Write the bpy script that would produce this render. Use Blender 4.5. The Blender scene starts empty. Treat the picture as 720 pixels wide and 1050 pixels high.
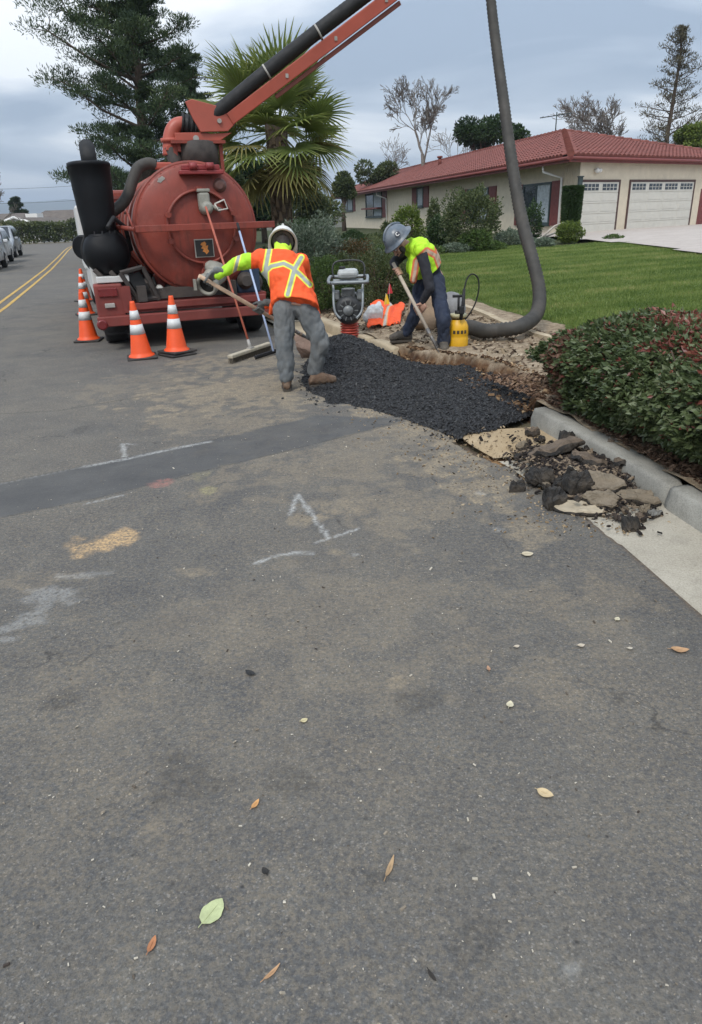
import bpy, bmesh, math, random
import numpy as np
from mathutils import Vector, Matrix, noise as mnoise
random.seed(7); RNG = np.random.default_rng(7)
S = bpy.context.scene; COL = S.collection
R = math.radians
# ------------------------------------------------------------------ camera
F_PX, PW, PH = 710.0, 720.0, 1050.0
PITCH = math.atan((525 - 222) / F_PX); ROLL = R(2.0); CH = 1.6
Fv = Vector((0, math.cos(PITCH), -math.sin(PITCH)))
U0 = Vector((0, math.sin(PITCH), math.cos(PITCH))); R0 = Vector((1, 0, 0))
Rv = math.cos(ROLL) * R0 - math.sin(ROLL) * U0
Uv = math.sin(ROLL) * R0 + math.cos(ROLL) * U0
CAMP = Vector((0, 0, CH))
cd = bpy.data.cameras.new('camera'); cam = bpy.data.objects.new('camera', cd); COL.objects.link(cam)
cd.sensor_fit = 'VERTICAL'; cd.sensor_height = 36.0; cd.lens = 36.0 * F_PX / PH
cd.clip_start = 0.05; cd.clip_end = 20000
m4 = Matrix((Rv, Uv, -Fv)).transposed().to_4x4(); m4.translation = CAMP
cam.matrix_world = m4
S.camera = cam
# ------------------------------------------------------------------ sky and light (overcast day)
SUN_EL, SUN_AZ = R(52), R(205)            # azimuth clockwise from +Y
w = bpy.data.worlds.new('World'); S.world = w; w.use_nodes = True
nt = w.node_tree; nt.nodes.clear()
def wn(t, **k):
    n = nt.nodes.new(t)
    for a, b in k.items(): setattr(n, a, b)
    return n
out = wn('ShaderNodeOutputWorld'); mixs = wn('ShaderNodeMixShader'); bg1 = wn('ShaderNodeBackground'); bg2 = wn('ShaderNodeBackground')
sky = wn('ShaderNodeTexSky', sky_type='NISHITA'); sky.sun_disc = False
sky.sun_elevation = SUN_EL; sky.sun_rotation = SUN_AZ
nt.links.new(sky.outputs[0], bg1.inputs[0]); bg1.inputs[1].default_value = 0.1
tc = wn('ShaderNodeTexCoord'); sp = wn('ShaderNodeSeparateXYZ'); nt.links.new(tc.outputs['Generated'], sp.inputs[0])
def M_(op, a, b=None, c=None):
    n = wn('ShaderNodeMath', operation=op)
    for i, v in enumerate((a, b, c)):
        if v is None: continue
        if isinstance(v, (int, float)): n.inputs[i].default_value = v
        else: nt.links.new(v, n.inputs[i])
    return n.outputs[0]
zz = M_('ADD', M_('MAXIMUM', sp.outputs[2], 0.0), 0.16)
cx = M_('DIVIDE', sp.outputs[0], zz); cy = M_('DIVIDE', sp.outputs[1], zz)
cb = wn('ShaderNodeCombineXYZ'); nt.links.new(cx, cb.inputs[0]); nt.links.new(cy, cb.inputs[1])
n1 = wn('ShaderNodeTexNoise'); n1.inputs['Scale'].default_value = 0.85; n1.inputs['Detail'].default_value = 7; n1.inputs['Roughness'].default_value = 0.48; n1.inputs['Distortion'].default_value = 0.6
mp = wn('ShaderNodeMapping'); mp.inputs['Scale'].default_value = (0.9, 1.25, 1); mp.inputs['Rotation'].default_value = (0, 0, 0.2); mp.inputs['Location'].default_value = (3.1, 0.7, 0)
nt.links.new(cb.outputs[0], mp.inputs[0]); nt.links.new(mp.outputs[0], n1.inputs[0])
cr = wn('ShaderNodeValToRGB'); nt.links.new(n1.outputs[0], cr.inputs[0])
cr.color_ramp.elements[0].position = 0.38; cr.color_ramp.elements[0].color = (0.255, 0.315, 0.40, 1)
cr.color_ramp.elements[1].position = 0.62; cr.color_ramp.elements[1].color = (0.74, 0.77, 0.80, 1)
e = cr.color_ramp.elements.new(0.5); e.color = (0.41, 0.47, 0.55, 1)
nt.links.new(cr.outputs[0], bg2.inputs[0])
# an overcast dome is brighter towards the zenith
nt.links.new(M_('MULTIPLY_ADD', M_('MAXIMUM', sp.outputs[2], 0.0), 1.25, 0.93), bg2.inputs[1])
mixs.inputs[0].default_value = 0.9
nt.links.new(bg1.outputs[0], mixs.inputs[1]); nt.links.new(bg2.outputs[0], mixs.inputs[2]); nt.links.new(mixs.outputs[0], out.inputs[0])
sl = bpy.data.lights.new('sun', 'SUN'); sl.energy = 1.5; sl.angle = R(12); sl.color = (1.0, 0.96, 0.9)
so = bpy.data.objects.new('sun', sl); COL.objects.link(so)
sd = Vector((math.sin(SUN_AZ) * math.cos(SUN_EL), math.cos(SUN_AZ) * math.cos(SUN_EL), math.sin(SUN_EL)))
so.rotation_euler = sd.to_track_quat('Z', 'Y').to_euler(); so.location = (0, 0, 30)
S.view_settings.view_transform = 'Standard'; S.view_settings.look = 'None'; S.view_settings.exposure = 0.5; S.view_settings.gamma = 1.0
S.render.engine = 'CYCLES'

# ------------------------------------------------------------------ measuring helpers (a point of the photograph -> a point in the place)
def ray(px, py):
    return Fv + Rv * ((px - PW / 2) / F_PX) - Uv * ((py - PH / 2) / F_PX)
def G(px, py, z=0.0):
    d = ray(px, py); return CAMP + d * ((z - CH) / d.z)
def D(px, py, Y):
    d = ray(px, py); return CAMP + d * (Y / d.y)
def PX(p):
    q = Vector(p) - CAMP; k = q.dot(Fv); return (PW / 2 + F_PX * q.dot(Rv) / k, PH / 2 - F_PX * q.dot(Uv) / k)
def wallhit(px, py, o, n):
    d = ray(px, py); return CAMP + d * ((Vector(o) - CAMP).dot(n) / d.dot(n))

# ------------------------------------------------------------------ object helpers
def tag(o, label=None, cat=None, group=None, kind=None):
    for k, v in (('label', label), ('category', cat), ('group', group), ('kind', kind)):
        if v: o[k] = v
    return o
def empty(name, loc=(0, 0, 0), rz=0.0, label=None, cat=None, group=None):
    o = bpy.data.objects.new(name, None); COL.objects.link(o); o.location = loc; o.rotation_euler = (0, 0, rz)
    o.empty_display_size = 0.2
    return tag(o, label, cat, group)
def link(name, me, m=None, parent=None, loc=None):
    if m is not None and not me.materials:
        for x in (m if isinstance(m, (list, tuple)) else [m]): me.materials.append(x)
    o = bpy.data.objects.new(name, me); COL.objects.link(o)
    if parent is not None: o.parent = parent
    if loc is not None: o.location = loc
    return o
def copy_tree(o, parent=None):
    c = o.copy(); COL.objects.link(c); c.parent = parent
    for ch in list(o.children): copy_tree(ch, c)
    return c
class MB:
    """collects shapes into one mesh"""
    def __init__(s): s.v = []; s.f = []; s.sm = []; s.mi = []; s.cur = 0
    def add(s, vs, fs, smooth=False):
        b = len(s.v); s.v += [tuple(v) for v in vs]
        for f in fs: s.f.append(tuple(i + b for i in f)); s.sm.append(smooth); s.mi.append(s.cur)
        return s
    def box(s, c, d, rz=0.0, m=None):
        c = Vector(c); x, y, z = (k / 2 for k in d)
        M = m or Matrix.Rotation(rz, 3, 'Z')
        vs = [c + M @ Vector((a * x, b * y, e * z)) for a, b, e in ((-1, -1, -1), (1, -1, -1), (1, 1, -1), (-1, 1, -1), (-1, -1, 1), (1, -1, 1), (1, 1, 1), (-1, 1, 1))]
        return s.add(vs, [(0, 3, 2, 1), (4, 5, 6, 7), (0, 1, 5, 4), (1, 2, 6, 5), (2, 3, 7, 6), (3, 0, 4, 7)])
    def bev(s, c, d, bv=0.01, rz=0.0, m=None):
        """box with its vertical and horizontal edges chamfered"""
        bm = bmesh.new(); bmesh.ops.create_cube(bm, size=1); bmesh.ops.scale(bm, vec=d, verts=bm.verts)
        bmesh.ops.bevel(bm, geom=bm.edges[:], offset=min(bv, min(d) * .45), segments=2, affect='EDGES', profile=.5)
        M = m or Matrix.Rotation(rz, 3, 'Z'); c = Vector(c)
        bm.verts.index_update(); s.add([c + M @ v.co for v in bm.verts], [[v.index for v in f.verts] for f in bm.faces]); bm.free(); return s
    def ring(s, c, ax, r, n, ph=0.0, ref=None):
        ax = Vector(ax).normalized(); u = ax.orthogonal().normalized() if ref is None else (Vector(ref) - ax * Vector(ref).dot(ax)).normalized()
        w_ = ax.cross(u); c = Vector(c)
        return [c + (u * math.cos(ph + 2 * math.pi * k / n) + w_ * math.sin(ph + 2 * math.pi * k / n)) * r for k in range(n)]
    def lathe(s, p, ax, prof, n=24, caps=True, smooth=True):
        """prof = [(distance along axis, radius)]"""
        p = Vector(p); ax = Vector(ax).normalized(); vs = []
        for t, r in prof: vs += s.ring(p + ax * t, ax, max(r, 1e-4), n)
        fs = [(i * n + k, i * n + (k + 1) % n, (i + 1) * n + (k + 1) % n, (i + 1) * n + k) for i in range(len(prof) - 1) for k in range(n)]
        s.add(vs, fs, smooth)
        if caps:
            b = len(s.v) - len(vs)
            s.f.append(tuple(b + k for k in reversed(range(n)))); s.sm.append(False); s.mi.append(s.cur)
            s.f.append(tuple(b + (len(prof) - 1) * n + k for k in range(n))); s.sm.append(False); s.mi.append(s.cur)
        return s
    def cyl(s, a, b, r, r2=None, n=16, smooth=True):
        a = Vector(a); b = Vector(b); return s.lathe(a, b - a, [(0, r), ((b - a).length, r if r2 is None else r2)], n, True, smooth)
    def tube(s, pts, r, n=10, caps=True, smooth=True):
        pts = [Vector(p) for p in pts]; rs = r if isinstance(r, (list, tuple)) else [r] * len(pts)
        u = None; vs = []
        for i, p in enumerate(pts):
            t = (pts[min(i + 1, len(pts) - 1)] - pts[max(i - 1, 0)]).normalized()
            u = t.orthogonal().normalized() if u is None else (u - t * u.dot(t)).normalized()
            w_ = t.cross(u)
            vs += [p + (u * math.cos(2 * math.pi * k / n) + w_ * math.sin(2 * math.pi * k / n)) * rs[i] for k in range(n)]
        fs = [(i * n + k, i * n + (k + 1) % n, (i + 1) * n + (k + 1) % n, (i + 1) * n + k) for i in range(len(pts) - 1) for k in range(n)]
        s.add(vs, fs, smooth)
        if caps:
            b = len(s.v) - len(vs)
            s.f.append(tuple(b + k for k in reversed(range(n)))); s.sm.append(False); s.mi.append(s.cur)
            s.f.append(tuple(b + (len(pts) - 1) * n + k for k in range(n))); s.sm.append(False); s.mi.append(s.cur)
        return s
    def ell(s, c, r, m=None, n=16, k=10):
        c = Vector(c); r = r if isinstance(r, (tuple, list)) else (r, r, r); M = m or Matrix.Identity(3); vs = []
        for i in range(k + 1):
            th = math.pi * i / k
            for j in range(n):
                ph = 2 * math.pi * j / n; rr = max(math.sin(th), 1e-3)
                vs.append(c + M @ Vector((r[0] * rr * math.cos(ph), r[1] * rr * math.sin(ph), r[2] * math.cos(th))))
        fs = [(i * n + (j + 1) % n, i * n + j, (i + 1) * n + j, (i + 1) * n + (j + 1) % n) for i in range(k) for j in range(n)]
        fs += [tuple(range(n)), tuple(reversed(range(k * n, k * n + n)))]
        return s.add(vs, fs, True)
    def cap(s, a, b, ra, rb, n=14):
        """tapered limb with round ends"""
        a = Vector(a); b = Vector(b); L = (b - a).length; pr = []
        for i in range(5): t = math.pi / 2 * i / 4; pr.append((-ra * math.cos(t), ra * math.sin(t)))
        for i in range(5): t = math.pi / 2 * i / 4; pr.append((L + rb * math.sin(t), rb * math.cos(t)))
        return s.lathe(a, b - a, pr, n)
    def loft(s, rings, n=20, pw=2.3):
        """rings: (centre, half-width vector, half-depth vector) ; superellipse sections, closed"""
        vs = []
        for c, a, b in rings:
            c, a, b = Vector(c), Vector(a), Vector(b)
            for k in range(n):
                t = 2 * math.pi * k / n; co, si = math.cos(t), math.sin(t)
                vs.append(c + a * math.copysign(abs(co) ** (2 / pw), co) + b * math.copysign(abs(si) ** (2 / pw), si))
        fs = [(i * n + k, i * n + (k + 1) % n, (i + 1) * n + (k + 1) % n, (i + 1) * n + k) for i in range(len(rings) - 1) for k in range(n)]
        fs += [tuple(reversed(range(n))), tuple(range((len(rings) - 1) * n, len(rings) * n))]
        return s.add(vs, fs, True)
    def prism(s, poly, off):
        """poly = planar points, off = thickness vector"""
        n = len(poly); a = [Vector(p) for p in poly]; o = Vector(off)
        return s.add(a + [p + o for p in a], [tuple(range(n)), tuple(reversed(range(n, 2 * n)))] + [(k, k + n, (k + 1) % n + n, (k + 1) % n) for k in range(n)])
    def mesh(s, name='mesh'):
        me = bpy.data.meshes.new(name); me.from_pydata(s.v, [], s.f)
        me.polygons.foreach_set('use_smooth', s.sm); me.polygons.foreach_set('material_index', s.mi); me.update()
        bm = bmesh.new(); bm.from_mesh(me); bmesh.ops.recalc_face_normals(bm, faces=bm.faces); bm.to_mesh(me); bm.free()
        return me
    def build(s, name, m=None, parent=None, loc=None): return link(name, s.mesh(name), m, parent, loc)
def np_mesh(name, V, Fc, smooth=False, attrs=None):
    """V (n,3), Fc (m,3|4) numpy -> mesh, quickly"""
    me = bpy.data.meshes.new(name); n, k = Fc.shape
    me.vertices.add(len(V)); me.vertices.foreach_set('co', np.ascontiguousarray(V, dtype=np.float32).ravel())
    me.loops.add(n * k); me.loops.foreach_set('vertex_index', np.ascontiguousarray(Fc, dtype=np.int32).ravel())
    me.polygons.add(n); me.polygons.foreach_set('loop_start', np.arange(0, n * k, k, dtype=np.int32))
    me.polygons.foreach_set('use_smooth', np.full(n, smooth))
    me.update(calc_edges=True)
    for a, arr in (attrs or {}).items():
        at = me.attributes.new(a, 'FLOAT', 'POINT'); at.data.foreach_set('value', np.ascontiguousarray(arr, dtype=np.float32))
    return me
def grid_faces(nr, nc):
    i = np.arange(nr - 1)[:, None] * nc + np.arange(nc - 1)[None, :]; i = i.ravel()
    return np.stack([i, i + 1, i + nc + 1, i + nc], 1)
# smooth numpy value noise in 2D
_T = RNG.random((256, 256))
def vn(x, y):
    xi = np.floor(x).astype(int); yi = np.floor(y).astype(int); fx = x - xi; fy = y - yi
    fx = fx * fx * (3 - 2 * fx); fy = fy * fy * (3 - 2 * fy)
    g = lambda a, b: _T[a & 255, b & 255]
    return (g(xi, yi) * (1 - fx) + g(xi + 1, yi) * fx) * (1 - fy) + (g(xi, yi + 1) * (1 - fx) + g(xi + 1, yi + 1) * fx) * fy
def fbm(x, y, o=4):
    r = 0; a = .5
    for k in range(o): r = r + a * vn(x + 17.3 * k, y + 9.1 * k); x = x * 2.03; y = y * 2.03; a *= .5
    return r / (1 - .5 ** o)
def segd(x, y, a, b):
    ax, ay = a[0], a[1]; dx, dy = b[0] - ax, b[1] - ay
    t = np.clip(((x - ax) * dx + (y - ay) * dy) / (dx * dx + dy * dy + 1e-9), 0, 1)
    return np.hypot(x - ax - t * dx, y - ay - t * dy)
def polysd(x, y, P):
    """signed distance, positive inside"""
    d = np.full(x.shape, 1e9); ins = np.zeros(x.shape, bool); n = len(P)
    for i in range(n):
        a, b = P[i], P[(i + 1) % n]; d = np.minimum(d, segd(x, y, a, b))
        c = ((a[1] > y) != (b[1] > y)) & (x < (b[0] - a[0]) * (y - a[1]) / (b[1] - a[1] + 1e-12) + a[0]); ins ^= c
    return np.where(ins, d, -d)

# ------------------------------------------------------------------ materials
def nodes(name):
    m = bpy.data.materials.new(name); m.use_nodes = True; t = m.node_tree; b = t.nodes['Principled BSDF']; return m, t, b
class NT:
    def __init__(s, t): s.t = t
    def n(s, ty, **k):
        x = s.t.nodes.new(ty)
        for a, b in k.items(): setattr(x, a, b)
        return x
    def l(s, a, b): s.t.links.new(a, b)
    def set(s, inp, v):
        if hasattr(v, 'is_output') or isinstance(v, bpy.types.NodeSocket): s.l(v, inp)
        else: inp.default_value = v
    def math(s, op, a, b=None, c=None, clamp=False):
        x = s.n('ShaderNodeMath', operation=op); x.use_clamp = clamp
        for i, v in enumerate((a, b, c)):
            if v is not None: s.set(x.inputs[i], v)
        return x.outputs[0]
    def noise(s, scale, detail=3, rough=.5, vec=None, dist=0.0, stretch=None):
        x = s.n('ShaderNodeTexNoise'); x.inputs['Scale'].default_value = scale; x.inputs['Detail'].default_value = detail
        x.inputs['Roughness'].default_value = rough; x.inputs['Distortion'].default_value = dist
        if vec is None: vec = s.n('ShaderNodeTexCoord').outputs['Object']
        if stretch:
            mp_ = s.n('ShaderNodeMapping'); mp_.inputs['Scale'].default_value = stretch; s.l(vec, mp_.inputs[0]); vec = mp_.outputs[0]
        s.l(vec, x.inputs[0]); return x.outputs[0]
    def vor(s, scale, feature='F1', vec=None, out='Distance'):
        x = s.n('ShaderNodeTexVoronoi', feature=feature); x.inputs['Scale'].default_value = scale
        if vec is None: vec = s.n('ShaderNodeTexCoord').outputs['Object']
        s.l(vec, x.inputs[0]); return x.outputs[out]
    def ramp(s, f, stops):
        x = s.n('ShaderNodeValToRGB'); s.l(f, x.inputs[0]); e = x.color_ramp.elements
        while len(e) < len(stops): e.new(.5)
        for i, (p, c) in enumerate(stops):
            e[i].position = p; e[i].color = (c, c, c, 1) if isinstance(c, (int, float)) else (*c[:3], 1)
        return x.outputs[0]
    def mix(s, f, a, b, mode='MIX'):
        x = s.n('ShaderNodeMix', data_type='RGBA', blend_type=mode); s.set(x.inputs[0], f)
        for i, v in ((6, a), (7, b)): s.set(x.inputs[i], (*v[:3], 1) if isinstance(v, (tuple, list)) else v)
        return x.outputs[2]
    def attr(s, nm): return s.n('ShaderNodeAttribute', attribute_name=nm).outputs['Fac']
    def bump(s, h, st=.3, d=.01, prev=None):
        x = s.n('ShaderNodeBump'); x.inputs['Strength'].default_value = st; x.inputs['Distance'].default_value = d; s.l(h, x.inputs['Height'])
        if prev: s.l(prev, x.inputs['Normal'])
        return x.outputs[0]
_MC = {}
def mat(name, col, rough=.7, var=.25, sc=8.0, bump=.2, bsc=40.0, bd=.004, metal=0.0, dirt=0.0, dirtc=(.12, .1, .08), spec=.5, trans=0.0):
    if name in _MC: return _MC[name]
    m, t, b = nodes(name); N = NT(t); c = (*col[:3],)
    n = N.noise(sc, 4, .6)
    lo = tuple(x * (1 - var) for x in c); hi = tuple(min(1, x * (1 + var)) for x in c)
    colr = N.ramp(n, [(.3, lo), (.7, hi)])
    if dirt:
        d = N.ramp(N.noise(sc * .45, 6, .7), [(.45, 0.0), (.72, dirt)]); colr = N.mix(d, colr, dirtc)
    N.l(colr, b.inputs['Base Color'])
    N.l(N.ramp(N.noise(sc * 1.7, 3), [(.2, max(0, rough - .12)), (.8, min(1, rough + .12))]), b.inputs['Roughness'])
    b.inputs['Metallic'].default_value = metal; b.inputs['Specular IOR Level'].default_value = spec
    if bump: N.l(N.bump(N.noise(bsc, 4, .6), bump, bd), b.inputs['Normal'])
    _MC[name] = m; return m
def leafmat(name, stops, rough=.5, spec=.35, tr=.25):
    """leaves: colour by the per-leaf attribute rnd"""
    if name in _MC: return _MC[name]
    m, t, b = nodes(name); N = NT(t)
    c = N.ramp(N.attr('rnd'), stops); N.l(c, b.inputs['Base Color']); b.inputs['Roughness'].default_value = rough; b.inputs['Specular IOR Level'].default_value = spec
    tl = N.n('ShaderNodeBsdfTranslucent'); N.l(c, tl.inputs[0]); mx = N.n('ShaderNodeMixShader'); mx.inputs[0].default_value = tr
    o = t.nodes['Material Output']; N.l(b.outputs[0], mx.inputs[1]); N.l(tl.outputs[0], mx.inputs[2]); N.l(mx.outputs[0], o.inputs[0])
    _MC[name] = m; return m
# ================================================================== THE SETTING
# right kerb face line: x as a function of y
CPY = np.array([-8, 1.0, 3.2, 4.5, 5.5, 6.7, 8.4, 9.9, 11.0, 13.0, 18, 23, 53, 90.])
CPX = np.array([2.6, 2.12, 1.86, 1.66, 1.47, 1.1, .55, .0, -.38, -1.08, -2.8, -4.45, -14.3, -26.5])
def CX(y): return np.interp(y, CPY, CPX)
def zg(x, y):
    """height of the yard right of the kerb"""
    d = (np.asarray(x, float) - CX(y)) * .95
    return np.where(d < 0, 0, .14 + .026 * np.clip(d, 0, 18))
# ---- materials
def asphalt_mat():
    m, t, b = nodes('asphalt_worn'); N = NT(t); P = N.n('ShaderNodeNewGeometry').outputs['Position']
    big = N.noise(.55, 5, .6, P); mid = N.noise(3.2, 5, .65, P, .4); fine = N.noise(85, 3, .7, P); grit = N.vor(150, 'F1', P)
    c = N.ramp(mid, [(.28, (.072, .073, .076)), (.5, (.092, .091, .089)), (.72, (.118, .115, .107))])
    c = N.mix(N.ramp(big, [(.40, 0.0), (.7, .5)]), c, (.17, .152, .125))
    c = N.mix(N.ramp(N.noise(1.1, 6, .7, P, .8), [(.54, 0.0), (.70, .3)]), c, (.078, .079, .082))
    c = N.mix(N.ramp(N.noise(8.0, 6, .8, P, .5), [(.58, 0.0), (.70, .45)]), c, (.215, .195, .16))
    c = N.mix(N.ramp(N.noise(5.5, 5, .75, P, 1.0), [(.62, 0.0), (.69, .6)]), c, (.062, .06, .058))
    # aggregate: light and dark grains
    c = N.mix(1.0, c, N.ramp(fine, [(.25, .72), (.5, 1.0), (.78, 1.35)]), 'MULTIPLY')
    tanm = N.math('MULTIPLY', N.ramp(N.noise(46, 4, .8, P), [(.42, 0.0), (.60, .50)]), N.ramp(N.noise(1.6, 5, .7, P, .5), [(.30, .35), (.66, 1.0)]))
    c = N.mix(tanm, c, (.25, .205, .145))
    c = N.mix(N.ramp(N.noise(24, 5, .8, P), [(.60, 0.0), (.68, .55)]), c, (.045, .045, .047))
    ck = N.n('ShaderNodeTexVoronoi', feature='DISTANCE_TO_EDGE'); ck.inputs['Scale'].default_value = .62; wv = N.n('ShaderNodeVectorMath', operation='ADD'); wn_ = N.n('ShaderNodeTexNoise'); wn_.inputs['Scale'].default_value = 2.4; wn_.inputs['Detail'].default_value = 6; N.l(P, wn_.inputs[0]); N.l(P, wv.inputs[0]); N.l(wn_.outputs['Color'], wv.inputs[1]); N.l(wv.outputs[0], ck.inputs[0])
    ckm = N.math('MULTIPLY', N.ramp(ck.outputs[0], [(.0015, .75), (.006, 0.0)]), N.ramp(N.noise(1.3, 4, .6, P), [(.5, 0.0), (.6, 1.0)])); c = N.mix(ckm, c, (.04, .038, .036))
    sv_ = N.n('ShaderNodeSeparateColor'); N.l(N.vor(16, 'F1', P, 'Color'), sv_.inputs[0]); sd_ = N.vor(16, 'F1', P); spk = N.math('MULTIPLY', N.ramp(sd_, [(.05, 1.0), (.12, 0.0)]), N.ramp(sv_.outputs[0], [(.80, 0.0), (.82, .75)])); c = N.mix(spk, c, (.035, .034, .034)); spk = N.math('MULTIPLY', N.ramp(sd_, [(.04, 1.0), (.09, 0.0)]), N.ramp(sv_.outputs[1], [(.86, 0.0), (.88, .8)])); c = N.mix(spk, c, (.34, .28, .19))
    g2 = N.vor(210, 'F1', P, 'Color'); sepc = N.n('ShaderNodeSeparateColor'); N.l(g2, sepc.inputs[0])
    c = N.mix(1.0, c, N.ramp(sepc.outputs[0], [(.0, .80), (.5, 1.0), (.93, 1.1), (.98, 1.55)]), 'MULTIPLY')
    brk = N.noise(14, 5, .7, P); brk2 = N.noise(60, 3, .7, P)
    def over(c, an, col, lo=.35, hi=.75, k=1.0):
        a = N.math('MULTIPLY', N.attr(an), N.ramp(brk, [(lo + .08, 0.12), (hi, 1.1)]))
        a = N.math('MULTIPLY', a, N.ramp(brk2, [(.38, .2), (.62, k)]), clamp=True); return N.mix(a, c, col)
    patm = N.math('MULTIPLY', N.attr('patch'), .8); patc = N.ramp(mid, [(.3, (.066, .067, .069)), (.7, (.098, .098, .097))])
    c = N.mix(N.math('MULTIPLY', N.attr('patch'), .1), c, N.ramp(mid, [(.3, (.066, .067, .069)), (.7, (.098, .098, .097))]))
    c = over(c, 'dust', (.36, .285, .185), .22, .58)
    c = N.mix(patm, c, patc)
    wa = N.math('MULTIPLY', N.attr('white'), N.ramp(brk, [(.25, .45), (.6, 1.0)]), clamp=True); wa = N.math('MULTIPLY', wa, N.ramp(brk2, [(.32, .3), (.52, .85)])); wa = N.math('MULTIPLY', wa, N.ramp(N.noise(30, 5, .8, P), [(.38, .15), (.52, 1.0)])); c = N.mix(wa, c, (.42, .42, .40))
    c = N.mix(N.math('MULTIPLY', N.attr('dirt'), N.ramp(brk, [(.3, .6), (.6, 1.0)])), c, N.ramp(brk2, [(.35, (.05, .035, .025)), (.65, (.19, .13, .08))]))
    c = over(c, 'dark', (.035, .034, .033), .2, .6)
    c = over(c, 'pink', (.42, .17, .14), .25, .6)
    c = over(c, 'yellow', (.42, .37, .17), .25, .6)
    c = over(c, 'orange', (.52, .35, .18), .2, .55, 1.1)
    N.l(c, b.inputs['Base Color']); b.inputs['Roughness'].default_value = .88; b.inputs['Specular IOR Level'].default_value = .25
    h = N.math('ADD', N.math('MULTIPLY', fine, .6), N.math('MULTIPLY', N.noise(260, 2, .6, P), .5))
    N.l(N.bump(h, .75, .006), b.inputs['Normal']); return m
def concrete_mat(name, base, warm, stain=.5, wpos=True):
    m, t, b = nodes(name); N = NT(t); P = N.n('ShaderNodeNewGeometry').outputs['Position']
    c = N.ramp(N.noise(2.2, 5, .6, P), [(.3, base), (.7, warm)])
    c = N.mix(N.ramp(N.noise(6, 6, .75, P), [(.5, 0.0), (.72, stain)]), c, tuple(x * .45 for x in base))
    c = N.mix(1.0, c, N.ramp(N.noise(120, 3, .7, P), [(.25, .72), (.5, 1.0), (.8, 1.28)]), 'MULTIPLY')
    c = N.mix(N.ramp(N.vor(38, 'F1', P), [(.05, .6), (.12, 0.0)]), c, tuple(x * .5 for x in base))
    N.l(c, b.inputs['Base Color']); b.inputs['Roughness'].default_value = .9; b.inputs['Specular IOR Level'].default_value = .2
    N.l(N.bump(N.noise(90, 4, .7, P), .6, .005), b.inputs['Normal']); return m
def soil_mat(name, a, b_, c_, sc=9):
    m, t, b = nodes(name); N = NT(t); P = N.n('ShaderNodeNewGeometry').outputs['Position']
    c = N.ramp(N.noise(sc, 6, .75, P), [(.3, a), (.5, b_), (.72, c_)])
    c = N.mix(1.0, c, N.ramp(N.noise(sc * 9, 3, .7, P), [(.25, .6), (.75, 1.4)]), 'MULTIPLY')
    N.l(c, b.inputs['Base Color']); b.inputs['Roughness'].default_value = .95; b.inputs['Specular IOR Level'].default_value = .15
    N.l(N.bump(N.noise(sc * 5, 5, .7, P), .9, .02), b.inputs['Normal']); return m
M_ASPH = asphalt_mat()
M_CONC = concrete_mat('gutter_concrete', (.36, .325, .26), (.46, .42, .345), .35)
M_KERB = concrete_mat('kerb_concrete', (.25, .24, .21), (.38, .365, .32), .5)
M_SAND = concrete_mat('sand_dusted_concrete', (.34, .245, .14), (.45, .35, .225), .3)
M_KERBTAN = concrete_mat('kerb_dusty_concrete', (.36, .29, .2), (.48, .4, .28), .3)
M_DRIVE = concrete_mat('driveway_concrete', (.40, .35, .31), (.47, .42, .38), .2)
M_SOIL = soil_mat('strip_soil', (.10, .07, .045), (.2, .145, .095), (.32, .25, .17))
M_CLAY = soil_mat('cut_clay', (.16, .085, .04), (.3, .18, .09), (.44, .3, .17), 6)
M_EARTH = soil_mat('far_earth', (.09, .085, .05), (.14, .12, .08), (.19, .16, .11), .05)

# ---- far ground, one sheet out to the horizon
gs = [-6000, -1500, -400, -120, -60, 0, 60, 120, 400, 1500, 6000]
gv = [(x, y, -.06 if abs(x) < 130 and -130 < y < 90 else (-6 if y < 1000 else -22)) for y in [-6000, -1500, -120, -60, 0, 60, 88, 130, 400, 1500, 6000] for x in gs]
me = np_mesh('ground', np.array(gv, float), grid_faces(11, 11), True); tag(link('ground', me, M_EARTH), kind='structure')

# ---- road
ys = np.concatenate([np.arange(-8, .6, .4), np.arange(.6, 9.4, .022), 9.4 + np.cumsum(np.geomspace(.024, 4.0, 95))])
ys = ys[ys < 79]; ys = np.append(ys, 79.0)
cs = np.concatenate([np.arange(0, 4.4, .022), 4.4 + np.cumsum(np.geomspace(.024, 1.0, 34))]); cs = cs[cs < 10.4]; cs = np.append(cs, 10.5)
def jag(y): return (vn(y * 5 + 3, y * 0 + 2.2) - .5) * .05 + (vn(y * 22, y * 0 + 7.7) - .5) * .02
GW = lambda y: .47 + .17 * np.clip((y - 3.7) / 1.3, 0, 1)
GE = lambda y: CX(y) - GW(y) + np.where((y > 3.2) & (y < 9), jag(y), 0) - np.where((y > 4.3) & (y < 5.9), .0, 0)
Y, C = np.meshgrid(ys, cs, indexing='ij'); X = GE(Y) - C
Z = np.zeros_like(X)
g2 = lambda *p: [tuple(G(*q)[:2]) for q in p]
def line_mask(pts, wd, soft=.6):
    P_ = g2(*pts); d = np.full(X.shape, 9.)
    for a, b in zip(P_[:-1], P_[1:]): d = np.minimum(d, segd(X, Y, a, b))
    return np.clip((wd - d + (fbm(X * 18, Y * 18, 3) - .5) * wd * soft) / (wd * .5), 0, 1)
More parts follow.
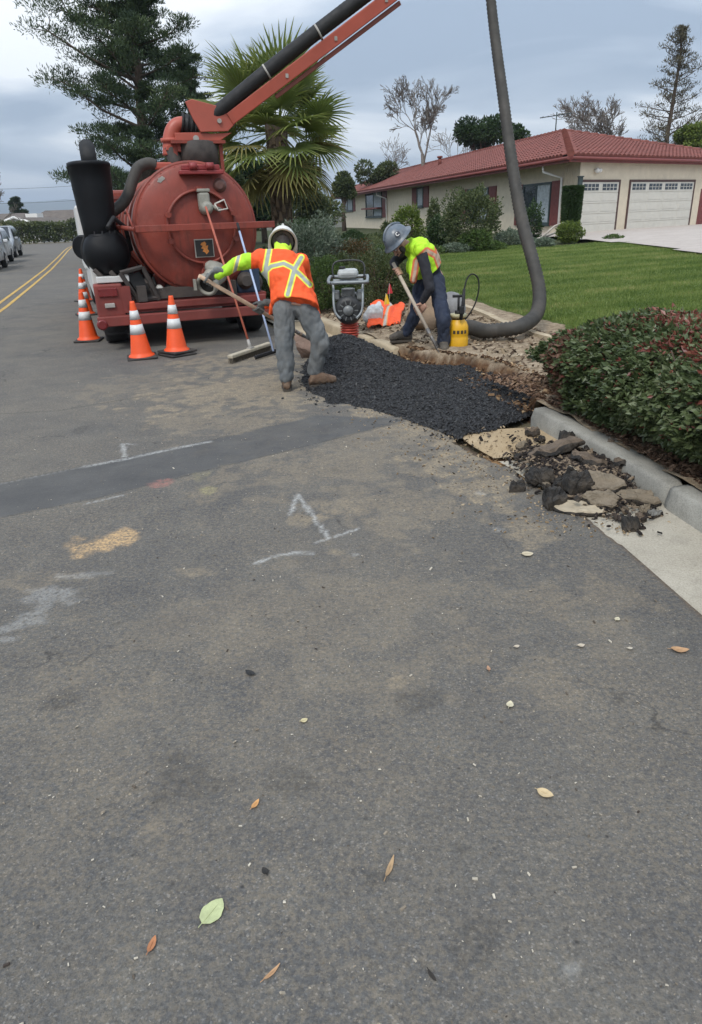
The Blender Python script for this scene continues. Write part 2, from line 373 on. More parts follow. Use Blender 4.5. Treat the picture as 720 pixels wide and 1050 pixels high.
def blob_mask(px, py, rx, ry, wob=.7, ang=0.0):
    q = G(px, py); dx, dy = X - q[0] + (fbm(X * 7 + px, Y * 7, 4) - .5) * rx * 2.2, Y - q[1] + (fbm(X * 7, Y * 7 + py, 4) - .5) * ry * 2.2; c_, s_ = math.cos(ang), math.sin(ang); dx, dy = dx * c_ + dy * s_, -dx * s_ + dy * c_
    r = np.hypot(dx / rx, dy / ry) + (fbm(X * 9 + px, Y * 9, 4) - .5) * wob * 2
    return np.clip((1.1 - r) / .35, 0, 1)
patchP = g2((-260, 552), (-60, 507), (0, 495), (90, 477), (185, 457), (240, 445), (325, 425), (420, 430), (360, 446), (215, 481), (100, 511), (0, 531), (-60, 547), (-260, 610))
pd = polysd(X + (vn(Y * 9, X * 9) - .5) * .03, Y + (vn(X * 7, Y * 7) - .5) * .03, patchP)
A = {'patch': np.clip(pd / .02, 0, 1)}
Z -= np.clip(pd / .02, 0, 1) * .004
crk = lambda pts, wd=.012: line_mask(pts, wd, .8)
dk = crk([(-60, 547), (0, 531), (100, 511), (215, 481), (360, 446), (415, 432)], .016) * .9
dk = np.maximum(dk, crk([(-60, 507), (0, 495), (90, 477), (185, 457), (240, 445), (325, 425)], .009) * .55)
dk = np.maximum(dk, crk([(0, 424), (60, 421), (160, 404), (215, 395)], .02) * .7)
for p, rx, ry in (((176, 781), .035, .05), ((484, 965), .05, .06), ((72, 860), .016, .02), ((470, 870), .02, .03), ((430, 720), .09, .07), ((300, 800), .08, .06), ((160, 556), .02, .02), ((190, 549), .02, .025), ((390, 900), .03, .02), ((120, 640), .03, .02), ((345, 482), .06, .03), ((85, 440), .05, .14), ((200, 800), .12, .08), ((60, 720), .1, .06)):
    dk = np.maximum(dk, blob_mask(*p, rx, ry) * .55)
A['dark'] = dk
wh = line_mask([(88, 478), (130, 470), (170, 461), (215, 452)], .03) * .8
wh = np.maximum(wh, line_mask([(0, 496), (88, 478)], .012) * .35)
for pts, wd in (([(126, 455), (128, 468)], .022), ([(128, 455), (140, 456)], .014), ([(305, 507), (298, 528)], .016), ([(305, 507), (320, 528), (338, 553)], .016), ([(262, 578), (280, 571), (300, 567), (320, 567)], .016),
                ([(325, 556), (350, 548), (368, 542)], .013), ([(88, 517), (128, 508)], .012), ([(338, 552), (365, 543)], .01)):
    wh = np.maximum(wh, line_mask(pts, wd))
for p, rx, ry in (((20, 640), .10, .07), ((55, 612), .14, .09), ((85, 590), .10, .05), ((8, 655), .05, .02), ((515, 543), .05, .03), ((362, 568), .03, .02), ((490, 505), .05, .05), ((590, 1000), .02, .02)):
    wh = np.maximum(wh, blob_mask(*p, rx, ry, .9) * .45)
A['white'] = wh
A['pink'] = blob_mask(172, 495, .10, .085, .5) * .8
A['yellow'] = np.maximum(blob_mask(213, 503, .07, .10, .5) * .7, blob_mask(206, 488, .06, .09, .6) * .3)
A['orange'] = np.maximum(blob_mask(104, 557, .15, .10, .45, .5), blob_mask(80, 572, .05, .03, .6) * .8)
du = np.zeros_like(X)
for p, rx, ry, k in (((260, 400), .9, .8, .75), ((380, 412), .35, .45, .7), ((150, 395), .6, .6, .3), ((300, 440), .5, .35, .45), ((330, 470), .9, .7, .36), ((455, 470), .25, .3, .8), ((500, 500), .25, .32, .75), ((540, 545), .18, .25, .6), ((395, 520), .4, .35, .38), ((360, 520), .22, .12, .55),
                     ((310, 535), .1, .1, .6), ((345, 567), .1, .06, .6), ((205, 585), .1, .06, .45), ((330, 640), .8, .5, .22), ((60, 595), .2, .1, .35), ((250, 372), .8, .6, .6), ((210, 430), .5, .4, .42), ((405, 700), .05, .05, .7), ((600, 620), .2, .2, .3), ((220, 780), .6, .35, .10), ((150, 850), .03, .03, .4), ((420, 440), .2, .3, .7)):
    du = np.maximum(du, blob_mask(*p, rx, ry, 1.0) * k)
du = np.maximum(du, np.clip(1 - C / .28, 0, 1) * np.clip(1 - np.abs(Y - 5.0) / 1.6, 0, 1) * .8)
A['dust'] = du
Z += (fbm(X * 1.3, Y * 1.3, 3) - .5) * .012 * np.clip((8.5 - Y) / 2, 0, 1) + np.where(C < .022, -.03, 0) * ((Y > 3.6) & (Y < 6))
stepw = (.03 + .10 * np.clip(1 - np.abs(Y - 5.1) / .9, 0, 1) + (fbm(Y * 7, Y * 0, 3) - .5) * .09) * ((Y > 4.0) & (Y < 6.1))
stepm = np.clip((stepw - C) / .035, 0, 1); Z -= stepm * (.05 + (fbm(X * 30, Y * 30, 2) - .5) * .04); A['dark'] = np.maximum(A['dark'], stepm * .5); A['dirt'] = np.maximum(stepm, np.clip(1 - C / (.012 + .03 * fbm(X * 9, Y * 9, 3)), 0, 1) * .8)  # broken step: brown dirt, with the step's shadow painted in as darker colour
V = np.stack([X, Y, Z], -1).reshape(-1, 3)
me = np_mesh('road', V, grid_faces(*X.shape)[:, ::-1], True, {k: v.ravel() for k, v in A.items()})
tag(link('road', me, M_ASPH), kind='structure')
# yellow centre lines
ylw = mat('road_yellow_paint', (.46, .29, .07), .8, .25, 5, .3)
yc_y = np.array([9, 16.0, 22.2, 30, 40, 53.1, 60, 66, 72]); yc_x = np.array([-5.6, -7.61, -9.54, -12.0, -15.3, -19.68, -21.9, -23.6, -25.0])
for off in (-.14, .14):
    yy = np.linspace(9, 71, 130); xx = np.interp(yy, yc_y, yc_x) + off; L = np.stack([xx - .045, yy, yy * 0 + .006], 1); Rr = np.stack([xx + .045, yy, yy * 0 + .006], 1)
    me = np_mesh('road_line', np.concatenate([L, Rr]), np.stack([np.arange(129), np.arange(129) + 130, np.arange(129) + 131, np.arange(129) + 1], 1))
    tag(link('road_line', me, ylw), kind='structure')

# ---- gutter pan and kerb blocks, with the dug-out stretch left open
def strip_pan(y0, y1, m, z0=-.012, parent=None):
    yy = np.arange(y0, y1 + .001, .04 if y1 < 12 else 1.0); g = MB(); n = len(yy)
    k = 6; vs = []
    for y in yy:
        for j in range(k + 1):
            gw_ = float(GW(y)) if y < 6 else .47; x = CX(y) - gw_ - .01 + (gw_ + .03) * j / k; vs.append((x, y, z0 + .018 * j / k + (mnoise.noise((x * 9, y * 9, 0)) * .004)))
    g.add(vs, [(i * (k + 1) + j, i * (k + 1) + j + 1, (i + 1) * (k + 1) + j + 1, (i + 1) * (k + 1) + j) for i in range(n - 1) for j in range(k)], True)
    return tag(g.build('gutter', m), kind='structure')
strip_pan(-8, 3.96, M_CONC); strip_pan(3.99, 4.62, M_CONC); strip_pan(4.66, 5.34, M_SAND); strip_pan(8.75, 11.98, M_KERBTAN); strip_pan(12, 79, M_CONC)
# the dirt bed of the removed gutter
gy, gc = np.meshgrid(np.arange(4.1, 9.0, .03), np.arange(-.62, .62, .03), indexing='ij'); gx = CX(gy) + gc
gz = -.035 + (fbm(gx * 6, gy * 6, 4) - .5) * .05 - .03 * np.clip(np.minimum(gy - 4.1, 9 - gy), 0, 1)
tag(link('trench_bed', np_mesh('trench_bed', np.stack([gx, gy, gz], -1).reshape(-1, 3), grid_faces(*gx.shape), True), M_CLAY), kind='structure')

kerb_root = empty('kerb', (0, 0, 0)); kerb_root['kind'] = 'structure'
def kerb_block(y0, y1, m, name='kerb_block', w_=.17, h=.14, broken=False, parent=kerb_root):
    prof = [(0.0, -.06), (.0, h * .3), (.014, h * .82), (.022, h * .95), (.038, h), (w_ - .012, h + .002), (w_, h - .012), (w_, -.06)]
    yy = np.arange(y0, y1, .06 if y1 < 14 else 1.5); yy = np.append(yy, y1); g = MB(); vs = []
    for i, y in enumerate(yy):
        tx = CX(y + .05) - CX(y - .05); nrm = Vector((.1, -tx, 0)).normalized()
        e = 0.0
        if broken: e = max(0, 1 - (min(y - y0, y1 - y)) / .2) * .02
        if min(y - y0, y1 - y) < 1e-6: e += .012
        for a, z in prof:
            j = mnoise.noise((a * 20, y * 6, z * 20)) * .004
            vs.append((CX(y) + nrm.x * (a + (e if a < w_ / 2 else -e)) + j, y + nrm.y * a, (z - e if z > .05 else z) + j))
    k = len(prof)
    g.add(vs, [(i * k + j, i * k + j + 1, (i + 1) * k + j + 1, (i + 1) * k + j) for i in range(len(yy) - 1) for j in range(k - 1)] + [tuple(range(k)), tuple(reversed(range((len(yy) - 1) * k, len(yy) * k)))], True)
    return g.build(name, m, parent)
yk = [-8, -5, -2, .95, 3.66]
for a, b in zip(yk[:-1], yk[1:]): kerb_block(a + .008, b - .008, M_KERB)
kerb_block(3.668, 5.50, M_KERB, broken=True)
kerb_block(8.45, 9.15, M_KERBTAN, broken=True); kerb_block(9.17, 11.4, M_KERBTAN); kerb_block(11.42, 14, M_KERBTAN)
for a in range(14, 78, 8): kerb_block(a + .02, a + 7.98, M_KERB)
# left kerb and verge far across the street
LX = lambda y: CX(y) - .47 - 10.5
g = MB(); yy = list(np.arange(5, 80, 2.5))
for dx0, dx1, z0 in ((-.15, 0, .14),):
    vs = []
    for y in yy: vs += [(LX(y), y, 0), (LX(y), y, .14), (LX(y) - .17, y, .14), (LX(y) - .17, y, 0)]
    g.add(vs, [(i * 4 + j, i * 4 + j + 1, i * 4 + j + 5, i * 4 + j + 4) for i in range(len(yy) - 1) for j in range(3)])
g.build('kerb_block', M_KERB, kerb_root)
g = MB(); vs = []
for y in yy: vs += [(LX(y) - .17, y, .13), (LX(y) - 14, y, .3)]
g.add(vs, [(2 * i, 2 * i + 1, 2 * i + 3, 2 * i + 2) for i in range(len(yy) - 1)])
tag(g.build('verge', soil_mat('verge_grass', (.05, .07, .025), (.08, .1, .04), (.14, .13, .07), 2)), kind='structure')

# ---- planting strip and yard soil, with the dug bank beside the trench
sy, sd_ = np.meshgrid(np.concatenate([np.arange(-8, 3, .4), np.arange(3, 12.5, .05), np.arange(12.5, 80, 1.0)]), np.concatenate([np.arange(.12, 2.6, .05), np.arange(2.6, 50, 1.2)]), indexing='ij')
sx = CX(sy) + sd_; sz = zg(sx, sy) + (fbm(sx * 3, sy * 3, 4) - .5) * np.where((sy < 12.5) & (sd_ < 2.6), .09, .03) + np.where(sd_ > 2.6, -.03, 0)
edge = .14 + .50 * np.exp(-((sy - 6.9) / 1.05) ** 4) + (fbm(sy * 3, sy * 0 + 3, 3) - .5) * .3 + (fbm(sx * 14, sy * 14, 2) - .5) * .10   # where the bank starts, from the kerb line
cut = np.clip((edge - sd_) / .14, 0, 1) * ((sy > 5.6) & (sy < 8.5))
sz = sz * (1 - cut) + (-.06 + (fbm(sx * 8, sy * 8, 3) - .5) * .05) * cut
me = np_mesh('planting_strip', np.stack([sx, sy, sz], -1).reshape(-1, 3), grid_faces(*sx.shape), True, {'cut': np.clip(cut * (1 - cut) * 6 + (cut > .5) * .9, 0, 1).ravel()})
m = soil_mat('strip_soil_cut', (.15, .11, .072), (.29, .225, .155), (.46, .38, .28)); N = NT(m.node_tree); bs = m.node_tree.nodes['Principled BSDF']
src = bs.inputs['Base Color'].links[0].from_socket; Pn = N.n('ShaderNodeNewGeometry').outputs['Position']
far_ = N.n('ShaderNodeSeparateXYZ'); N.l(Pn, far_.inputs[0]); src = N.mix(N.ramp(N.math('DIVIDE', far_.outputs[1], 20.0), [(.62, 0.0), (.70, 1.0)]), src, N.ramp(N.noise(3, 6, .75, Pn), [(.35, (.03, .035, .017)), (.55, (.06, .07, .03)), (.72, (.1, .085, .055))]))
N.l(N.mix(N.attr('cut'), src, N.ramp(N.noise(5, 5, .7, Pn), [(.35, (.045, .022, .013)), (.55, (.11, .058, .03)), (.72, (.27, .17, .09))])), bs.inputs['Base Color'])
tag(link('planting_strip', me, m), kind='structure')

# ---- lawn
EDGE = g2((480, 318), (500, 326), (520, 335), (545, 342), (570, 348), (600, 362))
LP = [tuple(G(410, 247, .5)[:2]), tuple(G(392, 262, .4)[:2]), (.9, 17.5), (1.7, 14.0), (1.92, 12.2)] + [(p[0], p[1]) for p in EDGE] + [(3.3, 6.2), (3.5, 3), (4, -8), (40, -8), (40, 22), tuple(G(720, 257, .55)[:2]), tuple(G(636, 249, .5)[:2]), tuple(G(575, 251, .5)[:2]), tuple(G(500, 250, .5)[:2])]
ly, lx = np.meshgrid(np.concatenate([np.arange(-8, 5, .5), np.arange(5, 20, .1), np.arange(20, 36, .3)]), np.concatenate([np.arange(-1, 6, .1), np.arange(6, 40, .5)]), indexing='ij')
ls = polysd(lx, ly, LP); lz = zg(lx, ly) + .035 + (fbm(lx * 1.1, ly * 1.1, 3) - .5) * .07 - np.clip(.12 - ls, 0, .3) * .35
Fq = grid_faces(*lx.shape); keep = (ls.ravel()[Fq] > -.12).all(1)
m, t, b = nodes('lawn_green'); N = NT(t); P = N.n('ShaderNodeNewGeometry').outputs['Position']
c = N.ramp(N.noise(1.1, 5, .65, P, .3), [(.3, (.085, .125, .03)), (.55, (.115, .16, .04)), (.75, (.16, .195, .058))])
c = N.mix(1.0, c, N.ramp(N.noise(42, 4, .75, P), [(.25, .55), (.75, 1.45)]), 'MULTIPLY')
c = N.mix(N.ramp(N.noise(9, 5, .7, P), [(.58, 0.0), (.75, .4)]), c, (.14, .15, .06))
N.l(c, b.inputs['Base Color']); b.inputs['Roughness'].default_value = .9; b.inputs['Specular IOR Level'].default_value = .15
N.l(N.bump(N.noise(55, 4, .8, P), .9, .03), b.inputs['Normal']); M_LAWN = m
tag(link('lawn', np_mesh('lawn', np.stack([lx, ly, lz], -1).reshape(-1, 3), Fq[keep], True), M_LAWN), kind='structure')
def blades(name, n, xy, hfun, hgt, wid, m, lean=.5, z0=.03):
    """a mesh of n grass blades at the given points"""
    x, y = xy; n = len(x); z = hfun(x, y); h = hgt * (.5 + RNG.random(n)); a = RNG.random(n) * 6.283; ld = RNG.random(n) * 6.283; ll = RNG.random(n) * lean
    wx, wy = np.cos(a) * wid * .5, np.sin(a) * wid * .5
    V = np.empty((n, 3, 3)); V[:, 0] = np.stack([x - wx, y - wy, z], 1); V[:, 1] = np.stack([x + wx, y + wy, z], 1); V[:, 2] = np.stack([x + np.cos(ld) * ll * h, y + np.sin(ld) * ll * h, z + h], 1)
    return np_mesh(name, V.reshape(-1, 3), np.arange(n * 3).reshape(-1, 3), False, {'rnd': np.repeat(np.clip(.45 + .16 * np.sin((y * .95 - x * .3) * 2 * np.pi / 1.1) + (fbm(x * .9, y * .9, 3) - .5) * .9 + (RNG.random(n) - .5) * .7, 0, 1), 3)})
M_BLADE = leafmat('grass_blade', [(0.0, (.075, .125, .026)), (.45, (.145, .205, .046)), (.8, (.22, .27, .075)), (1.0, (.34, .32, .13))], .6, .25, .3)
nb = 330000; bx_ = RNG.random(nb) * 9 + .8; by_ = 6.5 + RNG.random(nb) ** 1.7 * 20
k = (polysd(bx_, by_, LP) > -.02); bx_, by_ = bx_[k], by_[k]
o = link('lawn_grass', blades('lawn_grass', 0, (bx_, by_), lambda x, y: zg(x, y) + .03 + (fbm(x * 1.1, y * 1.1, 3) - .5) * .07, .038, .012, M_BLADE, .9), M_BLADE)
tag(o, 'short mown green grass over the front lawn', 'grass', kind='stuff')
# pale mow strip along the lawn's near edge
mp_ = [G(*p, .2) for p in ((474, 315), (486, 319), (505, 327), (525, 336), (548, 343), (572, 349), (600, 363))]
g = MB()
for i in range(len(mp_) - 1):
    a, b_ = mp_[i], mp_[i + 1]; d_ = (b_ - a).normalized(); nn = Vector((-d_.y, d_.x, 0)) * .05; zz_ = float(zg(a.x, a.y)) - .04
    for w0 in (0,): g.prism([Vector((a.x, a.y, zz_)) - nn, Vector((b_.x, b_.y, zz_)) - nn, Vector((b_.x, b_.y, zz_)) + nn, Vector((a.x, a.y, zz_)) + nn], (0, 0, .085 + .003 * (i % 2)))
tag(g.build('lawn_edging', M_KERBTAN), kind='structure')
# driveway apron in front of the garage
DP = [tuple(G(*p, .55)[:2]) for p in ((592, 246), (638, 249), (720, 257), (900, 275), (900, 215), (700, 225), (596, 239))]
DP = [(p[0], p[1]) for p in DP[:4]] + [(34, 22), (30, 48), (8.0, 34.5)]
dy_, dx_ = np.meshgrid(np.arange(15, 49, .25), np.arange(6, 36, .25), indexing='ij'); dk_ = polysd(dx_, dy_, DP); Fq = grid_faces(*dx_.shape); keep = (dk_.ravel()[Fq] > -.1).all(1)
tag(link('driveway', np_mesh('driveway', np.stack([dx_, dy_, zg(dx_, dy_) + .085 + dy_ * 0], -1).reshape(-1, 3), Fq[keep], True), M_DRIVE), kind='structure')

# ---- wood chips and rubbish on the strip
def chips(name, n, pts, size, m, hz=lambda x, y: zg(x, y) + .01, flat=.35, rnd=None):
    x, y = pts; n = len(x); z = hz(x, y); s_ = size * (.4 + 1.2 * RNG.random(n) ** 2)
    base = np.array([(-1, -.4, -.3), (1, -.5, -.3), (.9, .5, -.3), (-1, .4, -.3), (-.8, -.3, .35), (.8, -.35, .3), (.7, .35, .3), (-.85, .3, .35)])
    ang = RNG.random(n) * 6.283; tl = (RNG.random(n) - .5) * 1.6
    V = base[None] * s_[:, None, None] * np.array([1, 1, flat])[None, None] * (1 + .35 * (RNG.random((n, 8, 3)) - .5))
    cx_, sx_ = np.cos(tl)[:, None], np.sin(tl)[:, None]; vx, vz = V[..., 0] * cx_ - V[..., 2] * sx_, V[..., 0] * sx_ + V[..., 2] * cx_
    ca, sa = np.cos(ang)[:, None], np.sin(ang)[:, None]; V = np.stack([vx * ca - V[..., 1] * sa + x[:, None], vx * sa + V[..., 1] * ca + y[:, None], vz + z[:, None]], -1)
    fc = np.array([(0, 3, 2, 1), (4, 5, 6, 7), (0, 1, 5, 4), (1, 2, 6, 5), (2, 3, 7, 6), (3, 0, 4, 7)])
    F_ = (fc[None] + (np.arange(n) * 8)[:, None, None]).reshape(-1, 4)
    return np_mesh(name, V.reshape(-1, 3), F_, False, {'rnd': np.repeat(RNG.random(n) if rnd is None else rnd, 8)})
M_CHIP = leafmat('bark_chip', [(0.0, (.05, .035, .025)), (.5, (.13, .09, .06)), (.85, (.26, .2, .13)), (1.0, (.45, .38, .28))], .9, .1, 0.0)
n = 2400; cy_ = 5.6 + RNG.random(n) * 7.4; cx_ = CX(cy_) + .2 + RNG.random(n) * 2.0
kk = ~((cy_ > 5.7) & (cy_ < 8.4) & (cx_ - CX(cy_) < .75)); cx_, cy_ = cx_[kk], cy_[kk]
tag(link('wood_chips', chips('wood_chips', 0, (cx_, cy_), .028, None, lambda x, y: zg(x, y) + .015 + (fbm(x * 3, y * 3, 4) - .5) * .09), M_CHIP), 'bark chips and dry litter scattered over the planting strip', 'wood chips', kind='stuff')
n = 3000; cy_ = 3.2 + RNG.random(n) * 3.4; cx_ = CX(cy_) + .17 + RNG.random(n) ** 2 * .5
tag(link('leaf_litter', chips('leaf_litter', 0, (cx_, cy_), .02, None, lambda x, y: zg(x, y) + .015, .2), leafmat('dry_litter', [(0.0, (.04, .025, .018)), (.5, (.11, .065, .042)), (1.0, (.27, .18, .12))], .9, .1, 0.0)), 'dry brown leaf litter along the kerb under the hedge', 'leaf litter', kind='stuff')

n = 2600; cy_ = 5.7 + RNG.random(n) * 2.6; cx_ = CX(cy_) + .05 + RNG.random(n) * (.18 + .5 * np.exp(-((cy_ - 6.9) / 1.05) ** 4))
tag(link('dug_soil', chips('dug_soil', 0, (cx_, cy_), .019, None, lambda x, y: np.where(x - CX(y) > .14 + .50 * np.exp(-((y - 6.9) / 1.05) ** 4), zg(x, y) + .01, -.04 + .1 * RNG.random(len(x))), .8), leafmat('dug_soil_clod', [(0.0, (.035, .02, .013)), (.5, (.10, .058, .034)), (.85, (.22, .14, .08)), (1.0, (.38, .27, .16))], .95, .1, 0.0)), 'dug brown soil lumps in the hole beside the fresh asphalt', 'soil', kind='stuff')
# ---- fresh asphalt fill
AP = g2((321, 402), (312, 392), (316, 372), (332, 350), (365, 350), (402, 366), (440, 380), (488, 376), (525, 386), (562, 396), (560, 410), (546, 423), (508, 438), (470, 450), (420, 429), (372, 418), (335, 412))
x0, x1 = min(p[0] for p in AP) - .2, max(p[0] for p in AP) + .2; y0, y1 = min(p[1] for p in AP) - .2, max(p[1] for p in AP) + .2
ay, ax = np.meshgrid(np.arange(y0, y1, .016), np.arange(x0, x1, .016), indexing='ij')
ad = polysd(ax, ay, AP) + (fbm(ax * 5, ay * 5, 4) - .42) * .16
mq = G(352, 372)
def asph_h(x, y, d):
    mound = .27 * np.exp(-(((x - mq[0]) / .42) ** 2 + ((y - mq[1]) / .62) ** 2)) + .06 * np.exp(-(((x - .6) / .5) ** 2 + ((y - 7.4) / .5) ** 2))
    return np.clip(d / .16, -.3, 1) * (.045 + mound) + (fbm(x * 3, y * 3, 3) - .5) * .05 * np.clip(d / .2, 0, 1) + (fbm(x * 22, y * 22, 3) - .5) * .04 * np.clip(d / .04, 0, 1) + .004
az = asph_h(ax, ay, ad)
Fq = grid_faces(*ax.shape); keep = (ad.ravel()[Fq] > -.02).all(1)
m, t, b = nodes('fresh_asphalt'); N = NT(t); P = N.n('ShaderNodeNewGeometry').outputs['Position']
c = N.ramp(N.vor(70, 'F1', P, 'Color'), [(.1, (.008, .008, .009)), (.6, (.02, .02, .022)), (.95, (.06, .06, .062))])
N.l(c, b.inputs['Base Color']); b.inputs['Roughness'].default_value = .6; b.inputs['Specular IOR Level'].default_value = .5
N.l(N.bump(N.vor(75, 'F1', P), 1.0, .02), b.inputs['Normal']); M_FRESH = m
tag(link('fresh_asphalt', np_mesh('fresh_asphalt', np.stack([ax, ay, az], -1).reshape(-1, 3), Fq[keep], True), M_FRESH), 'heap and spread of loose fresh black asphalt filling the dug trench', 'asphalt', kind='stuff')
n = 52000; qx = x0 + RNG.random(n) * (x1 - x0); qy = y0 + RNG.random(n) * (y1 - y0); qd = polysd(qx, qy, AP) + (fbm(qx * 5, qy * 5, 4) - .42) * .16
pk = (qd > -.01) | (RNG.random(n) < .09 * np.exp(np.minimum(qd, 0) / .10)); qx, qy, qd = qx[pk], qy[pk], qd[pk]
mg = leafmat('asphalt_lump', [(0.0, (.006, .006, .007)), (.8, (.02, .02, .021)), (1.0, (.065, .063, .06))], .5, .5, 0.0)
tag(link('asphalt_crumbs', chips('asphalt_crumbs', 0, (qx, qy), .0065 + .009 * RNG.random(len(qx)) ** 2, None, lambda x, y: np.maximum(asph_h(x, y, qd), .002) + .004, .9), mg), 'loose black asphalt crumbs over the fill and its edge', 'asphalt crumbs', kind='stuff')
# grit and specks on the road
n = 5200; qy = .9 + RNG.random(n) ** 1.3 * 8; qx = RNG.normal(0, 1, n) * 1.5 + .1 * qy * 0; k = (qx < GE(qy) - .02) & (qx > -4); qx, qy = qx[k], qy[k]
tag(link('road_grit', chips('road_grit', 0, (qx, qy), .0024 + .004 * RNG.random(len(qx)) ** 6, None, lambda x, y: x * 0 + .004, .7), leafmat('grit', [(0.0, (.05, .04, .035)), (.5, (.25, .21, .16)), (1.0, (.6, .55, .45))], .9, .1, 0.0)), 'tiny pale and dark grit scattered on the road', 'grit', kind='stuff')
n = 1500; qy = 3.3 + RNG.random(n) * 3.4; qx = GE(qy) - .1 + RNG.normal(0, .28, n); k = (qx < CX(qy) - .02); qx, qy = qx[k], qy[k]
tag(link('dirt_clods', chips('dirt_clods', 0, (qx, qy), .008, None, lambda x, y: x * 0 + .003, .8), leafmat('clod', [(0.0, (.03, .025, .02)), (.4, (.2, .14, .08)), (1.0, (.42, .33, .22))], .95, .1, 0.0)), 'small clods of tan dirt and asphalt along the gutter', 'dirt', kind='stuff')
# ================================================================== HOUSE
stucco = mat('cream_stucco', (.62, .545, .42), .9, .08, 3, .35, 60, .01, dirt=.12, dirtc=(.35, .3, .24))
darkred = mat('dark_red_paint', (.15, .035, .03), .6, .2, 6); fascia = mat('fascia_red', (.17, .04, .035), .6, .15, 4)
doorw = mat('garage_door_white', (.56, .54, .48), .55, .05, 4, .1); glassd = mat('window_glass', (.04, .05, .06), .12, .3, 2, 0, spec=.8)
framed = mat('dark_window_frame', (.035, .055, .055), .5, .1, 4); white = mat('white_paint', (.7, .69, .66), .5, .06, 5)
curtain = mat('pale_curtain', (.36, .4, .42), .8, .3, 9)
dkbrown = mat('dark_brown_trim', (.07, .035, .03), .6, .2, 6)
mt, t, b = nodes('red_roof_tiles'); N = NT(t); P = N.n('ShaderNodeTexCoord').outputs['Object']
c = N.ramp(N.noise(1.2, 5, .7, P), [(.3, (.135, .037, .027)), (.7, (.205, .062, .046))]); c = N.mix(1.0, c, N.ramp(N.noise(7, 3, .8, P), [(.25, .7), (.75, 1.35)]), 'MULTIPLY')
N.l(c, b.inputs['Base Color']); b.inputs['Roughness'].default_value = .75; M_TILE = mt
A0 = D(589, 243, 31); A0 = Vector((A0.x, A0.y, 0)); ha = Vector((-.203, .979, 0)).normalized(); hb = Vector((.815, .579, 0)).normalized()
nf = Vector((-ha.y, ha.x, 0)); nf = nf if nf.dot(-A0) > 0 else -nf; ng = Vector((hb.y, -hb.x, 0)); ng = ng if ng.dot(-A0) > 0 else -ng
LEN, WID = 47.0, 13.0; zb = .45; ze = 3.42
house = empty('ranch_house', A0, 0, 'long single storey cream house with red tiled roof and white garage doors beyond the lawn', 'house')
def HL(p): p = Vector(p); return p - A0          # house parts use its corner as origin
g = MB()
FP = [A0, A0 + ha * LEN, A0 + ha * LEN + hb * WID, A0 + hb * WID]
g.prism([HL(Vector((p.x, p.y, zb))) for p in FP], (0, 0, ze - zb + .15)); wall_o = g.build('wall', stucco, house)
def span(wall, x0, y0, x1, y1):
    """a rectangle of the photograph on a wall plane -> (s0, s1, z0, z1)"""
    n_, d_ = (nf, ha) if wall == 'f' else (ng, hb)
    p = wallhit(x0, (y0 + y1) / 2, A0, n_); q = wallhit(x1, (y0 + y1) / 2, A0, n_); m_ = (x0 + x1) / 2
    t_, u_ = wallhit(m_, y0, A0, n_), wallhit(m_, y1, A0, n_)
    s = sorted([(p - A0).dot(d_), (q - A0).dot(d_)]); return s[0], s[1], u_.z, t_.z
def slab(g, wall, s0, s1, z0, z1, o0, o1):
    n_, d_ = (nf, ha) if wall == 'f' else (ng, hb)
    P_ = [d_ * s0 + n_ * o0 + Vector((0, 0, z0)), d_ * s1 + n_ * o0 + Vector((0, 0, z0)), d_ * s1 + n_ * o1 + Vector((0, 0, z0)), d_ * s0 + n_ * o1 + Vector((0, 0, z0))]
    return g.prism(P_, (0, 0, z1 - z0))
def window(s0, s1, z0, z1, cols=2, rows=1, sh=(None, None), split=None):
    g = MB(); fw = .09
    slab(g, 'f', s0, s1, z1 - fw, z1, .0, .07); slab(g, 'f', s0, s1, z0, z0 + fw, .0, .07)
    slab(g, 'f', s0, s0 + fw, z0 + fw, z1 - fw, .0, .07); slab(g, 'f', s1 - fw, s1, z0 + fw, z1 - fw, .0, .07)
    for k in range(1, cols): c_ = s0 + (s1 - s0) * k / cols; slab(g, 'f', c_ - .04, c_ + .04, z0 + fw, z1 - fw, .0, .062)
    wdo = g.build('window', framed, house)
    for k in range(cols):
        a_ = s0 + fw + (s1 - s0 - 2 * fw) * k / cols; b_ = a_ + (s1 - s0 - 2 * fw) / cols
        g = MB(); slab(g, 'f', a_ + .02, b_ - .02, z0 + fw, z1 - fw, .004, .02); g.build('pane', glassd if (k % 2) else curtain, wdo)
    g = MB(); slab(g, 'f', s0 - .06, s1 + .06, z0 - .08, z0 - .003, .0, .12); g.build('sill', framed, wdo)
    for q in sh:
        if q:
            a_, b_ = q; g = MB(); slab(g, 'f', a_, b_, z0 - .05, z1 + .02, .0, .05)
            for i in range(9): zz0 = z0 + .05 + (z1 - z0 - .1) * i / 9; slab(g, 'f', a_ + .05, b_ - .05, zz0, zz0 + (z1 - z0) / 9 * .6, .05, .062)
            g.build('shutter', darkred, house)
def fs(x0, y0, x1, y1): return span('f', x0, y0, x1, y1)
a = fs(529, 186, 574, 230); p1 = fs(575, 186, 575.8, 230)
def shut(x0, x1, y0=190, y1=228): q = fs(x0, y0, x1, y1); return (q[0], q[1])
window(*fs(536.5, 188, 565, 230), cols=2, sh=(shut(529, 536), shut(565.6, 575.5)))
window(*fs(480, 193, 501, 227), cols=2, sh=(shut(472.5, 479.4), shut(501.5, 509)))
window(*fs(428, 192, 434.5, 212), cols=1, sh=(shut(423, 427.7), shut(434.8, 440)))
window(*fs(375.5, 197, 392, 222.5), cols=2, sh=(None, shut(392.5, 397)))
window(*fs(352, 201, 362, 216.5), cols=2, sh=(None, shut(362.4, 364.5)))
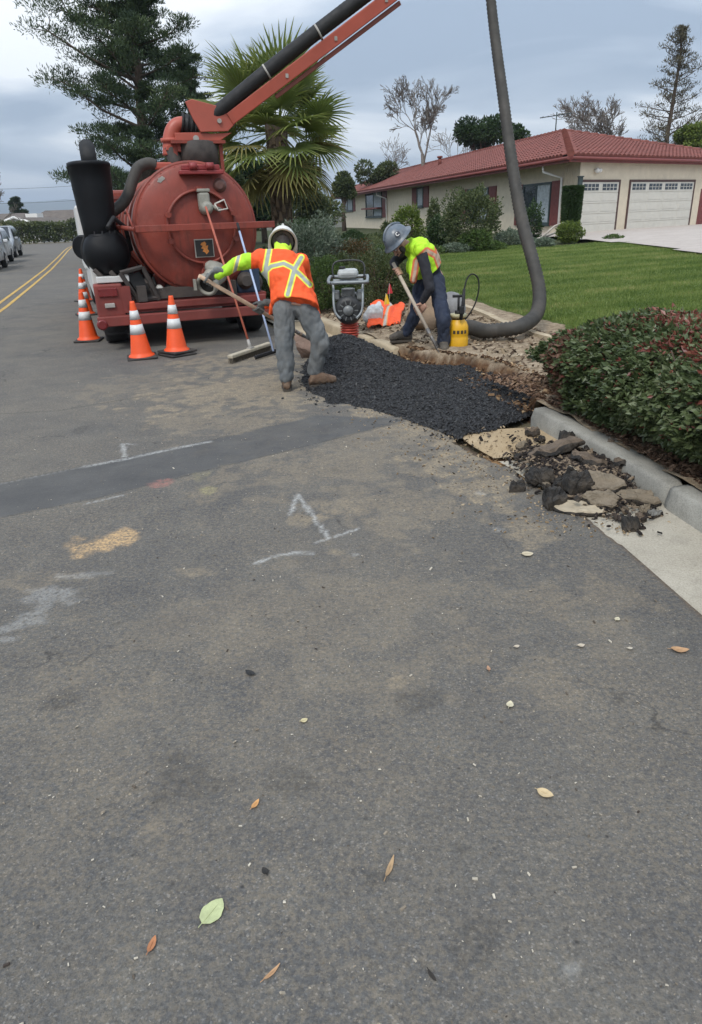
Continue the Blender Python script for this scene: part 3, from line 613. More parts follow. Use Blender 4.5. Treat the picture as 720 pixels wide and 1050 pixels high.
q = fs(376, 213, 392, 214.5); g = MB(); slab(g, 'f', q[0], q[1], q[2], q[3], .07, .5); g.build('planter_shelf', darkred, house)
# siding ribs on the front end bay, downspout, flood lamp
q = fs(576.5, 178, 588.5, 240)
for k in range(7):
    s_ = q[0] + (q[1] - q[0]) * k / 6; g = MB(); slab(g, 'f', s_ - .03, s_ + .03, zb, ze, 0, .03); g.build('batten', stucco, house)
for px_ in (573, 395.5):
    p = wallhit(px_, 176 if px_ > 500 else 198, A0, nf); s_ = (p - A0).dot(ha); g = MB()
    g.tube([ha * s_ + nf * .75 + Vector((0, 0, ze - .05)), ha * s_ + nf * .72 + Vector((0, 0, ze - .35)), ha * (s_ - .5) + nf * .1 + Vector((0, 0, ze - .62)), ha * (s_ - .5) + nf * .08 + Vector((0, 0, zb))], .055, 8); g.build('downspout', white, house)
# garage wall
def gdoor(x0, y0, x1, y1, ncol):
    s0, s1, z0, z1 = span('g', x0, y0, x1, y1); z0 = .565; z1 = 2.58
    g = MB(); f_ = .09
    slab(g, 'g', s0 - f_, s0 - .003, z0, z1 + f_, 0, .05); slab(g, 'g', s1 + .003, s1 + f_, z0, z1 + f_, 0, .05); slab(g, 'g', s0, s1, z1 + .003, z1 + f_, 0, .047)
    dr = g.build('garage_door', dkbrown, house); nr = 5; ph = (z1 - z0) / nr
    for r in range(nr):
        for k in range(ncol):
            a_ = s0 + (s1 - s0) * k / ncol; b_ = s0 + (s1 - s0) * (k + 1) / ncol; zz0 = z0 + r * ph; g = MB()
            slab(g, 'g', a_ + (.004 if k else .01), b_ - .004, zz0 + .006, zz0 + ph - .006, .004, .03)
            if r < nr - 1: slab(g, 'g', a_ + .12, b_ - .12, zz0 + .09, zz0 + ph - .09, .03, .04)
            g.build('door_panel', doorw, dr)
            if r == nr - 1:
                g = MB(); slab(g, 'g', a_ + .14, b_ - .14, zz0 + .09, zz0 + ph - .07, .03, .042); g.build('door_window', glassd, dr)
                g = MB()
                for j in range(1, 4): c_ = a_ + .14 + (b_ - a_ - .28) * j / 4; slab(g, 'g', c_ - .012, c_ + .012, zz0 + .09, zz0 + ph - .07, .042, .05)
                slab(g, 'g', a_ + .14, b_ - .14, zz0 + ph * .5 - .009, zz0 + ph * .5 + .009, .042, .052); g.build('muntin', doorw, dr)
gdoor(594, 186, 631.5, 242, 2); gdoor(644, 184, 708, 236, 4)
p = wallhit(610, 175, A0, ng) - A0; g = MB(); g.ell(p + ng * .12, .1).ell(p + ng * .12 + hb * .2, .08).box(p + ng * .04, (.1, .1, .1)); g.build('flood_lamp', white, house)
p = wallhit(593, 186, A0, ng) - A0; g = MB(); g.box(p + ng * .1, (.16, .16, .3)); g.box(p + ng * .1 + Vector((0, 0, .17)), (.22, .22, .04)); g.build('wall_lantern', framed, house)
# roof: eaves overhang, hips and one ridge
ov = .75; E0 = -ha * ov - hb * ov; ez = 3.52; rz_ = 5.25
E0 = Vector((0, 0, 0)) - ha * .7 + (-hb) * 0 + nf * .85; E0.z = ez
E1 = E0 + ha * (LEN + 1.6); E3 = E0 + hb * (WID + 2.0); E2 = E3 + ha * (LEN + 1.6)
R1 = E0 + ha * 7.6 + hb * 5.2; R1.z = rz_; R2 = E1 - ha * 7 + hb * 5.2; R2.z = rz_
g = MB()
up = Vector((0, 0, -.05))
vs = [E0, E1, E2, E3, R1, R2]; g.add([v + up for v in vs], [(0, 1, 5, 4), (1, 2, 5), (2, 3, 4, 5), (3, 0, 4), (3, 2, 1, 0)]); rf = g.build('roof', M_TILE, house)
g = MB()
for a_, b_ in ((E0, E1), (E1, E2), (E2, E3), (E3, E0)):
    d_ = (b_ - a_).normalized(); n_ = Vector((d_.y, -d_.x, 0)) * .03
    g.prism([a_ - n_ + Vector((0, 0, -.24)), b_ - n_ + Vector((0, 0, -.24)), b_ + n_ + Vector((0, 0, -.24)), a_ + n_ + Vector((0, 0, -.24))], (0, 0, .2))
g.build('fascia', fascia, rf)
g = MB()
for a_, b_ in ((E0, E1), (E3, E0)):
    d_ = (b_ - a_).normalized(); n_ = Vector((-d_.y, d_.x, 0)) * (.08 if a_ is E0 else .08); n_ = n_ if n_.dot(-A0) > 0 else -n_
    o_ = Vector((0, 0, -.1)); g.tube([a_ + n_ + o_, b_ + n_ + o_], .065, 8)
g.build('gutter_pipe', fascia, rf)
def tiled(name, a_, b_, c_, d_):
    """corrugated tile courses on the slope a-b (eave) to d-c (top)"""
    u = (b_ - a_).normalized(); n_ = u.cross(d_ - a_).normalized(); n_ = n_ if n_.z > 0 else -n_; v = n_.cross(u); v = v if v.z > 0 else -v
    H = (d_ - a_).dot(v); L_ = (b_ - a_).length; ui0, ui1 = (d_ - a_).dot(u), (c_ - a_).dot(u); cw = .3; ch = .38
    nr = int(H / ch) + 1; Vv = []; Ff = []; k = 0
    prof = [(0, 0), (.25, .055), (.5, .075), (.75, .055)]
    for r in range(nr):
        v0, v1 = r * ch, min((r + 1) * ch + .03, H); tm = (v0 + ch / 2) / H; lo = ui0 * tm; hi = L_ + (ui1 - L_) * tm
        n0, n1 = int(math.ceil(lo / cw)), int(hi / cw)
        if n1 <= n0: continue
        us = [(n0 + i + p[0]) * cw for i in range(n1 - n0) for p in prof] + [n1 * cw]; hs = [p[1] for i in range(n1 - n0) for p in prof] + [0]
        j_ = random.random() * .02; m_ = len(us)
        for vv, lift in ((v0, .045), (v1, .01)):
            for uu, hh in zip(us, hs): q = a_ + u * (uu + j_) + v * vv + n_ * (hh + lift); Vv.append(q)
        Vv += [a_ + u * (uu + j_) + v * v0 + n_ * (-.02) for uu in us]
        Ff += [(k + i, k + i + 1, k + m_ + i + 1, k + m_ + i) for i in range(m_ - 1)] + [(k + 2 * m_ + i, k + 2 * m_ + i + 1, k + i + 1, k + i) for i in range(m_ - 1)]
        k += 3 * m_
    o = link(name, np_mesh(name, np.array([tuple(x) for x in Vv]), np.array(Ff)), M_TILE, rf); o['kind'] = 'stuff'
tiled('roof_tiles', E0, E1, R2, R1); tiled('roof_tiles', E3, E0, R1, R1 + Vector((1e-4, 0, 0)))
for a_, b_ in ((E0, R1), (R1, R2), (E1, R2), (E3, R1)):
    n = max(2, int((b_ - a_).length / .42)); g = MB()
    for i in range(n):
        p, q = a_.lerp(b_, i / n), a_.lerp(b_, (i + 1.12) / n); g.tube([p + Vector((0, 0, .05)), q + Vector((0, 0, .03))], [.15, .12], 8)
    o = g.build('ridge_tiles', M_TILE, rf); o['kind'] = 'stuff'
for px_, py_ in ((451, 170), (404, 179.5)):
    nn = (E1 - E0).cross(R1 - E0).normalized(); o_ = A0 + E0; p = wallhit(px_, py_, o_, nn) - A0
    g = MB(); g.cyl(p, p + Vector((0, 0, .55)), .13, n=10); g.cyl(p + Vector((0, 0, .5)), p + Vector((0, 0, .62)), .2, n=10); g.build('vent_pipe', M_TILE, rf)
# tv aerial on the ridge
p = D(569.5, 137, 43); ae = empty('roof_aerial', (p.x, p.y, 5.5), 0, 'thin metal television aerial standing on the ridge of the red roof', 'aerial')
g = MB(); g.tube([(0, 0, 0), (0, 0, .95)], .03, 6); g.build('mast', framed, ae)
g = MB(); g.tube([(-.9, 0, .7), (.9, .2, .9)], .025, 5)
for k in range(6): g.tube([(-.8 + k * .3, -.3 + k * .03, .72 + k * .03), (-.8 + k * .3, .3 + k * .03, .72 + k * .03)], .015, 5)
g.build('boom', framed, ae)
# dark red side fence right of the garage
s0 = (wallhit(711, 220, A0, ng) - A0).dot(hb); fo = A0 + hb * (s0 + .35); fe = empty('side_fence', (fo.x, fo.y, zb), math.atan2(hb.y, hb.x), 'dark red board fence beside the double garage door', 'fence')
for k in range(24): g = MB(); g.bev((.09 + k * .19, 0, .95), (.18, .03, 1.75 + .02 * (k % 3)), .005); g.build('board', darkred, fe)
g = MB(); g.box((2.3, .04, .5), (4.6, .05, .09)); g.box((2.3, .04, 1.5), (4.6, .05, .09)); g.build('rail', darkred, fe)

# ================================================================== FAR LEFT: cars, hedge, roofs, hills
brownroof = mat('brown_shingle', (.115, .095, .08), .9, .3, 1.5); palegable = mat('pale_gable', (.52, .52, .5), .8, .1, 2)
def far_house(px0, px1, pye, pyr, Yd, label, depth=12, gable=False):
    a_, b_ = D(px0, pye, Yd), D(px1, pye, Yd); r_ = D((px0 + px1) / 2, pyr, Yd + depth / 2).z
    h = empty('distant_house', ((a_.x + b_.x) / 2, Yd, 0), 0, label, 'house'); hw = (b_.x - a_.x) / 2; ez_ = a_.z; base = min(-1.5, ez_ - 3)
    g = MB(); g.box((0, depth / 2, (ez_ + base) / 2), (hw * 1.9, depth * .9, ez_ - base)); g.build('wall', palegable, h)
    g = MB()
    if gable: g.add([(-hw, 0, ez_), (hw, 0, ez_), (0, 0, r_), (-hw, depth, ez_), (hw, depth, ez_), (0, depth, r_)], [(0, 3, 5, 2), (1, 2, 5, 4), (0, 1, 4, 3)])
    else: g.add([(-hw, 0, ez_), (hw, 0, ez_), (hw, depth, ez_), (-hw, depth, ez_), (-hw * .7, depth / 2, r_), (hw * .7, depth / 2, r_)], [(0, 1, 5, 4), (1, 2, 5), (2, 3, 4, 5), (3, 0, 4), (0, 3, 2, 1)])
    g.build('roof', brownroof, h)
    if gable:
        g = MB(); g.add([(-hw, .05, ez_), (hw, .05, ez_), (0, .05, r_ - .05), (-hw * .95, .3, ez_), (hw * .95, .3, ez_), (0, .3, r_ - .1)], [(0, 1, 2), (3, 5, 4)]); g.build('gable', palegable, h)
        g = MB(); g.tube([(-hw - .3, -.1, ez_ - .2), (0, -.1, r_)], .16, 6); g.tube([(hw + .3, -.1, ez_ - .2), (0, -.1, r_)], .16, 6); g.build('barge_board', white, h)
    return h
far_house(-6, 39, 231, 223.5, 86, 'far brown roofed house with a pale gable end beyond the street', gable=True)
h2 = far_house(20, 98, 231, 215.5, 104, 'long brown roofed house behind the far hedge')
far_house(-70, 24, 230, 220, 112, 'brown roofed house at the left edge beyond the street hedge')
q = D(35.5, 222, 99); g = MB(); g.box(q, (1.5, 2, .7)); ws = g.build('rooftop_box', white); tag(ws, 'small white box on the far brown roof', 'roof box')
hillm = mat('hill_scrub', (.06, .075, .06), .95, .25, .004, 0)
def hills(name, Yd, prof, m):
    n = 90; V = []
    for i in range(n):
        x = -Yd * 1.0 + 2 * Yd * i / (n - 1); h = prof(x / Yd); V += [(x, Yd, -40), (x, Yd + h * 2.0, h * .75), (x, Yd + h * 5 + 60, h), (x, Yd + h * 8 + 600, -40)]
    me = np_mesh(name, np.array(V, float), np.concatenate([np.stack([np.arange(n - 1) * 4 + j, np.arange(1, n) * 4 + j, np.arange(1, n) * 4 + j + 1, np.arange(n - 1) * 4 + j + 1], 1) for j in range(3)]), True)
    return tag(link(name, me, m), kind='structure')
hills('distant_hills', 3600, lambda u: 150 + 40 * float(mnoise.noise((u * 6, 1.5, 0))) + 12 * float(mnoise.noise((u * 30, 0, 0))), hillm)
hills('near_hills', 700, lambda u: 9 + 6 * float(mnoise.noise((u * 9, 4.5, 0))), mat('near_hill_scrub', (.09, .085, .05), .95, .4, .02, 0))
# parked cars
tyre = mat('tyre_rubber', (.02, .02, .021), .85, .2, 10); chrome = mat('alloy', (.5, .5, .5), .35, .1, 5, 0, metal=.9); carglass = mat('car_glass', (.015, .018, .02), .08, .1, 3, 0, spec=.9)
lampred = mat('lamp_red', (.35, .02, .02), .25, .1, 5, 0); lampw = mat('lamp_clear', (.75, .75, .72), .2, .05, 5, 0)
def car(loc, rz, paint, label, Lc=4.6, Hc=1.55):
    r = empty('parked_car', loc, rz, label, 'car', 'cars parked along the far kerb'); w2 = .92
    side = [(-Lc / 2, .35), (-Lc / 2 - .02, .75), (-Lc / 2 + .1, 1.0), (-Lc / 2 + .35, Hc - .12), (-Lc / 2 + .8, Hc), (.3, Hc - .02), (1.05, 1.05), (Lc / 2 - .25, .92), (Lc / 2, .7), (Lc / 2, .35)]
    g = MB(); n = len(side)
    lay = [(-w2, .86), (-w2 * .97, .97), (-w2 * .8, 1.0), (w2 * .8, 1.0), (w2 * .97, .97), (w2, .86)]
    vs = [(x_, y_ * (1 - .02 * abs(x_) / w2), .35 + (z_ - .35) * (k_ if z_ > 1.05 else min(1, k_ + .05)) - 0) if False else (x_ * (1 - .16 * max(0, z_ - 1.0) / .6), y_, .35 + (z_ - .35) * k_) for x_, k_ in lay for y_, z_ in side]
    g.add(vs, [(i * n + k, i * n + (k + 1) % n, (i + 1) * n + (k + 1) % n, (i + 1) * n + k) for i in range(5) for k in range(n)] + [tuple(range(n)), tuple(range(5 * n, 6 * n))], True); g.build('body', paint, r)
    for s in (-1, 1):
        xo = s * w2 * .915; g = MB(); g.add([(s * w2 * .985, -Lc / 2 + .45, 1.02), (s * w2 * .985, 1.0, 1.02), (s * w2 * .9, .25, Hc - .16), (s * w2 * .9, -Lc / 2 + .75, Hc - .16)], [(0, 1, 2, 3)]); g.build('side_window', carglass, r)
        for y_ in (-Lc / 2 + .85, Lc / 2 - .85):
            g = MB(); g.lathe((s * (w2 - .2), y_, .33), (s, 0, 0), [(0, .27), (.02, .33), (.2, .33), (.23, .27)], 16); wh_ = g.build('wheel', tyre, r)
            g = MB(); g.lathe((s * (w2 + .0), y_, .33), (s, 0, 0), [(0, .2), (.035, .17)], 12); g.build('rim', chrome, wh_)
        g = MB(); g.bev((s * .72, -Lc / 2 - .0, .85), (.3, .1, .16), .02); g.build('tail_light', lampred, r)
        g = MB(); g.bev((s * .68, Lc / 2 - .03, .72), (.35, .1, .14), .02); g.build('headlight', lampw, r)
        g = MB(); g.bev((s * (w2 + .1), .85, 1.05), (.2, .12, .14), .03); g.build('mirror', paint, r)
    g = MB(); g.add([(-.7, -Lc / 2 + .12, 1.06), (.7, -Lc / 2 + .12, 1.06), (.62, -Lc / 2 + .33, Hc - .16), (-.62, -Lc / 2 + .33, Hc - .16)], [(0, 1, 2, 3)]); g.build('rear_window', carglass, r)
    g = MB(); g.add([(-.7, 1.03, 1.1), (.7, 1.03, 1.1), (.62, .4, Hc - .06), (-.62, .4, Hc - .06)], [(0, 1, 2, 3)]); g.build('windscreen', carglass, r)
wp = mat('car_white', (.62, .63, .64), .3, .04, 3, 0, spec=.6); sp_ = mat('car_silver', (.33, .35, .37), .3, .04, 3, 0, metal=.5, spec=.6)
hd = R(180 + 17.5)
for (px_, py_, pt, lb, hh) in ((-46, 281, wp, 'white car nearest the camera at the left edge of the photo', 1.6), (-30, 273, wp, 'second white car in the row parked across the street', 1.65), (-12, 265.5, sp_, 'silver grey suv farthest along the row across the street', 1.75)):
    q = G(px_, py_); car((q.x, q.y + 2.0, .0), hd, pt, lb, 4.7, hh)
# ================================================================== VACUUM TRUCK
redm = mat('truck_red', (.235, .046, .03), .5, .2, 2.2, .25, 14, .006, dirt=.5, dirtc=(.10, .035, .026), spec=.4)
_n = NT(redm.node_tree); _b = redm.node_tree.nodes['Principled BSDF']; _s = _b.inputs['Base Color'].links[0].from_socket
_s = _n.mix(_n.ramp(_n.noise(7, 6, .75, None, .4, (1, 1, .16)), [(.50, 0.0), (.66, .55)]), _s, (.075, .03, .024)); _s = _n.mix(_n.ramp(_n.noise(30, 5, .8), [(.66, 0.0), (.70, .7)]), _s, (.36, .25, .2)); _s = _n.mix(_n.ramp(_n.noise(4, 5, .7), [(.55, 0.0), (.75, .4)]), _s, (.36, .11, .08)); _n.l(_s, _b.inputs['Base Color'])
redb = mat('boom_red', (.40, .085, .055), .5, .12, 2.5, .15, 20, .003, dirt=.3, dirtc=(.2, .07, .05))
redd = mat('bumper_red', (.19, .036, .028), .6, .2, 3, .2, 20, .003, dirt=.5, dirtc=(.13, .07, .055))
blk = mat('black_steel', (.005, .0055, .007), .5, .3, 4, .12, 25, .002, dirt=.2, dirtc=(.03, .028, .026), spec=.22); rub = mat('black_rubber', (.012, .012, .013), .7, .2, 8, .2)
gry = mat('grey_cast_valve', (.27, .26, .22), .6, .25, 9, .4, 50, .003, dirt=.5, dirtc=(.12, .11, .09)); hosg = mat('grey_hose', (.042, .039, .034), .7, .2, 8, .3, 60, .003, dirt=.3)
wst = mat('white_truck_panel', (.55, .55, .53), .5, .06, 3, .1, dirt=.2, dirtc=(.25, .22, .19)); dkst = mat('grimy_chassis', (.05, .042, .038), .8, .35, 7, .4, dirt=.5, dirtc=(.11, .085, .065))
bare = mat('bare_scuffed_metal', (.36, .34, .31), .5, .2, 9, .2, dirt=.4); lampr = mat('dull_red_lens', (.16, .02, .02), .3, .15, 8, 0)
RZ = R(20); TO = Vector((-2.1126, 9.969, 0)); truck = empty('vacuum_truck', TO, RZ, 'red vacuum excavation truck with a round tank, black silencer and raised boom at the kerb', 'truck')
MR = Matrix.Rotation(RZ, 3, 'Z'); MRi = MR.inverted()
def W2T(p): return MRi @ (Vector(p) - TO)
def TP(px, py, ly):
    """photograph point on the truck's own cross plane ly"""
    o_ = TO + MR @ Vector((0, ly, 0)); n_ = MR @ Vector((0, 1, 0)); return W2T(wallhit(px, py, o_, n_))
g = MB()
g.box((-.62, 2.7, .72), (.12, 5.2, .2)); g.box((.62, 2.7, .72), (.12, 5.2, .2))
for y_ in (.3, 1.2, 2.2, 3.2, 4.4): g.box((0, y_, .7), (1.2, .1, .14))
g.build('chassis', dkst, truck)
g = MB(); g.bev((0, .06, .40), (2.5, .12, .13), .012); g.build('bumper', redd, truck)
g = MB(); g.bev((0.12, .16, .56), (1.95, .12, .09), .01); g.box((0.12, .30, .50), (1.95, .3, .04)); g.build('step_rail', redd, truck)
g = MB(); g.box((0, 2.9, .60), (2.3, 5.2, .05)); g.bev((-1.05, .26, .66), (.36, .3, .42), .02); g.box((-.83, .55, .66), (.12, .9, .34)); g.build('deck', redd, truck)
for z_, dx in ((.77, 0), (.6, 0)):
    g = MB(); g.bev((-1.06, .098, z_), (.24 if z_ > .7 else .13, .035, .11 if z_ > .7 else .06), .01); tl = g.build('tail_light', lampr if z_ > .7 else bare, truck)
g = MB(); g.lathe((-1.2, .0, .37), (0, -1, 0), [(-.05, .07), (.02, .07), (.03, .05)], 14); g.build('marker_light', lampr, truck)
# white fender with brown edge, running forward on the left
g = MB(); g.bev((-1.19, 2.0, .93), (.08, 3.2, .5), .02); g.box((-1.0, 2.0, 1.15), (.4, 3.0, .05)); g.build('fender', wst, truck)
g = MB(); g.bev((-1.02, 3.2, 1.42), (.5, 1.7, .95), .04); g.build('tool_locker', wst, truck)
for s in (-1, 1):
    for y_ in (.95, 2.0):
        g = MB(); g.lathe((s * .86, y_, .42), (s, 0, 0), [(0, .3), (.0, .4), (.04, .42), (.26, .42), (.3, .39), (.3, .25)], 28); wh_ = g.build('wheel', tyre, truck)
        g = MB(); g.lathe((s * 1.14, y_, .42), (s, 0, 0), [(-.1, .24), (.0, .2), (.03, .08)], 20); g.build('rim', bare, wh_)
g = MB(); g.box((-1.0, .62, .36), (.34, .02, .42)); g.build('mud_flap', rub, truck)
# ---- tank
TC = Vector((.24, 0, 1.51)); RT = .80
g = MB(); g.lathe(TC + Vector((0, .34, 0)), (0, 1, 0), [(0, RT), (3.7, RT), (3.85, RT * .9), (3.95, RT * .6), (4.0, .05)], 56, False); g.build('tank', mat('tank_side', (.25, .07, .05), .55, .2, 2, .2, dirt=.65, dirtc=(.34, .31, .28)), truck)
# rear door: dished cover with a raised circular plate
g = MB(); g.lathe(TC + Vector((0, .30, 0)), (0, -1, 0), [(0, RT + .01), (.03, RT + .0), (.05, RT - .03), (.10, RT * .72), (.125, RT * .5), (.135, 0.001)], 64, False); rd = g.build('rear_door', redm, truck)
g = MB(); g.lathe(TC + Vector((0, .36, 0)), (0, -1, 0), [(0, RT + .03), (.01, RT + .045), (.05, RT + .045), (.06, RT + .02)], 64); g.build('rim_flange', redm, rd)
MC = Vector((.29, .16, 1.53)); g = MB()
for k in range(64):
    a0_, a1_ = 2 * math.pi * k / 64, 2 * math.pi * (k + 1) / 64
    rr = [(.475, .02), (.475, -.035), (.455, -.045), (.44, -.04), (.44, .02)]
    vs = [MC + Vector((math.cos(q_) * r_, y_, math.sin(q_) * r_)) for q_ in (a0_, a1_) for r_, y_ in rr]; g.add(vs, [(j, j + 1, j + 6, j + 5) for j in range(4)], True)
g.build('manway_ring', redm, rd)
for q_ in (20, 160, 200, 340, 90, 270):
    c_ = MC + Vector((math.cos(R(q_)) * .47, -.05, math.sin(R(q_)) * .47)); g = MB(); g.cyl(c_, c_ + Vector((0, -.07, 0)), .035, n=10); g.box(c_ + Vector((0, -.03, 0)), (.09, .05, .05)); g.build('clamp', redm, rd)
for k in range(24):
    q_ = 2 * math.pi * k / 24; c_ = TC + Vector((math.cos(q_) * (RT - .015), .275, math.sin(q_) * (RT - .015))); g = MB(); g.lathe(c_, (0, -1, 0), [(0, .014), (.015, .014)], 6); g.build('bolt', redm, rd)
# worn patches of bare primer
for (px_, py_, a_, b_) in ((165, 184, .055, .035), (196, 191, .02, .012)):
    c_ = TP(px_, py_, .24); n = 14; g = MB(); g.add([c_ + Vector((math.cos(6.283 * k / n) * a_ * random.uniform(.6, 1.2), -.03 if False else -.012, math.sin(6.283 * k / n) * b_ * random.uniform(.6, 1.2) + math.cos(6.283 * k / n) * .02)) for k in range(n)], [tuple(range(n))]); g.build('bare_patch', bare, rd)
# cross bar
z_b = 1.535; g = MB(); g.bev((.33, -.02, z_b), (1.86, .07, .085), .008); g.build('cross_bar', redm, truck)
g = MB(); g.tube([(-.6, -.02, z_b), (-.78, .5, z_b + .03), (-.8, 1.2, z_b - .1)], .03, 8); g.box((-.58, .14, z_b), (.05, .3, .07)); g.box((1.14, .14, z_b), (.05, .3, .07)); g.tube([(-.62, 0, z_b), (-.66, .15, z_b + .22), (-.66, .5, z_b + .2)], .016, 6); g.build('bar_bracket', redm, truck)
# warning sign plate
sc_ = TP(209.5, 254.5, .12); g = MB(); g.bev(sc_ + Vector((0, -.006, 0)), (.26, .014, .235), .004); sg = g.build('sign_plate', mat('sign_white', (.36, .34, .3), .6, .1, 9), rd)
g = MB(); g.box(sc_ + Vector((0, -.017, 0)), (.235, .006, .21)); g.build('sign_face', mat('sign_black', (.02, .018, .016), .5, .3, 9), sg)
em = [(-.035, .07), (.01, .085), (.03, .06), (.02, .03), (.055, .035), (.04, -.01), (.06, -.04), (.02, -.08), (.0, -.05), (-.03, -.04), (-.01, -.01), (-.045, .0), (-.02, .03), (-.05, .045)]
g = MB(); g.prism([sc_ + Vector((a, -.0205, b)) for a, b in em], (0, -.003, 0)); g.build('sign_emblem', mat('emblem_orange', (.55, .2, .04), .6, .2, 20), sg)
# top clamp bracket, dome, posts under the turret
g = MB(); g.bev((.36, .16, 2.20), (.58, .14, .05), .01); g.bev((.36, .18, 2.26), (.5, .1, .06), .01); g.cyl((.2, .1, 2.27), (.3, .1, 2.27), .045, n=10); g.cyl((.42, .1, 2.27), (.52, .1, 2.27), .045, n=10); g.build('hinge_bracket', mat('hinge_red', (.24, .03, .03), .5, .2, 8), truck)
g = MB(); g.ell(TP(225.5, 190, .2), (.09, .06, .09)); g.cyl(TP(225.5, 190, .25), TP(225.5, 190, .1), .045, n=12); g.build('breather_dome', mat('dome_brown', (.11, .05, .04), .5, .3, 10), truck)
# upper sight valve
v0 = TP(209, 208, .1); g = MB(); g.bev(v0 + Vector((0, -.02, .03)), (.15, .12, .2), .03); g.lathe(v0 + Vector((0.02, .06, -.06)), (0, -1, 0), [(0, .09), (.12, .09), (.15, .07), (.2, .07), (.21, .03)], 20); g.cyl(v0 + Vector((.1, 0, -.05)), v0 + Vector((.22, -.02, -.1)), .03, n=8); g.bev(v0 + Vector((0, -.03, .15)), (.17, .1, .04), .01); g.build('sight_valve', gry, truck)
g = MB(); q_ = [v0 + Vector(o_) for o_ in ((.13, -.08, -.02), (.26, -.08, .03), (.3, -.08, -.08), (.17, -.08, -.1), (.13, -.08, -.02))]; g.tube(q_, .012, 6); g.build('valve_lever', mat('pale_cable', (.55, .52, .47), .5, .1, 8), truck)
# big discharge valve low on the door
d0 = TP(213, 281, .16); e0 = TP(222, 280, -.02); f0 = TP(212, 293, -.28); g = MB()
g.lathe(d0 + Vector((.06, .12, 0)), (0, -1, 0), [(0, .19), (.04, .19), (.05, .14), (.16, .14)], 24); g.build('discharge_flange', redm, truck)
g = MB(); g.tube([e0 + Vector((0, .1, .0)), e0 + Vector((0, .0, -.01)), e0.lerp(f0, .45), f0], [.13, .145, .13, .12], 20, False)
g.lathe(e0 + Vector((-.01, -.02, .03)), (.3, -.3, .9), [(-.02, .15), (.05, .16), (.09, .13), (.11, .05)], 18)
g.lathe(f0, (f0 - e0).normalized(), [(-.10, .135), (-.06, .15), (.0, .15), (.02, .135), (.02, .105), (-.018, .103)], 24, False)
for a_ in (-1, 1): g.box(f0 + Vector((a_ * .15, .03, .02)), (.035, .06, .14))
g.build('discharge_valve', gry, truck)
g = MB(); g.lathe(f0, (f0 - e0).normalized(), [(-.02, .001), (-.019, .104)], 24, False); g.build('valve_bore_shade', mat('bore_shade_black', (.008, .007, .006), .9, .3, 9), truck)  # black disc paints the shade inside the valve's open end
# gauges, pipes and dark machinery under the tank
for px_, py_, rr in ((163.5, 296, .042), (247, 289.5, .04)):
    c_ = TP(px_, py_, .3); g = MB(); g.lathe(c_, (0, -1, 0), [(0, rr + .012), (.04, rr + .012), (.045, rr)], 18); ga = g.build('gauge', bare, truck)
    g = MB(); g.lathe(c_ + Vector((0, -.046, 0)), (0, -1, 0), [(0, rr), (.004, rr * .96)], 18); g.build('gauge_face', mat('gauge_white', (.6, .6, .56), .4, .05, 9), ga)
random.seed(3)
for k in range(16):
    x_ = -.7 + k * .115 + random.uniform(-.03, .03); a_ = Vector((x_, random.uniform(.4, 1.1), .62)); b_ = a_ + Vector((random.uniform(-.25, .25), random.uniform(-.1, .2), random.uniform(.12, .4)))
    g = MB(); g.tube([a_, a_.lerp(b_, .5) + Vector((random.uniform(-.08, .08), -.06, .03)), b_], random.uniform(.012, .028), 7); g.build('hydraulic_line', rub if k % 3 else dkst, truck)
for x_, y_, z_, r_ in ((-.5, .7, .78, .1), (-.18, .6, .72, .09), (.55, .6, .76, .1), (.85, .5, .8, .12), (1.02, .7, .75, .13)):
    g = MB(); g.lathe((x_, y_, z_), (0, -1, 0), [(0, r_), (.25, r_), (.28, r_ * .7), (.34, r_ * .6)], 16); g.bev((x_, y_ + .1, z_ - .08), (r_ * 2.2, .3, .1), .02); g.build('pump', dkst, truck)
g = MB(); g.bev((.9, .5, .82), (.35, .4, .4), .03); g.build('blue_pump_case', mat('dark_blue_case', (.03, .05, .09), .5, .3, 6), truck)
# slanted ladder frame left of the tank, with a black sheet standing in for its shaded opening
g = MB()
for a_, b_ in (((-.86, .2, 1.0), (-.66, .2, .6)), ((-.56, .2, 1.06), (-.4, .2, .62)), ((-.86, .2, 1.0), (-.56, .2, 1.06)), ((-.68, .2, .63), (-.4, .2, .65))): g.tube([a_, b_], .032, 6, True, False)
g.build('step_frame', dkst, truck)
g = MB(); g.prism([(-.78, .25, .95), (-.6, .25, 1.0), (-.48, .25, .7), (-.64, .25, .67)], (0, .02, 0)); g.build('step_opening_shade', rub, truck)
g = MB()
for k in range(5): g.lathe(TC + Vector((0, .45 + k * .75, 0)), (0, 1, 0), [(0, RT + .004), (.0, RT + .03), (.06, RT + .03), (.06, RT + .004)], 56, False)
g.build('tank_band', redm, truck)
# tank saddles
for y_ in (.7, 3.6): g = MB(); g.prism([(-.5, y_, .68), (.98, y_, .68), (.8, y_, 1.0), (.24, y_, .75), (-.32, y_, 1.0)], (0, .12, 0)); g.build('saddle', redd, truck)
# engine housing and cab ahead of the tank
g = MB(); g.bev((-.35, 4.9, 1.5), (1.1, 1.1, 1.35), .05); eh = g.build('engine_housing', redm, truck)
for k in range(9): g = MB(); g.box((-.55, 4.335, 1.25 + k * .1), (.55, .03, .05)); g.build('louvre', redd, eh)
g = MB(); g.bev((0, 7.2, 1.5), (2.3, 1.7, 1.5), .08); g.build('cab', wst, truck)
for s in (-1, 1): g = MB(); g.lathe((s * .86, 6.9, .45), (s, 0, 0), [(0, .3), (.0, .42), (.04, .45), (.26, .45), (.3, .41), (.3, .25)], 24); g.build('wheel', tyre, truck)
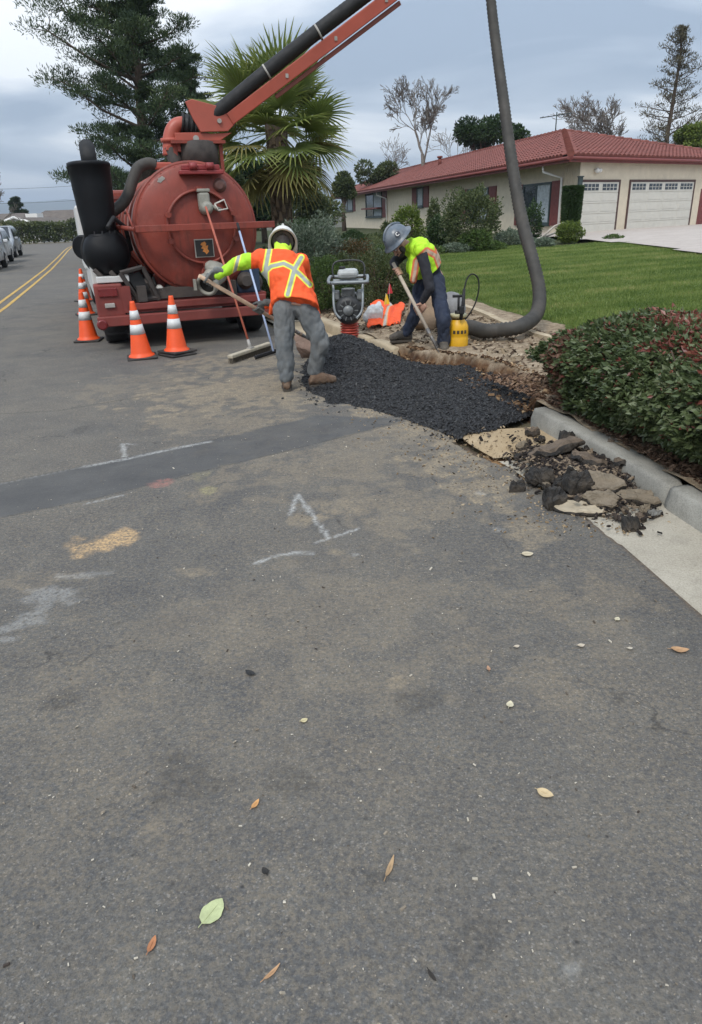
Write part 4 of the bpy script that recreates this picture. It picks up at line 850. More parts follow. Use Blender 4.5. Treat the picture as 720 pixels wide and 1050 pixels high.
# ---- black silencer and drum at the left rear
S1 = TP(90.5, 167, .55); S2 = TP(103, 240, .5); g = MB()
rt = .262; pr = [(0.0, rt), (.02, rt + .012), (.05, rt + .012), (.06, rt), (.26, rt * .98), (.5, rt * .92), (.75, rt * .84), (1.05, rt * .78)]
g.lathe(S1, S2 - S1, pr, 36); g.build('silencer', blk, truck)
g = MB(); g.prism([S1 + Vector((-.27, -.02, 0)), S1 + Vector((-.27, -.02, -.12)), S1 + Vector((-.1, -.02, -.62)), S1 + Vector((-.08, -.02, -.1))], (0, .12, 0)); g.build('silencer_gusset', blk, truck)
g = MB(); p_ = S1 + Vector((.02, .1, 0)); g.tube([p_ + Vector((0, 0, -.05)), p_ + Vector((0, 0, .1)), p_ + Vector((.0, .08, .2)), p_ + Vector((0, .25, .22))], [.1, .1, .1, .09], 16); g.build('exhaust_elbow', rub, truck)
c_ = TP(110, 259, .2); g = MB(); g.lathe(c_ + Vector((0, 1.1, 0)), (0, -1, 0), [(0, .25), (.05, .30), (.9, .30), (.98, .27), (1.06, .19), (1.1, .08), (1.11, .01)], 40); dr_ = g.build('drum', blk, truck)
g = MB(); g.lathe(c_ + Vector((0, .35, 0)), (0, -1, 0), [(0, .305), (0, .325), (.04, .325), (.04, .305)], 40); g.build('drum_band', rub, dr_)
g = MB(); g.lathe(c_ + Vector((-.16, .9, .06)), (-.5, -.7, 0), [(0, .16), (.22, .16), (.24, .14)], 28); g.build('drum_branch', blk, truck)
g = MB(); g.lathe(S2 + Vector((.02, -.03, -.06)), (0, 0, 1), [(0, .21), (.03, .215), (.06, .21), (.07, .18)], 28)
for k in range(12): a_ = k * math.pi / 6; g.cyl(S2 + Vector((.02 + .195 * math.cos(a_), -.03 + .195 * math.sin(a_), -.09)), S2 + Vector((.02 + .195 * math.cos(a_), -.03 + .195 * math.sin(a_), .04)), .014, n=6)
g.build('silencer_flange', blk, truck)
for a_, b_ in (((-.98, .22, 1.02), (-.8, .3, .8)), ((-1.18, .3, 1.05), (-1.0, .35, .85))): g = MB(); g.tube([a_, b_], .03, 8); g.build('drum_strut', dkst, truck)
g = MB(); g.bev(c_ + Vector((.02, .35, -.34)), (.42, .7, .08), .01); g.build('drum_cradle', wst, truck)
g = MB(); g.tube([c_ + Vector((.05, -.03, .3)), c_ + Vector((.15, .1, .42)), c_ + Vector((.3, .3, .3)), c_ + Vector((.34, .4, .0))], .03, 8); g.build('breather_pipe', rub, truck)
# grey hose from the top of the tank to the silencer
hp = [(-.14, .9, 2.34), (-.24, .88, 2.36), (-.38, .85, 2.30), (-.48, .82, 2.14), (-.56, .8, 1.98), (-.66, .78, 1.86), (-.78, .75, 1.78), (-.9, .7, 1.72)]
def smooth(pts, n=8):
    pts = [Vector(p) for p in pts]; o_ = []
    for i in range(len(pts) - 1):
        p0, p1, p2, p3 = pts[max(i - 1, 0)], pts[i], pts[i + 1], pts[min(i + 2, len(pts) - 1)]
        for k in range(n): t_ = k / n; o_.append(.5 * ((2 * p1) + (p2 - p0) * t_ + (2 * p0 - 5 * p1 + 4 * p2 - p3) * t_ * t_ + (3 * p1 - p0 - 3 * p2 + p3) * t_ ** 3))
    return o_ + [pts[-1]]
def ribbed(pts, r, n=14, amp=.05, step=.03):
    pts = smooth(pts, 10); q = [pts[0]]; 
    L_ = [0]
    for a_, b_ in zip(pts[:-1], pts[1:]): L_.append(L_[-1] + (b_ - a_).length)
    tot = L_[-1]; m_ = int(tot / step * 2); P_ = []; j = 0
    for i in range(m_ + 1):
        s_ = tot * i / m_
        while j < len(L_) - 2 and L_[j + 1] < s_: j += 1
        P_.append(pts[j].lerp(pts[j + 1], (s_ - L_[j]) / max(L_[j + 1] - L_[j], 1e-6)))
    rr = r if callable(r) else (lambda t_: r)
    g = MB(); g.tube(P_, [rr(i / m_) * (1 + (amp if i % 2 else -amp)) for i in range(m_ + 1)], n); return g
ribbed(hp, .075, 14, .03).build('vacuum_hose', hosg, truck)
g = MB(); g.bev((-.02, .9, 2.33), (.3, .1, .09), .02, rz=.1); g.build('hose_bracket', redb, truck)
# ---- boom
BY = 1.0; g = MB()
for x_ in (.16, .24, .72, .80): g.box((x_, .9 + (.25 if x_ in (.24, .72) else 0), 2.42), (.05, .05, .4))
g.box((.48, 1.0, 2.62), (.75, .42, .04)); g.build('turret_post', redm, truck)
g = MB(); g.lathe((.5, 1.0, 2.32), (0, 0, 1), [(0, .28), (.3, .28), (.32, .24)], 24); g.build('turret_ring', dkst, truck)
def plate(name, pts, ly, th, m=redb):
    g = MB(); g.prism([TP(px_, py_, ly) for px_, py_ in pts], (0, th, 0)); o = g.build(name, m, truck); bv = o.modifiers.new('bev', 'BEVEL'); bv.width = .008; bv.segments = 2; return o
plate('boom_gusset', [(190, 104), (197, 101.5), (236, 112), (242, 118), (244, 124), (234, 134.5), (206, 135.5), (198, 122)], .86, .04)
plate('boom_gusset', [(190, 104), (197, 101.5), (236, 112), (242, 118), (244, 124), (234, 134.5), (206, 135.5), (198, 122)], 1.12, .04)
plate('boom_knuckle', [(179, 136), (206, 135.6), (217, 137), (238, 136), (225, 145), (205, 152), (191, 156.5), (170, 154), (171, 149), (180, 146)], .90, .2)
kc = TP(201, 142, .89); g = MB(); g.cyl(kc + Vector((0, -.02, 0)), kc + Vector((0, .3, 0)), .04, n=14); g.build('pivot_pin', bare, truck)
kc = TP(225, 124, .85); g = MB(); g.cyl(kc + Vector((0, -.02, 0)), kc + Vector((0, .3, 0)), .03, n=14); g.build('pivot_pin', bare, truck)
tipW = D(497, -77, 11.15); bl = W2T(D(236, 122, 11.15)); bt = W2T(tipW); ax_ = (bt - bl).normalized(); up_ = Vector((0, 1, 0)).cross(ax_); up_ = up_ if up_.z > 0 else -up_; sd_v = ax_.cross(up_)
Mb = Matrix((ax_, sd_v, up_)).transposed(); Lb = (bt - bl).length
g = MB(); g.bev(bl + ax_ * Lb / 2, (Lb, .13, .17), .012, m=Mb); g.build('boom_arm', redb, truck)
g = MB(); g.bev(bl + ax_ * Lb * .42 - up_ * .13, (Lb * .5, .05, .06), .01, m=Mb); g.build('boom_cylinder', mat('cylinder_brown', (.2, .06, .045), .5, .2, 6), truck)
hs_ = [bl + ax_ * -.25 + up_ * .16, bl + ax_ * 1.0 + up_ * .2, bl + ax_ * 2.5 + up_ * .2, bl + ax_ * (Lb - .3) + up_ * .2]
ribbed(hs_, .092, 16, .012, .06).build('boom_hose', rub, truck)
for k in range(5):
    c_ = bl + ax_ * (.75 + k * .85) + up_ * .19; g = MB(); g.lathe(c_, ax_, [(0, .098), (0, .104), (.025, .104), (.025, .098)], 20, False); g.build('hose_clamp', bare, truck)
    c_ = bl + ax_ * (.95 + k * .8); g = MB(); g.box(c_ + Vector((0, -.068, 0)), (.04, .01, .05)); g.build('boom_lug', bare, truck)
g = MB(); c0, c1 = TP(203, 130, 1.0), TP(186, 126, 1.0); g.tube([c0, c1], [.115, .115], 18)
for t_ in (.1, .35, .62, .9): g.lathe(c0.lerp(c1, t_), (c1 - c0).normalized(), [(0, .12), (.0, .13), (.03, .13), (.03, .12)], 18, False)
g.build('rubber_coupling', rub, truck)
g = MB(); g.tube(smooth([TP(190, 127, 1.0), TP(182, 128, 1.0), TP(177, 133, 1.0), TP(174.5, 141, 1.0), TP(174, 149, 1.0), TP(174, 160, 1.0)], 4), .095, 18); g.lathe(TP(174, 146, 1.0), (0, 0, 1), [(0, .1), (0, .12), (.05, .12), (.05, .1)], 18, False); g.build('boom_elbow', redb, truck)
g = MB(); g.tube([TP(174, 152, 1.0), TP(180, 165, .95), (.1, .95, 2.3)], .1, 14); g.build('turret_pipe', dkst, truck)
g = MB(); g.tube(smooth([bt - ax_ * .35 + up_ * .2, bt + up_ * .22, W2T(tipW + Vector((.1, -.02, .05)))], 4), .1, 14); g.build('boom_end_elbow', redb, truck)

# ---- suction hose hanging from the boom to the verge
hw = [D(499, -70, 11.1), D(502, -35, 11.05), D(503.5, 0, 11), D(509, 48, 10.8), D(516, 100, 10.5), D(524, 160, 10.15), D(534, 220, 9.75), D(546, 266, 9.35), D(553, 298, 9.1), G(550, 322, .42), G(533, 335, .33), G(512, 338.5, .29), G(496, 339.5, .27), G(482, 335.5, .28), Vector((1.38, 9.05, .27)), Vector((1.25, 9.75, .27)), Vector((1.3, 10.6, .28)), Vector((1.6, 11.6, .29))]
o = ribbed(hw, lambda t_: .062 + .015 * min(1, max(0, (t_ - .05) / .35)) + .008 * min(1, max(0, (t_ - .45) / .2)), 18, .085, .052).build('suction_hose', hosg)
tag(o, 'long ribbed grey suction hose hanging from the boom and curling onto the verge', 'hose')
# ================================================================== PEOPLE
def remesh(mb, name, m, parent, voxel=.012, it=6, fold=0.0, fsc=7.0, stretch=(1, 1, 1), seed=0, attr=None):
    o = mb.build('tmp_shape'); md = o.modifiers.new('r', 'REMESH'); md.mode = 'VOXEL'; md.voxel_size = voxel; md.use_smooth_shade = True
    sm = o.modifiers.new('s', 'SMOOTH'); sm.iterations = it; sm.factor = .5
    dg = bpy.context.evaluated_depsgraph_get(); me = bpy.data.meshes.new_from_object(o.evaluated_get(dg)); bpy.data.objects.remove(o)
    me.materials.clear(); me.name = name
    if fold:
        n = len(me.vertices); co = np.empty(n * 3, np.float32); no = np.empty(n * 3, np.float32); me.vertices.foreach_get('co', co); me.vertices.foreach_get('normal', no)
        co = co.reshape(-1, 3); no = no.reshape(-1, 3); d = np.empty(n)
        for i in range(n):
            p = co[i]; v = (p[0] * fsc * stretch[0] + seed, p[1] * fsc * stretch[1], p[2] * fsc * stretch[2])
            q = mnoise.noise(v); d[i] = (abs(q) * 2 - .55) * fold + (abs(mnoise.noise((v[0] * 2.3, v[1] * 2.3, v[2] * 1.7 + 5))) - .25) * fold * .9 + mnoise.noise((v[0] * 5, v[1] * 5, v[2] * 4)) * fold * .25
        co += no * d[:, None]; me.vertices.foreach_set('co', co.ravel())
    if attr:
        n = len(me.vertices); co = np.empty(n * 3, np.float32); me.vertices.foreach_get('co', co); co = co.reshape(-1, 3)
        for a, fn in attr.items():
            at = me.attributes.new(a, 'FLOAT', 'POINT'); at.data.foreach_set('value', np.array([fn(Vector(p)) for p in co], dtype=np.float32))
    me.polygons.foreach_set('use_smooth', np.full(len(me.polygons), True)); me.update()
    return link(name, me, m, parent)
def grip(g, c, axis, towrist, rh, side=1, k=1.0, fr_=.0095):
    """a hand closed round a bar: palm, four fingers, thumb.  returns the wrist point"""
    c = Vector(c); ax = Vector(axis).normalized(); e1 = Vector(towrist); e1 = (e1 - ax * e1.dot(ax)).normalized(); e2 = ax.cross(e1) * side
    pt = lambda a, r, o: c + ax * o + (e1 * math.cos(R(a)) + e2 * math.sin(R(a))) * r
    rr = rh + fr_ * k * .9
    for i, (o, ln) in enumerate(((-.033, .84), (-.011, 1.0), (.011, .97), (.033, .78))):
        o *= k; seq = [pt(-38, rr + .03 * k, o * .9), pt(-75, rr + .006, o), pt(-75 - 62 * ln, rr, o), pt(-75 - 118 * ln, rr, o * 1.02), pt(-75 - 170 * ln, rr, o * 1.04)]
        for a, b, ra, rb in zip(seq[:-1], seq[1:], (1.1, 1.05, .98, .9), (1.05, .98, .9, .8)): g.cap(a, b, fr_ * k * ra, fr_ * k * rb, 8)
    w = c + e1 * (.095 * k + rh)
    g.loft([(w - e1 * .005, ax * .026 * k, e2 * .019 * k), (c + e1 * (rh + .06 * k), ax * .038 * k, e2 * .017 * k), (c + e1 * (rh + .028 * k) - e2 * .008, ax * .042 * k, e2 * .015 * k), (c + e1 * (rh + .012) - e2 * .018, ax * .04 * k, e2 * .011)], 12)
    tb = [c + e1 * (rh + .065 * k) + ax * -.03 * k + e2 * .008, pt(30, rr + .022, -.046 * k), pt(80, rr + .006, -.05 * k), pt(125, rr, -.044 * k)]
    for a, b, ra, rb in zip(tb[:-1], tb[1:], (1.45, 1.25, 1.1), (1.25, 1.1, .9)): g.cap(a, b, fr_ * k * ra, fr_ * k * rb, 8)
    return w
def head(g, c, fwd, upv):
    """skull, jaw, nose, brow, lips and ears, 22 cm tall"""
    c = Vector(c); f = Vector(fwd).normalized(); u = Vector(upv); u = (u - f * u.dot(f)).normalized(); r_ = f.cross(u); M = Matrix((r_, f, u)).transposed()
    P_ = lambda x, y, z: c + M @ Vector((x, y, z))
    g.ell(P_(0, -.012, .025), (.075, .095, .088), M); g.ell(P_(0, .03, -.035), (.056, .062, .075), M); g.ell(P_(0, .058, -.088), (.03, .028, .024), M)
    g.cap(P_(0, .088, .01), P_(0, .108, -.028), .009, .014, 10); g.ell(P_(0, .082, .028), (.05, .015, .012), M); g.ell(P_(0, .09, -.058), (.024, .012, .008), M); g.ell(P_(0, .088, -.068), (.02, .012, .008), M)
    for s in (-1, 1): g.ell(P_(s * .074, -.005, -.005), (.012, .022, .032), M); g.ell(P_(s * .04, .066, -.02), (.02, .02, .02), M)
    return P_, M
def face_bits(P_, M, par, hairm, beard=False):
    for s in (-1, 1):
        g = MB(); g.ell(P_(s * .031, .078, .006), (.0125, .009, .009), M); e_ = g.build('eye', mat('eye_white', (.7, .68, .64), .3, .03, 9, 0), par)
        g = MB(); g.ell(P_(s * .031, .0845, .006), (.0055, .004, .0055), M); g.build('iris', mat('iris_brown', (.03, .018, .01), .2, .1, 9, 0), e_)
        g = MB(); g.cap(P_(s * .018, .094, .03), P_(s * .048, .083, .031), .005, .003, 6); g.build('eyebrow', hairm, par)
    if beard:
        g = MB(); g.ell(P_(0, .055, -.082), (.045, .045, .036), M).ell(P_(0, .092, -.047), (.03, .01, .007), M)
        for s in (-1, 1): g.ell(P_(s * .055, .03, -.05), (.016, .035, .045), M)
        remesh(g, 'beard', hairm, par, .006, 2, .002, 60)
def hardhat(c, up, fwd, m, par, bandm, rim=.02, full=False, sz=1.0):
    c = Vector(c); u = Vector(up).normalized(); f = Vector(fwd); f = (f - u * f.dot(u)).normalized(); r_ = f.cross(u); n = 40; g = MB(); vs = []
    # rings: brim edge, brim inner, dome
    prof = [(1.0, 0.0, 1.0), (1.0, .006, 1.0), (.0, .018, 0.0)] 
    def ring(k, h, b):
        o = []
        for i in range(n):
            t_ = 2 * math.pi * i / n; co, si = math.cos(t_), math.sin(t_); rx, ry = .118 * k * sz, .142 * k * sz; br = b * (full and .035 or (.014 + .05 * max(0, si) ** 1.5)) * sz
            o.append(c + r_ * (co * (rx + br)) + f * (si * (ry + br)) + u * (h * sz - b * .012 * max(0, si)))
        return o
    rings = [ring(.94, .002, 0), ring(1.0, -.004, 1), ring(1.0, .004, 1), ring(1.0, .014, 0)] + [ring(math.cos(t_) * (1 if t_ < 1.2 else 1), .014 + .135 * math.sin(t_), 0) for t_ in np.linspace(.15, 1.5, 11)]
    inner = [ring(.93 * math.cos(t_), .004 + .125 * math.sin(t_), 0) for t_ in np.linspace(1.5, .0, 8)]
    rings = inner + rings
    for q in rings: vs += q
    g.add(vs, [(i * n + k, i * n + (k + 1) % n, (i + 1) * n + (k + 1) % n, (i + 1) * n + k) for i in range(len(rings) - 1) for k in range(n)], True)
    b0 = len(g.v) - len(vs); g.f.append(tuple(b0 + (len(rings) - 1) * n + k for k in range(n))); g.sm.append(True); g.mi.append(0)
    h = g.build('hard_hat', m, par)
    g = MB(); pts = [c + f * (.142 * math.cos(t_)) * sz + u * (.017 + .14 * math.sin(t_)) * sz for t_ in np.linspace(.5, 2.6, 16)]
    g.tube(pts, .012 * sz, 8); g.build('hat_ridge', m, h)
    g = MB(); g.tube([c + (r_ * math.cos(t_) * .105 + f * math.sin(t_) * .125) * sz + u * .012 for t_ in np.linspace(0, 6.283, 24)], .011, 6); g.build('headband', bandm, h)
    return h, r_, f, u
skin = mat('skin', (.42, .24, .17), .55, .12, 12, .15, 120, .001); hairb = mat('dark_hair', (.02, .014, .01), .7, .3, 60, .5, 200, .002)
# ---- hi-vis cloth with tape, driven by distances measured on the garment
def hivis(name, base, sleeve, tapec, edgec, ctr=.60):
    m, t, b = nodes(name); N = NT(t)
    c = N.mix(N.ramp(N.attr('sleeve'), [(.49, 0.0), (.51, 1.0)]), base, sleeve)
    c = N.mix(N.ramp(N.attr('tape'), [(.30, 0.0), (.33, 1.0)]), c, edgec)
    c = N.mix(N.ramp(N.attr('tape'), [(ctr, 0.0), (ctr + .03, 1.0)]), c, tapec)
    c = N.mix(1.0, c, N.ramp(N.noise(14, 5, .7), [(.25, .78), (.6, 1.0), (.8, 1.12)]), 'MULTIPLY')
    c = N.mix(N.ramp(N.noise(9, 5, .8), [(.68, 0.0), (.85, .3)]), c, (.12, .1, .08))
    N.l(c, b.inputs['Base Color']); b.inputs['Roughness'].default_value = .75
    N.l(N.bump(N.noise(260, 2, .6), .35, .001), b.inputs['Normal']); return m
jean = lambda nm, c, dc=(.25, .22, .18): mat(nm, c, .85, .2, 6, .35, 180, .002, dirt=.35, dirtc=dc)
def strip(pts_px, wpx):
    """distance of a garment point from a tape run seen in the photograph, 1 at its centre, 0 at its edge"""
    def f_(p):
        x, y = PX(p); d = min(float(segd(np.array(x), np.array(y), a, b)) for a, b in zip(pts_px[:-1], pts_px[1:])); return max(0.0, 1 - d / wpx)
    return f_
def boot(g, heel, toe, ank, k=1.0):
    heel, toe, ank = Vector(heel), Vector(toe), Vector(ank); d = (toe - heel).normalized(); s = d.cross(Vector((0, 0, 1))).normalized(); u = Vector((0, 0, 1)); L_ = (toe - heel).length
    g.loft([(heel + u * .03 - d * .01, s * .028, u * .028), (heel + u * .05 + d * .02, s * .042, u * .05), (heel + u * .065 + d * L_ * .4, s * .05, u * .065), (heel + u * .052 + d * L_ * .72, s * .058, u * .052), (toe + u * .044 - d * .03, s * .052, u * .044), (toe + u * .038 + d * .01, s * .03, u * .03)], 14)
    g.loft([(heel + u * .05 + d * .05, s * .042, d * .055), (heel.lerp(ank, .55) + u * .05 + d * .03, s * .045, d * .055), (ank + u * .09, s * .056, d * .066)], 14)
def sole(g, heel, toe):
    heel, toe = Vector(heel), Vector(toe); d = (toe - heel).normalized(); s = d.cross(Vector((0, 0, 1))).normalized(); L_ = (toe - heel).length
    pts = []
    for t_, w in ((-.02, .02), (.0, .036), (.3, .043), (.45, .046), (.75, .055), (.92, .042), (1.0, .02)): pts.append((t_, w))
    poly = [heel + d * L_ * a + s * w for a, w in pts] + [heel + d * L_ * a - s * w for a, w in reversed(pts)]; g.prism([p + Vector((0, 0, .003)) for p in poly], (0, 0, .024))

# ---------------------------------------------------------------- worker in orange, seen from behind
w1 = empty('person', (-.45, 6.98, 0), 0, 'worker in an orange hi-vis shirt and grey jeans bending forward, back to the camera', 'person')
O1 = Vector(w1.location)
def V1(*p): return Vector(p) - O1
anL, anR = Vector((-.60, 6.95, .10)), Vector((-.315, 7.05, .11)); knL, knR = Vector((-.605, 6.97, .44)), Vector((-.245, 7.0, .46)); hpL, hpR = Vector((-.58, 7.0, .80)), Vector((-.385, 7.03, .80))
pel, wst_, chs = Vector((-.485, 7.02, .86)), Vector((-.52, 7.07, .98)), Vector((-.60, 7.22, 1.17)); shL, shR = Vector((-.80, 7.27, 1.245)), Vector((-.41, 7.24, 1.20)); nk, hdc = Vector((-.60, 7.38, 1.29)), Vector((-.595, 7.50, 1.33))
HA, TE = Vector((-1.31, 7.15, 1.055)), D(322, 350.5, 7.95)
hx = (TE - HA).normalized(); HB = HA + hx * .62; elL = D(241, 271, 7.22); elR = Vector((-.36, 7.42, .93))
tor_r = (shR - shL).normalized(); tor_u = (nk - pel).normalized(); tor_f = tor_u.cross(tor_r).normalized()
g = MB(); sh_ = lambda v: v - O1
for a, b, ra, rb in ((hpL, knL, .082, .058), (knL, anL, .056, .04), (hpR, knR, .082, .058), (knR, anR, .056, .04), (shL, elL, .045, .035), (elL, HA + (elL - HA).normalized() * .12, .034, .025), (shR, elR, .045, .03), (elR, HB + (elR - HB).normalized() * .12, .028, .022), (nk - tor_u * .06, hdc, .055, .055)): g.cap(sh_(a), sh_(b), ra, rb)
g.loft([(sh_(pel - tor_u * .08), tor_r * .11, tor_f * .06), (sh_(pel), tor_r * .12, tor_f * .065), (sh_(wst_), tor_r * .135, tor_f * .09), (sh_(chs), tor_r * .175, tor_f * .11), (sh_(nk - tor_u * .03), tor_r * .12, tor_f * .07)])
P_, M_h = head(g, sh_(hdc), Vector((-.15, .75, -.65)), Vector((-.05, .65, .75)))
for an, dd in ((anL, Vector((-.05, .24, 0))), (anR, Vector((.24, .08, 0)))): g.cap(sh_(an + Vector((0, 0, -.05))), sh_(an + dd * .6 + Vector((0, 0, -.06))), .035, .03)
remesh(g, 'body', skin, w1, .009, 4); face_bits(P_, M_h, w1, hairb)
g = MB(); g.ell(P_(0, -.022, .03), (.082, .10, .09), M_h).ell(P_(0, -.055, -.02), (.07, .06, .06), M_h); remesh(g, 'hair', hairb, w1, .008, 2, .003, 50)
g = MB()
for a, b, ra, rb in ((hpL, knL, .116, .094), (knL, anL + Vector((0, 0, .05)), .092, .078), (hpR, knR, .116, .094), (knR, anR + Vector((0, 0, .05)), .092, .078)): g.cap(sh_(a), sh_(b), ra, rb)
g.loft([(sh_(pel + Vector((0, 0, -.14))), tor_r * .16, tor_f * .1), (sh_(pel + Vector((0, 0, -.06))), tor_r * .19, tor_f * .125), (sh_(pel + Vector((0, .0, .03))), tor_r * .185, tor_f * .125), (sh_(wst_ + tor_u * .06), tor_r * .18, tor_f * .13)])
remesh(g, 'jeans', jean('grey_jeans', (.125, .135, .14)), w1, .010, 4, .013, 7, (1.3, 1.3, .85), 3)
g = MB(); hem = pel - tor_u * .05
g.loft([(sh_(hem + Vector((0.01, 0, -.02))), tor_r * .235, tor_f * .17), (sh_(pel + tor_u * .06), tor_r * .225, tor_f * .16), (sh_(wst_ + tor_u * .03), tor_r * .215, tor_f * .15), (sh_(chs), tor_r * .235, tor_f * .145), (sh_(chs + tor_u * .10), tor_r * .225, tor_f * .125), (sh_(nk - tor_u * .01), tor_r * .11, tor_f * .075)])
for a, b, ra, rb in ((shL, elL, .085, .068), (elL, HA + Vector((.085, .02, .05)), .066, .046), (shR, elR, .085, .07), (elR, HB + (elR - HB).normalized() * .12, .066, .045)): g.cap(sh_(a), sh_(b), ra, rb)
# the tails hang on each side of the seat
g.cap(sh_(pel + Vector((.15, .0, .02))), sh_(Vector((-.245, 7.02, .70))), .07, .026); g.cap(sh_(pel + Vector((-.17, .03, .03))), sh_(Vector((-.73, 7.07, .74))), .05, .022)
m = hivis('hivis_orange', (.88, .105, .018), (.42, .78, .03), (.34, .37, .33), (.78, .80, .08))
def slv(p):
    p = p + O1; e = (elL - shL); t_ = (p - shL).dot(e) / e.length_squared; return 1.0 if (t_ > .40 and p.x < -.9) else 0.0
def ramp_sleeve(p):
    p = p + O1; x, y = PX(p); return max(0.0, min(1.0, .5 + (257.5 - x) * .2)) if p.x < -.85 else 0.0
tapes = [strip([(276, 256), (272.5, 275), (273, 302)], 5.2), strip([(309, 264), (302, 276), (295, 302)], 5.2), strip([(262, 289), (270.5, 280), (278, 273), (291, 270), (299, 274), (307, 281), (318, 292)], 4.6)]
tf1 = lambda p: max(f_(p + O1) for f_ in tapes)
def tape1(p):
    q = p + O1
    if PX(q)[0] < 266: x, y = PX(q); return max(0, 1 - abs(x - 243.5 - (y - 268) * -.25) / 4.2) * .999 if 228 < x < 256 else 0.0
    return tf1(p)
remesh(g, 'work_shirt', m, w1, .0095, 4, .016, 6, (1, 1, .8), 9, {'tape': tape1, 'sleeve': ramp_sleeve})
# collar / neck cloth and helmet
g = MB(); g.loft([(sh_(nk - tor_u * .03 - tor_f * .01), tor_r * .085, tor_f * .07), (sh_(nk + Vector((0, .03, .03))), tor_r * .078, tor_f * .07), (sh_(hdc + Vector((0, -.03, .0))), tor_r * .084, tor_f * .08), (sh_(hdc + Vector((0, .02, .03))), tor_r * .088, tor_f * .085)])
remesh(g, 'neck_cloth', mat('lime_cloth', (.5, .78, .04), .8, .1, 20, .2), w1, .008, 3, .006, 14)
hatw = mat('white_hard_hat', (.66, .66, .62), .4, .06, 8, .05, dirt=.2)
hardhat(sh_(hdc + Vector((0.0, .035, .045))), Vector((-.02, .80, .60)), Vector((-.1, .6, -.75)), hatw, w1, rub, full=False, sz=1.12)
gm = mat('grey_glove', (.13, .135, .13), .8, .3, 18, .4, 120)
g = MB(); wl = grip(g, sh_(HA), hx, (elL - HA), .019, 1, 1.18); g.cap(wl, sh_(HA + (elL - HA).normalized() * .17), .036, .04, 12); remesh(g, 'glove', gm, w1, .0045, 2)
g = MB(); wl = grip(g, sh_(HB), hx, (elR - HB), .019, -1, 1.18); g.cap(wl, sh_(HB + (elR - HB).normalized() * .17), .036, .04, 12); remesh(g, 'glove', gm, w1, .0045, 2)
btm = mat('brown_work_boot', (.10, .058, .035), .8, .4, 22, .6, 80, dirt=.5, dirtc=(.26, .2, .14)); som = mat('boot_sole', (.06, .05, .04), .85, .2, 12)
for an, heel, toe in ((anL, (-.598, 6.88, 0), (-.62, 7.13, 0)), (anR, (-.375, 7.0, .012), (-.115, 7.05, .012))):
    g = MB(); boot(g, sh_(Vector(heel) + Vector((0, 0, .02))), sh_(Vector(toe) + Vector((0, 0, .02))), sh_(an), 1); bo = remesh(g, 'boot', btm, w1, .008, 3, .004, 20)
    g = MB(); sole(g, sh_(Vector(heel)), sh_(Vector(toe))); g.build('sole', som, bo)
# shovel he holds
wood = mat('worn_wood_handle', (.55, .38, .26), .7, .15, 12, .2, 60, dirt=.2); steel = mat('worn_steel', (.22, .21, .2), .5, .25, 10, .2, metal=.6, dirt=.5, dirtc=(.14, .11, .08))
def shovel(name, a, b, roll_, lb, wm=wood, cat='shovel'):
    a, b = Vector(a), Vector(b); d = (b - a).normalized(); L_ = (b - a).length; s = d.cross(Vector((0, 0, 1))).normalized(); s = Matrix.Rotation(roll_, 3, d) @ s; u = s.cross(d).normalized(); u = u if u.z > 0 else -u
    r = empty(name, a, 0, lb, cat); Z0 = Vector((0, 0, 0))
    g = MB(); g.tube([Z0 - d * .12, d * (L_ - .32)], [.0205, .0215], 12); g.build('handle', wm, r)
    g = MB(); g.tube([d * (L_ - .42), d * (L_ - .3), d * (L_ - .2)], [.022, .021, .012], 12); g.build('socket', steel, r)
    g = MB(); rows = []; vs = []
    for i in range(9):
        t_ = i / 8; wd = .115 * (1 if t_ < .6 else math.sqrt(max(.02, 1 - ((t_ - .6) / .41) ** 2))); c_ = d * (L_ - .27 + .3 * t_) - u * (.03 * t_ * 0)
        for j in range(9): q = j / 4 - 1; vs.append(c_ + s * wd * q + u * (.03 * q * q - .012))
    vs += [v - u * .003 for v in vs]; n = 81
    g.add(vs, [(i * 9 + j, i * 9 + j + 1, i * 9 + j + 10, i * 9 + j + 9) for i in range(8) for j in range(8)] + [(n + i * 9 + j, n + i * 9 + j + 9, n + i * 9 + j + 10, n + i * 9 + j + 1) for i in range(8) for j in range(8)] +
          [(k, k + 1, n + k + 1, n + k) for k in range(8)] + [(72 + k, n + 72 + k, n + 73 + k, 73 + k) for k in range(8)] + [(9 * k, n + 9 * k, n + 9 * k + 9, 9 * k + 9) for k in range(8)] + [(9 * k + 8, 9 * k + 17, n + 9 * k + 17, n + 9 * k + 8) for k in range(8)], True)
    g.build('blade', steel, r); return r
shovel('shovel', HA, TE + (TE - HA).normalized() * .12, .2, 'wooden handled shovel held by the worker in orange')

# ---------------------------------------------------------------- worker in the lime vest, facing left
w2 = empty('person', (1.0, 8.4, .12), 0, 'worker in a lime vest, navy jeans and grey hard hat digging by the kerb', 'person'); O2 = Vector(w2.location); s2 = lambda v: Vector(v) - O2
gr = .15
near = lambda x, y, z: CAMP + (Vector((x, y, z)) - CAMP) * .925
anF, anB = D(417, 343, 8.62), D(455, 353, 8.18); knF, knB = D(426, 322, 8.52), D(455, 327, 8.12)
hpF, hpB = near(1.03, 9.36, .82), near(1.17, 9.16, .82)
pel2 = near(1.13, 9.27, .90); chs2 = near(.98, 9.2, 1.16); nk2 = near(.82, 9.17, 1.27); hd2 = near(.70, 9.12, 1.285)
shN, shF = near(.97, 9.03, 1.19), near(.85, 9.38, 1.21); elN = D(441, 296, 8.2); HN = D(428.5, 318.5, 8.26); HT = D(408, 279, 8.44); elF = near(.66, 9.40, 1.03)
